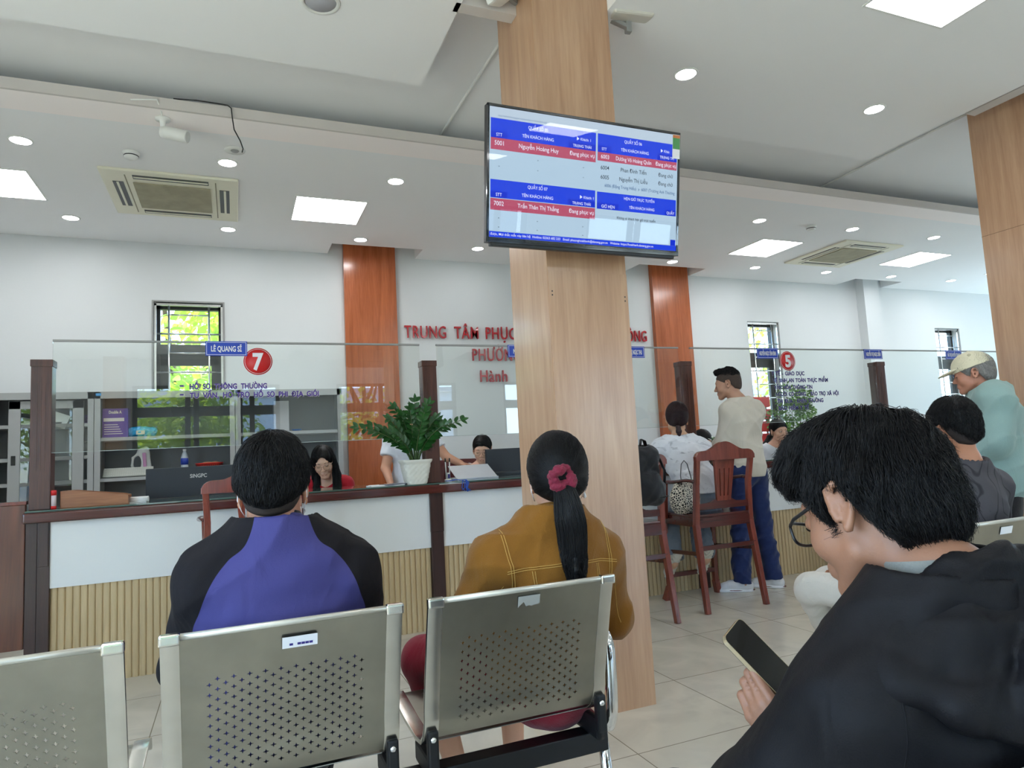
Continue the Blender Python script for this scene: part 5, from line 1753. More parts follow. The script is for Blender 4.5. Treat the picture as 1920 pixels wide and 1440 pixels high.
def collar(F, r=0.066, z0=0.010, h=0.035, mat=None, name='collar', th=0.006, tilt=0.25, back=0.0, flare=0.006, parent=None, front_drop=0.02, gap=0.0):
    """a stand-up band round the neck"""
    bm = bmesh.new()
    c = F.J['neck'] + A3(0, 0.012 + back, z0)
    n = 36
    prof = [(r - 0.004, -0.03), (r - 0.002, 0.0), (r - 0.001, h), (r + th * 0.5, h + 0.003), (r + th, h), (r + th + flare, 0.0), (r + th + flare + 0.016, -0.022), (r + th + flare + 0.012, -0.034)]
    rings = []
    for i in range(n + (0 if gap == 0 else 1)):
        a = (PI / 2 + gap + (2 * PI - 2 * gap) * i / n) if gap else (2 * PI * i / n)
        fr = max(0.0, math.sin(a))
        rings.append([bm.verts.new((c[0] + rr * math.cos(a), c[1] + rr * 1.0 * math.sin(a), c[2] + z - rr * math.sin(a) * tilt - fr * front_drop)) for rr, z in prof])
    m = len(rings)
    for i in range(m if not gap else m - 1):
        A_, B_ = rings[i], rings[(i + 1) % m]
        for j in range(len(prof) - 1):
            bm.faces.new((A_[j], A_[j + 1], B_[j + 1], B_[j]))
    bmesh.ops.recalc_face_normals(bm, faces=bm.faces)
    return bm_obj(bm, name, mat, parent or F.root)
def shoe(F, q, mat, sole_mat, ln=0.27, name='shoe'):
    """low shoe pointing from the ankle to the toe joint"""
    a, t = F.J['an' + q], F.J['to' + q]
    d = t - a; d[2] = 0; d /= np.linalg.norm(d)
    R = np.stack([np.array([d[1], -d[0], 0]), d, np.array([0, 0, 1.0])], 1)
    o = A3(a[0], a[1], 0)
    s = Sdf()
    s.cone((0, -0.035, 0.045), (0, 0.13, 0.034), 0.043, 0.038, 0, sc=(1, 1, 1))
    s.cone((0, -0.03, 0.04), (0, 0.0, 0.090), 0.043, 0.048, 0.02)
    s.cone((0, 0.0, 0.060), (0, 0.09, 0.048), 0.044, 0.036, 0.02)
    s.ell((0, 0.155, 0.026), (0.044, 0.052, 0.030), 0.02)
    s.plane((0, 0, 0.022), (0, 0, -1), 0.003)
    s.plane((0, 0, 0.112), (0, 0.25, 1), 0.003)
    f = wrap(s, o, R)
    lo, hi = o - 0.26, o + 0.26; lo[2] = 0; hi[2] = 0.14
    sh = solid(name, f, lo, hi, 0.005, mat, F.root)
    s2 = Sdf()
    s2.cone((0, -0.035, 0.012), (0, 0.14, 0.012), 0.043, 0.046, 0, sc=(1, 1, 1))
    s2.ell((0, 0.15, 0.012), (0.050, 0.062, 0.04), 0.02)
    s2.plane((0, 0, 0.001), (0, 0, -1), 0.002); s2.plane((0, 0, 0.024), (0, 0, 1), 0.002)
    solid('sole', wrap(s2, o, R), lo, hi, 0.005, sole_mat, sh)
    return sh
def cloth(name, rgb, rough=0.85, var=0.05, bump=0.25, bscale=300, vscale=6, stretch=(1, 1, 1)):
    m = plain(name, srgb(*rgb), rough, var=var, vscale=vscale, bump=bump, bscale=bscale, stretch=stretch, spec=0.25)
    m.node_tree.nodes['Principled BSDF'].inputs['Sheen Weight'].default_value = 0.15
    wrinkle(m)
    return m
def wrinkle(m, scale=11.0, strength=0.55, dist=0.012):
    """soft creases on top of the weave"""
    nt = m.node_tree; b = nt.nodes['Principled BSDF']
    tc = nt.nodes.new('ShaderNodeTexCoord')
    mp = nt.nodes.new('ShaderNodeMapping'); mp.inputs['Rotation'].default_value = (0.3, 0.6, 0.2); mp.inputs['Scale'].default_value = (1, 1, 0.45)
    nz = nt.nodes.new('ShaderNodeTexNoise'); nz.inputs['Scale'].default_value = scale; nz.inputs['Detail'].default_value = 2.5; nz.inputs['Distortion'].default_value = 1.1; nz.inputs['Roughness'].default_value = 0.45
    nt.links.new(tc.outputs['Object'], mp.inputs[0]); nt.links.new(mp.outputs[0], nz.inputs['Vector'])
    bp = nt.nodes.new('ShaderNodeBump'); bp.inputs['Strength'].default_value = strength; bp.inputs['Distance'].default_value = dist
    nt.links.new(nz.outputs[0], bp.inputs['Height'])
    if b.inputs['Normal'].links: nt.links.new(b.inputs['Normal'].links[0].from_socket, bp.inputs['Normal'])
    nt.links.new(bp.outputs[0], b.inputs['Normal'])

def proj_line(f, pts, r, off=0.0005, n=None):
    """a thread lying on the back of the surface f=0: each point slides in from behind along y"""
    P = np.array(pts, float)
    if n:
        t = np.linspace(0, len(P) - 1, n)
        P = np.stack([np.interp(t, np.arange(len(P)), P[:, i]) for i in range(3)], 1)
    P[:, 1] = -0.40
    for _ in range(60):
        d = f(P) - off
        P[:, 1] += np.clip(d * 0.8, -0.01, 0.03)
    ok = np.abs(f(P) - off) < 0.004
    return P[ok] if ok.sum() > 3 else P[:4]
def flow_down(c=(0, -0.05, 0.13), side=0.0):
    """hair falling away from the crown"""
    c = np.array(c)
    def fl(P):
        v = P - c
        v[:, 2] -= 0.05
        v[:, 0] += side
        return v / (_len(v)[:, None] + 1e-6)
    return fl
def flow_to(pt):
    pt = np.array(pt, float)
    def fl(P):
        v = pt - P
        return v / (_len(v)[:, None] + 1e-6)
    return fl
# ================================================================ people
# ---- man in the blue and black jacket ------------------------------------
def man_blue():
    F = Fig(Fig.SIT, (0.108, 1.985, 0.0), 0.0, 'man seen from behind in a purple-blue jacket with black sleeves, on the middle bench seat',
            (196, 140, 112), hrot=(-4, 0, -9), girth=1.04,
            head=(-0.012, -0.01, 1.118), neck=(-0.005, -0.03, 1.000), chest=(0, -0.02, 0.83), waist=(0, -0.05, 0.66),
            shL=(-0.165, -0.01, 0.892), shR=(0.178, -0.01, 0.876), elL=(-0.226, 0.10, 0.67), elR=(0.232, 0.10, 0.655), headsz=1.06)
    F.make_body(0.007)
    f = top_f(F, 0.026, 'long', neck_up=0.020, neck_tilt=0.2, amp=0.008, fr=15, seed=4, loose=0.006, hem=0.44, k=0.06)
    # two-tone jacket: blue back panel against black raglan sleeves (pattern follows the cut, x against z)
    m, nt, b = new_mat('blue_and_black_jacket')
    b.inputs['Roughness'].default_value = 0.85; b.inputs['Specular IOR Level'].default_value = 0.25
    tc = nt.nodes.new('ShaderNodeTexCoord'); sx = nt.nodes.new('ShaderNodeSeparateXYZ'); nt.links.new(tc.outputs['Object'], sx.inputs[0])
    ab = nt.nodes.new('ShaderNodeMath'); ab.operation = 'ABSOLUTE'
    sh = nt.nodes.new('ShaderNodeMath'); sh.operation = 'ADD'; sh.inputs[1].default_value = -0.002
    nt.links.new(sx.outputs[0], sh.inputs[0]); nt.links.new(sh.outputs[0], ab.inputs[0])
    mr = nt.nodes.new('ShaderNodeMapRange'); mr.inputs['From Min'].default_value = 0.4; mr.inputs['From Max'].default_value = 1.1
    nt.links.new(sx.outputs[2], mr.inputs['Value'])
    fc = nt.nodes.new('ShaderNodeFloatCurve'); nt.links.new(mr.outputs[0], fc.inputs['Value'])
    cv = fc.mapping.curves[0]
    pts = [(0.0, 0.80), ((0.62 - .4) / .7, 0.195 / .25), ((0.70 - .4) / .7, 0.205 / .25), ((0.77 - .4) / .7, 0.216 / .25), ((0.84 - .4) / .7, 0.196 / .25), ((0.90 - .4) / .7, 0.172 / .25), ((0.955 - .4) / .7, 0.132 / .25), ((1.0 - .4) / .7, 0.085 / .25), (1.0, 0.06 / .25)]
    cv.points[0].location = pts[0]; cv.points[1].location = pts[-1]
    for p in pts[1:-1]: cv.points.new(*p)
    fc.mapping.update()
    ml = nt.nodes.new('ShaderNodeMath'); ml.operation = 'MULTIPLY'; ml.inputs[1].default_value = 0.25; nt.links.new(fc.outputs[0], ml.inputs[0])
    gt = nt.nodes.new('ShaderNodeMath'); gt.operation = 'GREATER_THAN'; nt.links.new(ab.outputs[0], gt.inputs[0]); nt.links.new(ml.outputs[0], gt.inputs[1])
    nz = nt.nodes.new('ShaderNodeTexNoise'); nz.inputs['Scale'].default_value = 260; nt.links.new(tc.outputs['Object'], nz.inputs['Vector'])
    bp = nt.nodes.new('ShaderNodeBump'); bp.inputs['Strength'].default_value = 0.2; bp.inputs['Distance'].default_value = 0.003; nt.links.new(nz.outputs[0], bp.inputs['Height']); nt.links.new(bp.outputs[0], b.inputs['Normal'])
    mx = nt.nodes.new('ShaderNodeMix'); mx.data_type = 'RGBA'
    mx.inputs['A'].default_value = srgb(68, 66, 122); mx.inputs['B'].default_value = srgb(22, 19, 23)
    nt.links.new(gt.outputs[0], mx.inputs['Factor']); nt.links.new(mx.outputs['Result'], b.inputs['Base Color'])
    wrinkle(m)
    jk = garment(F, 'jacket', f, m, 0.007)
    collar(F, 0.064, 0.012, 0.034, cloth('jacket_collar', (66, 64, 118)), th=0.007, tilt=0.25, flare=0.010, parent=jk)
    collar(F, 0.060, 0.024, 0.030, cloth('black_inner_collar', (24, 22, 26)), name='inner_collar', th=0.004, tilt=0.25, parent=jk)
    garment(F, 'trousers', trousers_f(F), cloth('dark_trousers', (40, 40, 46)), 0.011)
    for q in 'LR': shoe(F, q, cloth('dark_shoe', (34, 32, 32)), M['black'])
    hc = skull_hair(0.014, 0.004, 0.014)
    hl = hairline(0.05, 0.03, -0.01, 0.012, -0.034, q=6.0)
    cap_f = isect(offset(hc, 0, 0.003, 40, 2), hl, k=0.016)
    F.cap(cap_f, M['hair'], flow=flow_down((0.008, -0.055, 0.14)), n=6500, L=0.055, r=0.0008, seed=3, lift=0.0035, jit=0.22, liftend=0.005,
          region=lambda c: hl(c) < -0.004)
    F.hmesh('nape_hair', isect(skull_hair(0.004, 0.001, 0.0), hairline(0.05, 0.034, -0.01, 0.002, -0.062, q=5.0), k=0.008), (-.12, -.15, -.12), (.12, .14, .16), 0.005, plain('clipped_black_hair', srgb(44, 34, 30), 0.8, var=0.3, vscale=90))
    # ear loop of a face mask
    mk = MB()
    for q in (-1, 1):
        mk.tube([F.hp(q * 0.070, -0.024, 0.028), F.hp(q * 0.0825, -0.027, 0.012), F.hp(q * 0.084, -0.026, -0.018), F.hp(q * 0.076, -0.014, -0.045), F.hp(q * 0.070, 0.03, -0.065)], 0.0022, n=6, sq=(1.6, 0.6))
    mk.build('mask_loop', M['vinylwhite'], F.root)
    ms = Sdf(); ms.ell((0, 0.045, -0.055), (0.066, 0.062, 0.056), 0)
    F.hmesh('face_mask', isect(ms, half((0, 0.03, 0), (0, -1, 0))), (-.09, .0, -.13), (.09, .13, .02), 0.004, M['vinylwhite'])
man_blue()

# ---- woman with the ponytail in the mustard jacket -----------------------------------
def woman_mustard():
    F = Fig(Fig.SIT, (0.905, 1.985, 0.0), 0.0, 'woman in a mustard denim jacket with a long black ponytail and burgundy scrunchie',
            (206, 156, 128), hrot=(3, 0, -20), fem=True, girth=1.02, headsz=1.09,
            head=(0.058, -0.01, 1.094), neck=(0.038, -0.03, 0.975), chest=(0.012, -0.02, 0.80), waist=(0.005, -0.04, 0.65),
            shL=(-0.168, -0.01, 0.846), shR=(0.190, -0.01, 0.838), elL=(-0.268, 0.05, 0.66), elR=(0.262, 0.05, 0.62),
            wrL=(-0.16, 0.26, 0.58), wrR=(0.16, 0.27, 0.60), knL=(-0.31, 0.35, 0.50), knR=(0.03, 0.43, 0.50), anL=(-0.20, 0.38, 0.09), anR=(0.02, 0.40, 0.09), toL=(-0.24, 0.51, 0.03), toR=(0.03, 0.54, 0.03))
    F.make_body(0.007)
    f = top_f(F, 0.022, 'long', neck_up=0.020, neck_tilt=0.2, amp=0.008, fr=17, seed=8, loose=0.005, hem=0.47, k=0.05)
    mus = cloth('mustard_denim', (132, 86, 24), var=0.07, vscale=9)
    jk = garment(F, 'jacket', f, mus, 0.007)
    collar(F, 0.060, 0.008, 0.034, mus, th=0.008, tilt=0.22, flare=0.006, parent=jk)
    collar(F, 0.070, 0.000, 0.036, mus, name='collar_fold', th=0.005, tilt=0.22, flare=0.022, parent=jk)
    # doubled pale stitching: yoke, back seams, armholes
    th = plain('pale_thread', srgb(206, 166, 88), 0.6)
    mb = MB()
    def seam(pts, gap=0.0, n=50):
        for dz in ((0,) if gap == 0 else (0, gap)):
            P = [(p[0] + (gap and p[3] if len(p) > 3 else 0) * (1 if dz else 0), p[1], p[2] + (dz if len(p) < 4 else 0)) for p in pts]
            L_ = proj_line(f, P, 0, 0.0006, n)
            mb.tube([tuple(q) for q in L_], 0.00085, n=5)
    seam([(-0.172, -0.16, 0.836), (-0.12, -0.19, 0.842), (0.012, -0.2, 0.848), (0.14, -0.19, 0.842), (0.200, -0.16, 0.832)], 0.0065)
    for x0, x1 in ((-0.098, -0.086), (0.122, 0.112)):
        for dx in (0, 0.0075):
            L_ = proj_line(f, [(x0 + dx, -0.2, 0.838), (x1 + dx, -0.2, 0.60)], 0, 0.0006, 30)
            mb.tube([tuple(q) for q in L_], 0.00085, n=5)
    for s in (-1, 1):
        cx = 0.012
        sh = F.J['shL'] if s < 0 else F.J['shR']
        for dx in (0, 0.008):
            L_ = proj_line(f, [(sh[0] - s * (0.005 - dx), -0.03, sh[2] + 0.12), (sh[0] - s * (0.012 - dx), -0.08, sh[2] + 0.03), (sh[0] - s * (0.020 - dx), -0.13, sh[2] - 0.04), (sh[0] - s * (0.026 - dx), -0.13, sh[2] - 0.12)], 0, 0.0006, 36)
            mb.tube([tuple(q) for q in L_], 0.00085, n=5)
    el, sh = F.J['elL'], F.J['shL']
    for a in (0, 1):
        e, s_ = (F.J['elL'], F.J['shL']) if a == 0 else (F.J['elR'], F.J['shR'])
        L_ = proj_line(f, [(s_[0] + (e[0] - s_[0]) * t - (0.01 if a else -0.012), -0.16, s_[2] + (e[2] - s_[2]) * t) for t in (0.25, 0.5, 0.75, 1.0)], 0, 0.0006, 26)
        mb.tube([tuple(q) for q in L_], 0.00085, n=5)
    mb.build('stitching', th, jk)
    garment(F, 'trousers', trousers_f(F, 0.016, length=0.42, flare=0.01), cloth('maroon_trousers', (128, 22, 40)), 0.009)
    for q in 'LR': shoe(F, q, cloth('dark_sandal', (46, 38, 36)), M['black'])
    tie = A3(0.0, -0.115, 0.018)
    hc = skull_hair(0.016, 0.004, 0.006, fem=True)
    hl = hairline(0.05, 0.03, -0.005, 0.002, -0.055)
    F.cap(isect(offset(hc, 0, 0.0012, 60, 1), hl, k=0.014), M['hair'], flow=flow_to(tie), n=4200, L=0.11, r=0.0007, seed=5, lift=0.0015, jit=0.05, steps=7,
          region=lambda c: hl(c) < -0.003)
    # ponytail: a bundle of locks hanging from the tie
    rs = np.random.RandomState(2)
    n, m = 3000, 14
    t = np.linspace(0, 1, m)
    base = np.stack([0.0 + 0.010 * t + 0.012 * np.sin(t * 3.0), -0.118 - 0.034 * np.sin(np.minimum(t * 2.2, 1.0) * PI * 0.55) + 0.012 * t, 0.020 - 0.330 * t ** 1.05], 1)
    wid = np.interp(t, [0, 0.08, 0.35, 0.7, 1.0], [0.014, 0.026, 0.043, 0.036, 0.010])
    an = rs.rand(n) * 6.28; rr = np.sqrt(rs.rand(n)); ph = rs.rand(n) * 6.28
    ln = 0.70 + 0.30 * rs.rand(n) ** 0.6
    P = np.zeros((n, m, 3))
    for j in range(m):
        tt_ = t[j] * ln
        for c in range(3): P[:, j, c] = np.interp(tt_, t, base[:, c])
        wj = np.interp(tt_, t, wid)
        P[:, j, 0] += wj * rr * np.cos(an + 0.5 * t[j]) + 0.003 * np.sin(ph + 5 * t[j])
        P[:, j, 1] += 0.62 * wj * rr * np.sin(an + 0.5 * t[j])
    # keep the tail outside the jacket's back
    body_f = lambda Q: f(F.in_head(Q))
    Pf = P.reshape(-1, 3)
    W_ = F.in_head(Pf)
    d = f(W_); g = grad(f, W_); g /= (_len(g)[:, None] + 1e-6)
    push = np.clip(0.006 + 0.02 * rs.rand(len(d)) - d, 0, None)
    W_ = W_ + g * push[:, None]
    Ws = W_.reshape(n, m, 3)
    V, Q = strand_mesh(Ws, 0.0011, 0.4)
    core = [(F.in_head(base)[j]) for j in range(m)]
    core = np.array(core); dd = f(core); gg = grad(f, core); gg /= (_len(gg)[:, None] + 1e-6)
    core = core + gg * np.clip(0.018 - dd, 0, None)[:, None]
    s = Sdf(); s.chain([core[j] for j in range(m)], [max(0.003, w_ * 0.25) for w_ in wid], 0.01, 0.008)
    lo, hi = core.min(0) - 0.05, core.max(0) + 0.05
    Vc, Qc = surf(s, lo, hi, 0.005)
    V, Q = join_np([(Vc, Qc), (V, Q)])
    mesh_np('ponytail', V, Q, M['hair'], F.root)
    # scrunchie: a gathered ring
    sc_ = Sdf(); pts = []
    c0 = F.hp(0.0, -0.132, 0.016)
    N = 26
    for k in range(N + 1):
        a = 2 * PI * k / N
        rr_ = 0.0260 + 0.0045 * math.sin(k * 2.9) + 0.0035 * math.sin(k * 5.3)
        pts.append(c0 + A3(rr_ * 1.10 * math.cos(a), 0.006 * math.sin(3.3 * k), rr_ * 1.0 * math.sin(a)))
    sc_.chain(pts, [0.0140 + 0.003 * math.sin(k * 3.7) for k in range(N + 1)], 0.003, 0.002)
    solid('scrunchie', offset(sc_, 0, 0.003, 130, 7), c0 - 0.06, c0 + 0.06, 0.0028, cloth('burgundy_scrunchie', (122, 28, 52), rough=0.6), F.root)
    mk = MB()
    for q in (-1, 1):
        mk.tube([F.hp(q * 0.072, -0.020, 0.024), F.hp(q * 0.081, -0.026, 0.0), F.hp(q * 0.080, -0.022, -0.03), F.hp(q * 0.070, 0.01, -0.06)], 0.0018, n=6, sq=(1.6, 0.6))
    mk.build('mask_loop', M['vinylwhite'], F.root)
    MB().lathe([(0.0, 0.012), (0.004, 0.004), (0.006, -0.006), (0.0, -0.012)], c=tuple(F.hp(0.078, -0.008, -0.048)), n=10).build('earring', M['vinylwhite'], F.root)
woman_mustard()
PHONE = {}
# ---- near man with glasses looking at his phone -----------------------------------
def man_phone():
    def at_pix(a, b, d):
        v = _R * (a - 960) - _U * (b - 720) + _f * FPX
        return A3(0, 0, H_EYE) + v * (d / FPX)
    bx, by = 0.870, 0.700
    o = A3(bx, by, 0)
    # the phone: a point, its normal towards the face and its long axis
    pc = at_pix(1436, 1246, 1.10)
    up = -0.095 * _R + 0.096 * _U + 0.052 * _f; up /= np.linalg.norm(up)
    wd = 0.0437 * _R + 0.0157 * _U + 0.052 * _f; wd = wd - up * (wd @ up); wd /= np.linalg.norm(wd)
    nrm = np.cross(wd, up)
    PHONE.update(pc=pc, n=nrm, up=up, w=wd)
    hd_ = up * 0.96 + wd * 0.16; hd_ /= np.linalg.norm(hd_)
    palm = pc - up * 0.070 - wd * 0.052 - nrm * 0.033
    wr = palm - hd_ * 0.047
    F = Fig(Fig.SIT, (bx, by, 0.0), 0.0, 'near man in glasses and a black hooded jacket, bent over his phone',
            (150, 106, 82), hrot=(-23, 5, 3), girth=1.0, headsz=1.05,
            head=(0.004, 0.036, 1.084), neck=(0.0, -0.068, 0.985), chest=(0.01, -0.050, 0.79), waist=(0.02, -0.03, 0.62),
            shL=(-0.122, -0.03, 0.842), shR=(0.180, -0.03, 0.868), elL=(-0.205, 0.14, 0.635), elR=(0.25, 0.10, 0.66),
            wrL=wr - o, wrR=(0.10, 0.26, 0.64),
            hands={'L': dict(d=hd_, n=wd, t=nrm, curl=(0.16, 0.80, 0.85, 0.90), thumb=0.72, sz=1.0)})
    F.make_body(0.005)
    f0 = top_f(F, 0.022, 'long', neck_up=0.018, neck_tilt=-0.05, amp=0.008, fr=17, seed=21, loose=0.004, hem=0.42, k=0.05, sl_end=0.93, cuff=0.018)
    J = F.J
    # hood lying in folds behind the neck and over the shoulders
    hd = Sdf()
    nk = J['neck']
    ring = [nk + A3(-0.058, 0.080, -0.066), nk + A3(-0.068, 0.038, -0.040), nk + A3(-0.064, -0.012, -0.004), nk + A3(-0.040, -0.052, 0.030), nk + A3(0.010, -0.068, 0.034), nk + A3(0.060, -0.052, 0.024), nk + A3(0.080, 0.0, 0.0), nk + A3(0.070, 0.06, -0.03)]
    hem = [nk + A3(-0.120, 0.085, -0.088), nk + A3(-0.142, 0.035, -0.080), nk + A3(-0.142, -0.030, -0.085), nk + A3(-0.105, -0.085, -0.105), nk + A3(-0.030, -0.115, -0.130), nk + A3(0.060, -0.110, -0.130), nk + A3(0.135, -0.06, -0.095), nk + A3(0.13, 0.04, -0.07)]
    hd.chain(ring, [0.014, 0.018, 0.021, 0.023, 0.023, 0.021, 0.018, 0.014], 0.010, 0.008)
    for a_, b_ in zip(ring, hem):
        hd.cone(a_, b_, 0.022, 0.024, 0.028)
    for a_, b_, c_, d_ in zip(ring[:-1], ring[1:], hem[:-1], hem[1:]):
        hd.cone((a_ + b_) / 2, (c_ + d_) / 2, 0.019, 0.023, 0.020)
    hd.chain(hem, [0.020, 0.022, 0.024, 0.026, 0.026, 0.026, 0.024, 0.020], 0.014, 0.012)
    # drawstring channel crossing the hood and a second soft fold
    hd.chain([nk + A3(0.045, -0.075, 0.045), nk + A3(0.015, -0.115, 0.000), nk + A3(-0.030, -0.130, -0.055), nk + A3(-0.060, -0.120, -0.105)], [0.013, 0.017, 0.017, 0.013], 0.006, 0.008)
    hdw = offset(hd, 0, 0.007, 24, 5, 1.0, 0.9)
    mouth = Sdf(); mouth.cone(nk + A3(0.0, 0.02, -0.08), nk + A3(0.005, 0.012, 0.10), 0.064, 0.078, 0)
    hdf = sub(hdw, mouth, 0.008)
    blk = cloth('black_shell_fabric', (17, 16, 19), rough=0.62, var=0.06, bump=0.12, bscale=420)
    blk.node_tree.nodes['Principled BSDF'].inputs['Sheen Weight'].default_value = 0.0
    blk.node_tree.nodes['Principled BSDF'].inputs['Specular IOR Level'].default_value = 0.18
    jk = garment(F, 'hooded_jacket', f0, blk, 0.006)
    c = nk + A3(0, -0.03, -0.05)
    solid('hood', hdf, c - A3(.26, .22, .22), c + A3(.26, .22, .16), 0.005, blk, jk)
    for pts in ([(-0.150, -0.18, 0.93), (-0.165, -0.20, 0.86), (-0.172, -0.20, 0.78), (-0.175, -0.2, 0.66)], [(0.205, -0.18, 0.93), (0.20, -0.20, 0.86), (0.20, -0.2, 0.66)]):
        L_ = proj_line(f0, pts, 0, 0.0002, 40)
        MB().tube([tuple(q) for q in L_], 0.0008, n=5).build('seam', blk, jk)
    # grey lining showing at the neck
    collar(F, 0.060, 0.016, 0.022, cloth('grey_lining', (128, 128, 122)), name='lining', th=0.003, tilt=0.15, flare=0.0, front_drop=0.0, parent=jk)
    garment(F, 'trousers', trousers_f(F), cloth('black_trousers', (28, 28, 32)), 0.012)
    for q in 'LR': shoe(F, q, cloth('black_shoe', (28, 28, 30)), M['black'])
    hc = skull_hair(0.007, 0.000, 0.004)
    # a heavy fringe in front
    hs2 = Sdf()
    hs2.ell((0, 0.052, 0.086), (0.056, 0.036, 0.030), 0)
    hs2.ell((-0.020, 0.010, 0.106), (0.056, 0.066, 0.022), 0.03)
    hs2.ell((-0.034, 0.066, 0.072), (0.030, 0.024, 0.024), 0.02)
    hl = hairline(0.050, 0.034, -0.016, 0.014, -0.078)
    base = isect(offset(union(hc, hs2, k=0.03), 0, 0.006, 38, 11), hl, k=0.018)
    def flow(P):
        v = P - np.array([0.012, -0.070, 0.14])
        v[:, 2] -= 0.045
        sw = np.stack([0.55 * np.sin(P[:, 1] * 30 + P[:, 2] * 21), 0.35 * np.sin(P[:, 0] * 34 + 1.0), 0.45 * np.sin(P[:, 0] * 26 + P[:, 1] * 22)], 1)
        return v / (_len(v)[:, None] + 1e-6) + 0.30 * sw
    F.cap(base, M['hair'], flow=flow, n=11000, L=0.085, r=0.00060, seed=9, lift=0.0045, jit=0.11, steps=9, liftend=0.012, h=0.004,
          region=lambda c: hl(c) < -0.003)
    F.face('lipm')
    g = F.glasses(M['black'], rim=0.0024, sx=0.027, sz=0.017, square=True)
    # the phone in his left hand is a thing of its own
    ph = empty('smartphone', pc, 0, 'dark smartphone with a thin gold frame held by the near man in black', 'smartphone')
    Mx = Matrix((Vector(wd), Vector(up), Vector(nrm))).transposed().to_4x4()
    def rr(mb, w, h, z0, z1, rad, n=6):
        pts = []
        for cx, cy, a0 in ((w - rad, h - rad, 0), (-w + rad, h - rad, 90), (-w + rad, -h + rad, 180), (w - rad, -h + rad, 270)):
            for k in range(n + 1):
                a = math.radians(a0 + 90 * k / n)
                pts.append((cx + rad * math.cos(a), cy + rad * math.sin(a)))
        mb.prism(pts, z0, z1, axis='Z')
        bmesh.ops.transform(mb.bm, matrix=Mx, verts=mb.bm.verts)
        return mb
    rr(MB(), 0.0360, 0.0755, -0.0040, 0.0034, 0.011).build('frame', plain('gold_phone_frame', srgb(206, 190, 160), 0.2, metal=0.9), ph)
    rr(MB(), 0.0345, 0.0740, 0.0030, 0.0038, 0.0095).build('screen', plain('phone_glass', srgb(7, 7, 9), 0.10, spec=0.25, coat=0.15, var=0.0), ph)
    rr(MB(), 0.0355, 0.0750, -0.0052, -0.0038, 0.0105).build('back_cover', plain('phone_case', srgb(60, 58, 56), 0.4), ph)
man_phone()

# ---- man in the dark patterned T-shirt, seated beyond ----------------------------
def man_dark():
    F = Fig(Fig.SIT, (2.985, 2.03, 0.0), 0.0, 'seated man in a dark grey patterned T-shirt, back turned, beyond the near man',
            (188, 128, 96), hrot=(-6, 0, -6), headsz=1.03, head=(-0.03, 0.0, 1.175), neck=(-0.01, -0.03, 1.035), shL=(-0.18, -0.01, 0.935), shR=(0.185, -0.01, 0.915), elL=(-0.25, 0.05, 0.70), elR=(0.26, 0.06, 0.68))
    F.make_body(0.010)
    m, nt, b = new_mat('charcoal_line_print')
    b.inputs['Roughness'].default_value = 0.9
    tc = nt.nodes.new('ShaderNodeTexCoord'); v = nt.nodes.new('ShaderNodeTexWave'); v.inputs['Scale'].default_value = 5.0; v.inputs['Distortion'].default_value = 14.0; v.inputs['Detail'].default_value = 0.5; v.inputs['Detail Scale'].default_value = 1.6
    nt.links.new(tc.outputs['Object'], v.inputs['Vector'])
    cr = nt.nodes.new('ShaderNodeValToRGB'); cr.color_ramp.elements[0].position = 0.0; cr.color_ramp.elements[1].position = 0.07
    cr.color_ramp.elements[0].color = srgb(40, 38, 42); cr.color_ramp.elements[1].color = srgb(72, 68, 72)
    nt.links.new(v.outputs['Fac'], cr.inputs[0]); nt.links.new(cr.outputs[0], b.inputs['Base Color'])
    garment(F, 't_shirt', top_f(F, 0.020, 0.8, neck_up=0.0, neck_tilt=0.1, amp=0.005, fr=15, seed=31, hem=0.45), m, 0.010)
    garment(F, 'trousers', trousers_f(F), cloth('dark_jeans', (40, 42, 50)), 0.014)
    for q in 'LR': shoe(F, q, cloth('grey_shoe', (60, 58, 58)), M['black'])
    hl = hairline(0.05, 0.03, -0.01, 0.010, -0.050, q=12.0)
    F.cap(isect(offset(skull_hair(0.010, 0.002, 0.014), 0, 0.003, 50, 3), hl, k=0.016), M['hair'], flow=flow_down((0, -0.05, 0.14)), n=2500, L=0.04, r=0.0009, seed=13, lift=0.004, jit=0.3, liftend=0.006, region=lambda c: hl(c) < -0.004)
    F.hmesh('nape_hair', isect(skull_hair(0.004, 0.001, 0.0), hairline(0.05, 0.034, -0.01, 0.002, -0.066, q=5.0), k=0.008), (-.12, -.15, -.12), (.12, .14, .16), 0.005, plain('clipped_black_hair', srgb(44, 34, 30), 0.8, var=0.3, vscale=90))
man_dark()
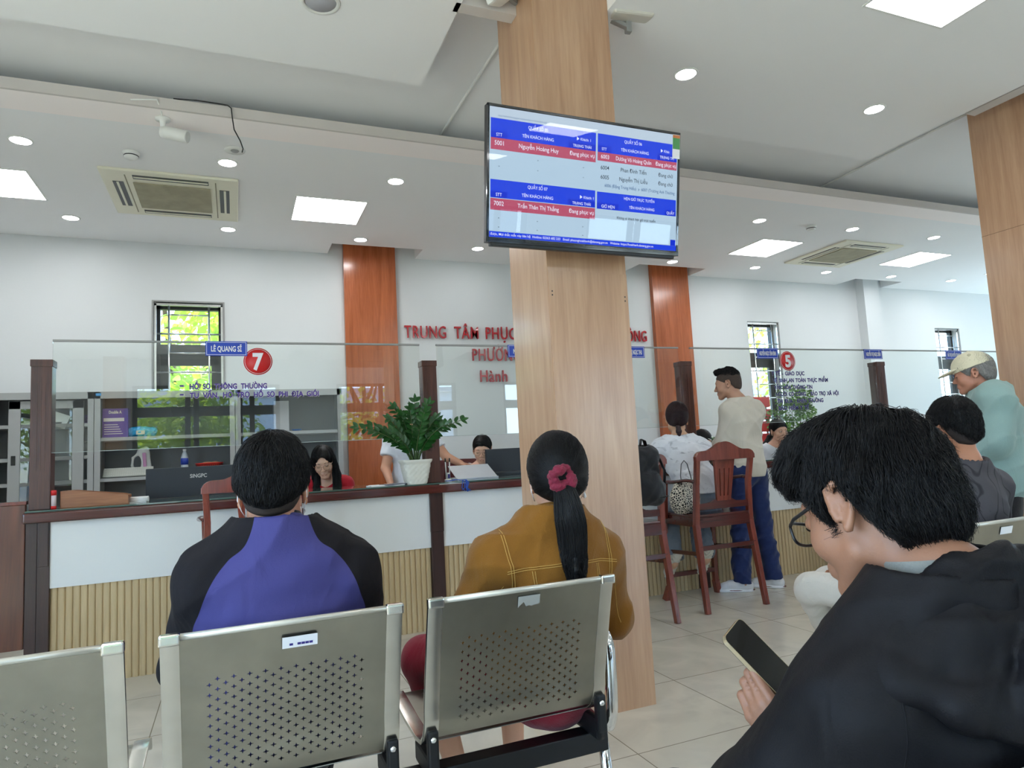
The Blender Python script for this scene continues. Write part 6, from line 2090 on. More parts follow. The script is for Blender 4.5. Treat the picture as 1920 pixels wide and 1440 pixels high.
# ---- neighbour of whom mostly one white trouser leg shows ------------------------
def person_white_leg():
    F = Fig(Fig.SIT, (2.60, 2.02, 0.0), 0.0, 'person mostly hidden by the near man, one white-trousered knee showing',
            (188, 132, 102), hrot=(-10, 0, 0), head=(0.0, 0.0, 1.07), neck=(0, -0.02, 0.95), chest=(0, -0.01, 0.82), shL=(-0.15, -0.01, 0.89), shR=(0.16, -0.01, 0.89), elL=(-0.19, 0.05, 0.67),
            knL=(-0.24, 0.32, 0.515), knR=(-0.02, 0.42, 0.50), anL=(0.04, 0.46, 0.16), anR=(-0.02, 0.42, 0.085), toL=(0.06, 0.58, 0.12))
    F.make_body(0.012)
    garment(F, 'shirt', top_f(F, 0.018, 'long', neck_up=0.0, hem=0.47), cloth('black_shirt', (34, 34, 38)), 0.012)
    garment(F, 'trousers', trousers_f(F, 0.006, 0.96, 0.002, amp=0.006, fr=20), cloth('white_trousers', (214, 210, 202)), 0.008)
    for q in 'LR': shoe(F, q, cloth('beige_shoe', (150, 140, 126)), M['black'])
    hl = hairline(0.05, 0.03, -0.01, 0.004, -0.055)
    F.cap(isect(skull_hair(0.014, 0.004, 0.01), hl, k=0.016), M['hair'], n=0, h=0.007)
person_white_leg()

# ---- old man in cap and green shirt -----------------------------------
def old_man():
    F = Fig(Fig.STAND, (4.46, 2.80, 0.0), math.radians(42), 'old man standing at right in a cream cap and pale green shirt', (186, 128, 104), sc=0.955, hrot=(-8, 0, -10), headsz=1.05,
            head=(0, 0.075, 1.600), neck=(0, 0.01, 1.462), chest=(0, -0.02, 1.30), shL=(-0.175, -0.005, 1.405), shR=(0.175, -0.005, 1.405),
            elL=(-0.215, 0.03, 1.13), elR=(0.24, 0.02, 1.14), wrL=(-0.14, 0.22, 1.02), wrR=(0.16, 0.24, 1.03))
    F.make_body(0.009)
    gs = cloth('pale_green_shirt', (138, 164, 158), rough=0.8, var=0.03)
    f = top_f(F, 0.026, 'long', neck_up=0.012, neck_tilt=0.25, amp=0.009, fr=11, seed=41, loose=0.018, hem=0.74, k=0.05)
    sh = garment(F, 'shirt', f, gs, 0.009)
    collar(F, 0.062, 0.012, 0.030, gs, th=0.005, tilt=0.25, flare=0.014, parent=sh)
    garment(F, 'trousers', trousers_f(F, 0.02, 0.97, 0.02), cloth('black_trousers_old', (30, 28, 30)), 0.012)
    for q in 'LR': shoe(F, q, cloth('brown_shoe', (70, 52, 40)), M['black'])
    hl = hairline(0.055, 0.02, -0.022, -0.002, -0.062)
    F.cap(isect(skull_hair(0.009, 0.002, 0.002), hl, k=0.012), M['hairgrey'], flow=flow_down((0, -0.05, 0.14)), n=2200, L=0.028, r=0.0009, seed=17, lift=0.003, jit=0.3, region=lambda c: hl(c) < -0.003)
    # cap: crown, peak, back opening strap
    cm = cloth('cream_cap', (214, 206, 178), rough=0.8, var=0.03)
    c = Sdf(); c.ell((0, -0.012, 0.048), (0.090, 0.112, 0.094), 0)
    cut = half((0, 0, 0.036), (0, -0.18, -1))
    hole = Sdf(); hole.ell((0, -0.125, 0.030), (0.034, 0.05, 0.026), 0)
    shell = sub(isect(c, cut), offset(c, -0.005), 0.002)
    cap = F.hmesh('cap', sub(shell, hole, 0.002), (-.12, -.15, -.01), (.12, .13, .17), 0.004, cm)
    bk = Sdf(); bk.ell((0, 0.105, 0.036), (0.072, 0.075, 0.010), 0, R=rotm(-14, 0, 0)); 
    core = Sdf(); core.ell((0, -0.012, 0.04), (0.086, 0.108, 0.09), 0)
    F.hmesh('cap_peak', sub(bk, core, 0.002), (-.12, .0, -.03), (.12, .21, .09), 0.0035, cm, cap)
    st = MB().tube([F.hp(x, -0.012 - math.sqrt(max(0, 1 - (x / 0.090) ** 2)) * 0.113, 0.010) for x in (-0.04, -0.02, 0, 0.02, 0.04)], 0.005, n=8, sq=(0.4, 1.3)); st.build('cap_strap', cm, cap)
    MB().lathe([(0.008, 0), (0.007, 0.004), (0.0, 0.006)], c=tuple(F.hp(0, -0.012, 0.141)), n=12).build('cap_button', cm, cap)
    F.face('lipm')
    # a small plastic bag in his hand
    p = F.root.matrix_basis @ Vector(F.J['wrL'] + A3(0.0, 0.06, -0.02)) if False else None
old_man()

# ---- standing man in the cream sweatshirt ------------------------------
def man_cream():
    F = Fig(Fig.STAND, (3.79, 4.30, 0.0), math.radians(6), 'man with a fade haircut standing in a cream sweatshirt and dark blue jeans', (186, 140, 116), sc=1.045, hrot=(-8, 0, 36), headsz=1.0,
            girth=0.86,
            head=(-0.085, 0.05, 1.560), neck=(-0.035, 0.0, 1.425), chest=(-0.01, -0.01, 1.27), shL=(-0.132, 0.0, 1.345), shR=(0.115, -0.02, 1.350),
            elL=(-0.155, 0.07, 1.12), wrL=(-0.14, 0.25, 1.02), elR=(0.135, 0.08, 1.12), wrR=(0.08, 0.27, 1.02),
            hipL=(-0.085, 0, 0.89), hipR=(0.085, 0, 0.89), knL=(-0.10, 0.02, 0.49), knR=(0.12, 0.0, 0.49), anL=(-0.115, 0.03, 0.085), anR=(0.150, -0.03, 0.085), toL=(-0.23, 0.13, 0.03), toR=(0.07, 0.09, 0.03))
    F.make_body(0.007)
    cr = cloth('cream_sweatshirt', (208, 200, 186), rough=0.9, var=0.03)
    f = top_f(F, 0.016, 'long', neck_up=0.010, neck_tilt=0.2, amp=0.007, fr=13, seed=51, loose=0.003, hem=0.885, k=0.045)
    garment(F, 'sweatshirt', f, cr, 0.008)
    J = F.J
    jn = cloth('dark_blue_jeans', (34, 48, 92), var=0.14, vscale=5)
    garment(F, 'jeans', trousers_f(F, 0.014, 1.04, 0.016, amp=0.009, fr=22, seed=6), jn, 0.008)
    for q in 'LR':
        s_ = shoe(F, q, cloth('white_canvas_shoe', (218, 218, 220)), M['vinylwhite'], name='sneaker')
        a, t = F.J['an' + q], F.J['to' + q]
        d = t - a; d[2] = 0; d /= np.linalg.norm(d); sd = A3(d[1], -d[0], 0)
        o = A3(a[0], a[1], 0)
        band = MB(); n = 40; 
        pts = []
        for k in range(n):
            an = 2 * PI * k / n
            y = 0.06 + 0.1485 * math.sin(an); w_ = 0.0435 * math.cos(an) * (1.08 if y > 0.1 else 1.0)
            pts.append(tuple(o + d * y + sd * w_ + A3(0, 0, 0.014)))
        band.tube(pts, 0.003, n=6, closed=True); band.build('sole_stripe', plain('dark_red_stripe', srgb(96, 34, 32), 0.5), s_)
        lc = MB()
        for k in range(4):
            y = 0.045 + 0.022 * k; z = 0.084 - 0.009 * k
            lc.tube([tuple(o + d * y + sd * -0.022 + A3(0, 0, z - 0.006)), tuple(o + d * (y + .004) + A3(0, 0, z)), tuple(o + d * y + sd * 0.022 + A3(0, 0, z - 0.006))], 0.0025, n=5)
        lc.build('shoelace', M['black'], s_)
    hl = hairline(0.052, 0.034, 0.0, 0.014, -0.040)
    fade = plain('clipped_hair', srgb(62, 50, 44), 0.8, var=0.15, vscale=80)
    hl2 = hairline(0.05, 0.034, -0.01, 0.002, -0.058)
    F.hmesh('clipped_sides', isect(skull_hair(0.0035, 0.001, 0.0), hl2, k=0.008), (-.12, -.15, -.12), (.12, .14, .16), 0.005, fade)
    top = Sdf(); top.ell((0, -0.026, 0.050), (0.072, 0.086, 0.086), 0); top.ell((0.0, 0.040, 0.112), (0.045, 0.034, 0.022), 0.02)
    zc = half((0, 0, 0.070), (0, 0.25, -1))
    F.cap(isect(offset(top, 0.002, 0.005, 55, 7), zc, k=0.02), M['hair'], name='hair', flow=lambda P: np.stack([0.1 * np.sin(P[:, 1] * 60), np.ones(len(P)) * 0.9, 0.6 * np.ones(len(P))], 1), n=2600, L=0.026, r=0.0010, seed=23, lift=0.003, jit=0.3, liftend=0.008)
    F.face('lipm', eyes='down')
    # thin chain at the neck
    P = [F.J['neck'] + A3(0.062 * math.cos(a) , 0.012 + 0.062 * math.sin(a), 0.026 - 0.02 * math.sin(a)) for a in np.linspace(0, 2 * PI, 30)[:-1]]
    MB().tube(P, 0.0018, n=6, closed=True).build('necklace', M['chrome'], F.root)
man_cream()

# ---- woman on the high chair in the tie-dye T-shirt ---------------------------------
def woman_tiedye():
    F = Fig(Fig.SIT, (3.23, 4.22, 0.0), math.radians(-12), 'woman in a white tie-dye T-shirt and grey jeans on a high chair', (206, 160, 128), fem=True, hrot=(-6, 4, -20), headsz=1.02,
            pel=(0, 0, 0.755), waist=(-0.02, 0.015, 0.90), chest=(-0.055, 0.055, 1.065), neck=(-0.080, 0.075, 1.215), head=(-0.070, 0.12, 1.360),
            shL=(-0.225, 0.075, 1.145), shR=(0.090, 0.075, 1.125), elL=(-0.37, 0.17, 0.985), elR=(0.13, 0.23, 0.96), wrL=(-0.24, 0.34, 1.03), wrR=(-0.03, 0.36, 1.03),
            hipL=(-0.085, 0.0, 0.745), hipR=(0.085, 0.0, 0.745), knL=(-0.15, 0.24, 0.62), knR=(0.10, 0.24, 0.60), anL=(-0.205, 0.085, 0.315), anR=(0.03, 0.03, 0.335), toL=(-0.22, 0.16, 0.215), toR=(0.03, 0.11, 0.235))
    F.make_body(0.008)
    m = cloth('tie_dye_white', (216, 216, 218), rough=0.9)
    nt = m.node_tree; b = nt.nodes['Principled BSDF']
    tc = nt.nodes['Texture Coordinate']
    nz = nt.nodes.new('ShaderNodeTexNoise'); nz.inputs['Scale'].default_value = 11; nz.inputs['Detail'].default_value = 3; nz.inputs['Distortion'].default_value = 1.2
    mp = nt.nodes.new('ShaderNodeMapping'); mp.inputs['Scale'].default_value = (1, 1, 1.9); mp.inputs['Rotation'].default_value = (0, 0.5, 0)
    nt.links.new(tc.outputs['Object'], mp.inputs[0]); nt.links.new(mp.outputs[0], nz.inputs['Vector'])
    cr = nt.nodes.new('ShaderNodeValToRGB'); cr.color_ramp.elements[0].position = 0.56; cr.color_ramp.elements[1].position = 0.70
    cr.color_ramp.elements[0].color = srgb(220, 220, 224); cr.color_ramp.elements[1].color = srgb(166, 166, 172)
    nt.links.new(nz.outputs[0], cr.inputs[0]); nt.links.new(cr.outputs[0], b.inputs['Base Color'])
    garment(F, 't_shirt', top_f(F, 0.016, 0.62, neck_up=0.0, neck_tilt=0.2, amp=0.007, fr=22, seed=61, loose=0.004, hem=0.80, k=0.04), m, 0.008)
    garment(F, 'jeans', trousers_f(F, 0.012, 0.98, 0.028, amp=0.007, fr=24, seed=9, top=0.86), cloth('washed_grey_jeans', (116, 124, 134), var=0.12, vscale=7), 0.008)
    # sneakers hooked on the foot rail, patterned soles turned back
    for q in 'LR':
        a = F.J['an' + q]; t = F.J['to' + q]
        d = t - a; d /= np.linalg.norm(d)
        sd = np.cross(d, A3(0, 0, 1)); sd /= np.linalg.norm(sd); n_ = np.cross(sd, d)
        R = np.stack([sd, d, n_], 1)
        s = Sdf(); s.cone((0, -0.05, -0.01), (0, 0.13, -0.008), 0.040, 0.036, 0, sc=(1, 1, 0.85)); s.cone((0, -0.03, 0), (0, -0.02, 0.04), 0.036, 0.036, 0.02)
        sk = solid('sneaker', wrap(s, a, R), a - 0.22, a + 0.22, 0.006, cloth('cream_sneaker_' + q.lower(), (206, 200, 188)), F.root)
        s2 = Sdf(); s2.cone((0, -0.06, -0.036), (0, 0.14, -0.034), 0.043, 0.040, 0, sc=(1, 1, 0.55))
        def tread(P):
            return 0.004 * np.sign(np.sin(P[:, 1] * 190 + 3.0 * np.sin(P[:, 0] * 90)))
        f2 = wrap(s2, a, R)
        solid('sole', lambda P, f2=f2, a=a, R=R: f2(P) + np.clip(tread((P - a) @ R), 0, 1) * 0.6, a - 0.22, a + 0.22, 0.004, plain('cream_sole', srgb(210, 206, 192), 0.6), sk, newton=0)
    tie = A3(0.0, -0.088, -0.052)
    hc = skull_hair(0.012, 0.004, 0.006, fem=True)
    hl = hairline(0.05, 0.03, -0.005, 0.0, -0.060)
    F.cap(isect(hc, hl, k=0.014), M['hairbrown'], flow=flow_to(tie), n=1800, L=0.10, r=0.0009, seed=29, lift=0.0015, jit=0.05, region=lambda c: hl(c) < -0.003)
    t = Sdf(); t.chain([F.hp(*p) for p in ((0, -0.088, -0.050), (0.002, -0.112, -0.070), (0.006, -0.116, -0.100), (0.008, -0.112, -0.128))], [0.010, 0.017, 0.021, 0.014], 0.006, 0.008)
    c = F.hp(0, -0.11, -0.09)
    solid('hair_tail', offset(t, 0, 0.002, 120, 1), c - 0.07, c + 0.07, 0.004, M['hairbrown'], F.root)
    c = F.hp(0, -0.096, -0.056)
    MB().tube([c + 0.014 * (math.cos(a) * A3(1, 0, 0) + math.sin(a) * A3(0, -0.5, 0.8)) for a in np.linspace(0, 2 * PI, 14)[:-1]], 0.0035, n=6, closed=True).build('hair_tie', plain('tan_hair_tie', srgb(150, 104, 84), 0.6), F.root)
woman_tiedye()

# ---- clerks behind the counter ------------------------------------------
def long_hair(F, mat, n=2200):
    """centre parting, straight, over the shoulders"""
    hl = hairline(0.066, 0.046, -0.10, -0.10, -0.16, k=0.01)
    cap = Sdf(); cap.ell((0, -0.022, 0.040), (0.086, 0.104, 0.095), 0)
    face = Sdf(); face.ell((0, 0.105, -0.030), (0.056, 0.085, 0.110), 0)
    cf = sub(isect(cap, half((0, 0, -0.03), (0, 0, -1))), face, 0.012)
    parts = [surf(cf, (-.13, -.16, -.1), (.13, .14, .18), 0.005)]
    V, Q = parts[0]; V = F.in_head(V)
    out = [(V, Q)]
    s = Sdf()
    for q in (-1, 1):
        pts = [F.hp(q * 0.070, 0.005, 0.03), F.hp(q * 0.078, 0.012, -0.05), F.hp(q * 0.080, 0.02, -0.11)]
        sh = F.J['shL' if q < 0 else 'shR']
        ch = (pts[-1] + A3(0, 0.035, -0.12), pts[-1] + A3(q * 0.005, 0.04, -0.22))
        s.chain(pts + list(ch), [0.028, 0.026, 0.030, 0.032, 0.016], 0.01, 0.015)
    bk = [F.hp(0, -0.075, 0.02), F.hp(0, -0.080, -0.09), F.J['neck'] + A3(0, -0.085, -0.10)]
    s.chain(bk, [0.055, 0.06, 0.05], 0.02, 0.02)
    c = F.hp(0, 0, -0.1)
    out.append(surf(s, c - A3(.2, .22, .30), c + A3(.2, .22, .22), 0.006))
    full = lambda P: smin(cf(((P - F.HT) @ F.HR) / F.hs) * F.hs, s(P), 0.01)
    dn = lambda P: np.stack([np.sign(P[:, 0] - F.HT[0]) * 0.25 * (P[:, 2] > F.HT[2]), 0.05 * np.ones(len(P)), -np.ones(len(P))], 1)
    P = strands(full, lambda c_: np.ones(len(c_), bool), dn, n, 0.14, 0.0009, 4, lift=0.002, jit=0.04, lo=c - A3(.2, .22, .30), hi=c + A3(.2, .22, .25), h=0.012)
    out.append(strand_mesh(P, 0.0010))
    V, Q = join_np(out)
    return mesh_np('hair', V, Q, mat, F.root)
def tied_hair(F, mat, tail_dir=(-0.05, -0.10), n=1800, seed=1, tail=True):
    cap = Sdf(); cap.ell((0, -0.022, 0.040), (0.083, 0.103, 0.094), 0); cap.ell((0, -0.05, -0.02), (0.068, 0.064, 0.062), 0.03)
    hl = hairline(0.052, 0.030, 0.000, 0.006, -0.060)
    tie = A3(0, -0.105, -0.03)
    o = F.cap(isect(cap, hl, k=0.010), mat, flow=flow_to(tie), n=n, L=0.10, r=0.0008, seed=seed, lift=0.0015, jit=0.05, region=lambda c: hl(c) < -0.002)
    if tail:
        t = Sdf(); t.chain([F.hp(0, -0.10, -0.03), F.hp(tail_dir[0] * 0.4, -0.14, -0.06), F.hp(tail_dir[0], -0.13, -0.13), F.hp(tail_dir[0], -0.12, -0.22)], [0.016, 0.026, 0.030, 0.012], 0.006, 0.012)
        c = F.hp(0, -0.12, -0.12)
        solid('ponytail', offset(t, 0, 0.002, 110, 2), c - 0.16, c + 0.16, 0.005, mat, F.root)
    return o
def shirt_collar(F, mat, parent):
    collar(F, 0.056, 0.004, 0.022, mat, th=0.005, tilt=0.45, flare=0.02, parent=parent, front_drop=0.035, gap=0.35)
def clerk_red():
    F = Fig(Fig.SIT, (0.655, 5.55, 0.035), PI + math.radians(-4), 'seated clerk with long black hair, round glasses and a red top', (222, 176, 150), fem=True, hrot=(-22, 8, -12), headsz=1.0,
            head=(0.01, 0.10, 1.138), neck=(0.0, 0.02, 1.005), chest=(0, 0.0, 0.85), shL=(-0.155, 0.02, 0.945), shR=(0.155, 0.02, 0.945), elL=(-0.21, 0.10, 0.75), elR=(0.21, 0.10, 0.75), wrL=(-0.10, 0.30, 0.79), wrR=(0.10, 0.30, 0.79))
    F.make_body(0.006)
    garment(F, 'red_top', top_f(F, 0.014, 0.75, neck_up=-0.012, neck_tilt=0.5, hem=0.5), cloth('crimson_top', (178, 26, 42)), 0.010)
    garment(F, 'trousers', trousers_f(F), cloth('black_skirt_trousers', (30, 28, 32)), 0.014)
    long_hair(F, M['hair'])
    F.face('lip')
    F.glasses(M['rimmetal'], rim=0.0011, sx=0.026, sz=0.023)
clerk_red()
def clerk_laptop():
    F = Fig(Fig.SIT, (2.0, 5.60, 0.03), PI + math.radians(-10), 'seated clerk with thin glasses and a white shirt behind the silver laptop', (224, 178, 152), fem=True, hrot=(-14, 0, -16), headsz=1.0,
            head=(0.0, 0.08, 1.175), neck=(0.0, 0.01, 1.035), chest=(0, 0, 0.88), shL=(-0.155, 0.02, 0.975), shR=(0.155, 0.02, 0.975), elL=(-0.21, 0.10, 0.78), elR=(0.21, 0.10, 0.78), wrL=(-0.10, 0.30, 0.79), wrR=(0.10, 0.30, 0.79))
    F.make_body(0.006)
    w = cloth('white_shirt', (222, 224, 228), var=0.02)
    sh = garment(F, 'shirt', top_f(F, 0.014, 'long', neck_up=-0.002, neck_tilt=0.45, hem=0.5), w, 0.009)
    shirt_collar(F, w, sh)
    garment(F, 'trousers', trousers_f(F), cloth('black_skirt_trousers', (30, 28, 32)), 0.016)
    tied_hair(F, M['hair'], (0.02, -0.1), seed=6)
    F.face('lip')
    F.glasses(M['rimmetal'], rim=0.0011, sx=0.025, sz=0.018)
clerk_laptop()
def clerk_thinking():
    F = Fig(Fig.SIT, (5.34, 5.60, 0.035), PI + math.radians(-10), 'seated clerk in a white shirt resting her hand at her mouth', (222, 172, 146), fem=True, hrot=(-4, 4, -4), headsz=1.0,
            head=(-0.02, 0.07, 1.205), neck=(0.0, 0.01, 1.060), chest=(0, 0, 0.90), shL=(-0.155, 0.02, 0.995), shR=(0.155, 0.02, 0.995), elL=(-0.19, 0.16, 0.83), elR=(0.21, 0.10, 0.80), wrL=(-0.075, 0.215, 1.045), wrR=(0.10, 0.30, 0.81),
            hands={'L': dict(d=(0.30, -0.15, 0.9), n=(0.4, -0.8, 0.0), t=(0.3, 0.3, 0.6), curl=(0.8, 0.85, 0.9, 0.95), thumb=0.4, sz=0.85)})
    F.make_body(0.006)
    w = cloth('white_shirt_plain', (222, 224, 230), var=0.02)
    sh = garment(F, 'shirt', top_f(F, 0.014, 'long', neck_up=-0.002, neck_tilt=0.5, hem=0.5), w, 0.009)
    shirt_collar(F, w, sh)
    garment(F, 'trousers', trousers_f(F), cloth('black_skirt_trousers', (30, 28, 32)), 0.016)
    tied_hair(F, M['hair'], (0.10, -0.1), seed=8)
    F.face('lip', eyes=(-0.003,))
clerk_thinking()
def clerk_standing():
    F = Fig(Fig.STAND, (1.43, 5.80, 0.0), PI + math.radians(-10), 'standing person in a white shirt mostly hidden by the potted plant and post', (206, 150, 120), sc=0.97, hrot=(-12, 0, -20),
            head=(-0.05, 0.05, 1.545), shL=(-0.17, -0.01, 1.385), elL=(-0.30, 0.08, 1.20), wrL=(-0.42, 0.16, 1.135), elR=(0.24, 0.06, 1.13), wrR=(0.20, 0.20, 0.98),
            hands={'L': dict(d=(-0.9, 0.1, -0.25), n=(0, 0.1, -1), t=(0, 1, 0), curl=(0.3, 0.35, 0.4, 0.4))})
    F.make_body(0.008)
    w = cloth('white_shirt_short', (220, 222, 228), var=0.02)
    sh = garment(F, 'shirt', top_f(F, 0.018, 0.6, neck_up=0.0, neck_tilt=0.3, hem=0.86), w, 0.010)
    shirt_collar(F, w, sh)
    garment(F, 'trousers', trousers_f(F), cloth('navy_trousers', (36, 40, 56)), 0.014)
    tied_hair(F, M['hair'], seed=12, n=700, tail=False)
    F.face('lipm')
clerk_standing()
def clerk_brown():
    F = Fig(Fig.SIT, (8.56, 5.42, 0.0), PI, 'brown-haired clerk barely showing just left of the old man', (214, 160, 130), fem=True, hrot=(-20, 0, 0), head=(0.0, 0.08, 1.295), neck=(0.0, 0.01, 1.15), chest=(0, 0, 0.92), shL=(-0.155, 0.02, 1.0), shR=(0.155, 0.02, 1.0))
    F.make_body(0.012)
    garment(F, 'shirt', top_f(F, 0.014, 'long', neck_up=-0.002, neck_tilt=0.5, hem=0.5), cloth('white_shirt_far', (214, 216, 222), var=0.02), 0.013)
    garment(F, 'trousers', trousers_f(F), cloth('black_skirt_trousers', (30, 28, 32)), 0.02)
    tied_hair(F, M['hairbrown'], seed=14, n=300, tail=False)
    F.face('lip')
    return F
_cb = clerk_brown()
c2 = copy_tree(_cb.root)
c2.location = (4.36, 5.62, -0.13)
c2['label'] = 'dark-haired clerk almost hidden by the dark post beside the tie-dye woman'
for ch in c2.children:
    if ch.name.startswith('hair'):
        ch.data = ch.data.copy(); ch.data.materials[0] = M['hair']
# ================================================================ things on and behind the counter
CT = 0.995   # counter top height
# potted plant
def leafmesh(bm, p, d, nrm, L, w, bend=0.25):
    """one pointed leaf as a folded, curved blade"""
    p = Vector(p); d = Vector(d).normalized(); nrm = Vector(nrm)
    s = d.cross(nrm).normalized(); nrm = s.cross(d).normalized()
    rows = []
    for t, ww in ((0, 0.10), (0.2, 0.75), (0.45, 1.0), (0.7, 0.8), (0.88, 0.4), (1.0, 0.02)):
        c = p + d * L * t - nrm * bend * L * t * t
        rows.append([bm.verts.new(c - s * w * ww / 2 + nrm * 0.12 * w * ww), bm.verts.new(c), bm.verts.new(c + s * w * ww / 2 + nrm * 0.12 * w * ww)])
    for A, B in zip(rows[:-1], rows[1:]):
        for j in (0, 1):
            f = bm.faces.new((A[j], A[j + 1], B[j + 1], B[j])); f.smooth = True
def zz_plant():
    r = empty('potted_plant', (1.158, 4.612, CT), label='potted plant with glossy dark green leaflets in a white woven-look pot on the counter', cat='potted plant')
    h = 0.168
    prof = []
    # square-ish pot with basket weave relief
    bm = bmesh.new()
    nz, na = 18, 64
    rings = []
    for i in range(nz + 1):
        t = i / nz
        z = h * t
        half = 0.066 + (0.100 - 0.066) * t ** 0.8
        if t > 0.86: half = 0.103 + (0.004 if t > 0.9 else 0)
        ring = []
        for j in range(na):
            a = 2 * PI * j / na
            c, s = math.cos(a), math.sin(a)
            q = (abs(c) ** 5 + abs(s) ** 5) ** (-1 / 5)
            wv = 0.0 if t > 0.82 or t < 0.05 else 0.0032 * math.sin(j * PI / 2 + (i // 2) * PI)
            ring.append(bm.verts.new(((half + wv) * q * c, (half + wv) * q * s, z)))
        rings.append(ring)
    inner = [bm.verts.new((v.co.x * 0.93, v.co.y * 0.93, h)) for v in rings[-1]]
    soil = [bm.verts.new((v.co.x * 0.90, v.co.y * 0.90, h - 0.02)) for v in rings[-1]]
    allr = rings + [inner, soil]
    for A, B in zip(allr[:-1], allr[1:]):
        for j in range(na):
            bm.faces.new((A[j], A[(j + 1) % na], B[(j + 1) % na], B[j]))
    bm.faces.new(list(reversed(rings[0]))); bm.faces.new(soil)
    bmesh.ops.recalc_face_normals(bm, faces=bm.faces)
    bm_obj(bm, 'pot', plain('white_woven_pot', srgb(222, 220, 208), 0.45), r)
    MB().lathe([(0.085, 0.149), (0.0001, 0.154)], n=24).build('soil', plain('soil', srgb(50, 38, 30), 0.95, bump=0.8), r)
    rnd = random.Random(7)
    # stems: (lean x, lean y, length)
    stems = [(-0.92, -0.2, 0.44), (-0.75, 0.1, 0.40), (-0.50, -0.3, 0.40), (-0.32, 0.2, 0.46), (-0.12, -0.2, 0.40), (0.0, 0.25, 0.44), (0.12, -0.3, 0.38), (0.20, 0.1, 0.46), (0.34, -0.25, 0.36), (0.75, 0.05, 0.44), (0.52, -0.4, 0.34), (-0.6, -0.5, 0.30), (0.05, -0.6, 0.30), (0.42, 0.4, 0.36), (-0.25, 0.5, 0.38)]
    for lx, ly, L in stems:
        b = MB(); lf = bmesh.new()
        pts = []
        for k in range(12):
            t = k / 11
            x = lx * (0.03 + L * (0.25 * t + 0.75 * t ** 1.7) * 0.93)
            y = min(ly * (0.03 + L * 0.45 * t ** 1.5), 0.015) - 0.07 * t * t
            z = 0.15 + L * (t * 0.95 - 0.42 * abs(lx) * t * t)
            pts.append(Vector((x, y, z)))
        b.tube(pts, [0.0065 - 0.0045 * k / 11 for k in range(12)], n=7)
        st = b.build('stem', plain('plant_stem_green', srgb(70, 92, 48), 0.45), r)
        for k in range(3, 12):
            for s in (-1, 1):
                p = pts[k]; t = (pts[min(k + 1, 11)] - pts[k - 1]).normalized()
                side = t.cross(Vector((0, -0.85, 0.5))).normalized() * s
                d = (t * 0.75 + side * 0.8 + Vector((rnd.uniform(-.15, .15), rnd.uniform(-.2, .2), rnd.uniform(-.1, .15)))).normalized()
                leafmesh(lf, p, d, Vector((rnd.uniform(-.5, .5), -0.8, 0.6)), 0.078 * (1.0 - 0.3 * k / 11) * rnd.uniform(0.85, 1.1), 0.034 * rnd.uniform(0.85, 1.15), rnd.uniform(0.05, 0.3))
        leafmesh(lf, pts[-1], pts[-1] - pts[-2], (0, -1, 0.3), 0.06, 0.024)
        me = bpy.data.meshes.new('leaves'); lf.to_mesh(me); lf.free(); me.materials.append(M['leaf'])
        o = bpy.data.objects.new('leaves', me); COL.objects.link(o); o.parent = st
zz_plant()

# wooden tray with sloping side
t = empty('wooden_organizer', (-0.77, 4.70, CT), label='brown wooden organizer with a sloping side at the left end of the counter', cat='desk organizer')
pr = [(-0.17, 0), (0.175, 0), (0.175, 0.052), (0.15, 0.060), (-0.11, 0.098), (-0.17, 0.098)]
MB().prism(pr, -0.07, -0.06, bev=0.002).prism(pr, 0.06, 0.07, bev=0.002).box(-0.17, -0.16, -0.06, 0.06, 0, 0.098).box(0.165, 0.175, -0.06, 0.06, 0, 0.052).box(-0.16, 0.165, -0.06, 0.06, 0, 0.008).box(-0.02, -0.01, -0.06, 0.06, 0.008, 0.07).build('tray', wood('organizer_wood', srgb(140, 86, 52), srgb(172, 112, 72), 0.35, 'X', 12, 0.3), t)
g0 = empty('glue_stick', (-0.965, 4.60, CT), label='red-capped glue stick nearer the front beside the dark post', cat='glue stick', group='glue sticks')
MB().lathe([(0.013, 0), (0.013, 0.078), (0.012, 0.08)], n=20).build('tube', plain('glue_stick_label', srgb(214, 196, 196), 0.35), g0)
MB().lathe([(0.0138, 0.0), (0.0138, 0.018)], n=20).build('base', M['signred'], g0)
MB().lathe([(0.0142, 0.078), (0.0142, 0.104), (0.0125, 0.107), (0.0, 0.107)], n=20).build('cap', M['signred'], g0)
g1 = copy_tree(g0); g1.location = (-0.985, 4.57 + 0.06, CT); g1['label'] = 'red-capped glue stick tucked behind the other, against the dark post'
g1.location = (-0.996 + 0.03 - 0.028, 4.635, CT)
w_ = empty('paper_roll', (-0.545, 4.71, CT + 0.018), label='white roll of paper lying right of the wooden organizer', cat='paper roll')
MB().lathe([(0.016, -0.05), (0.018, -0.05), (0.018, 0.05), (0.016, 0.05)], n=24, M=Matrix.Rotation(PI / 2, 4, 'Y') @ Matrix.Rotation(0.15, 4, 'X')).build('roll', M['paper'], w_)
MB().box(-0.05, 0.04, -0.03, 0.04, -0.017, -0.013).build('loose_sheet', M['paper'], w_)

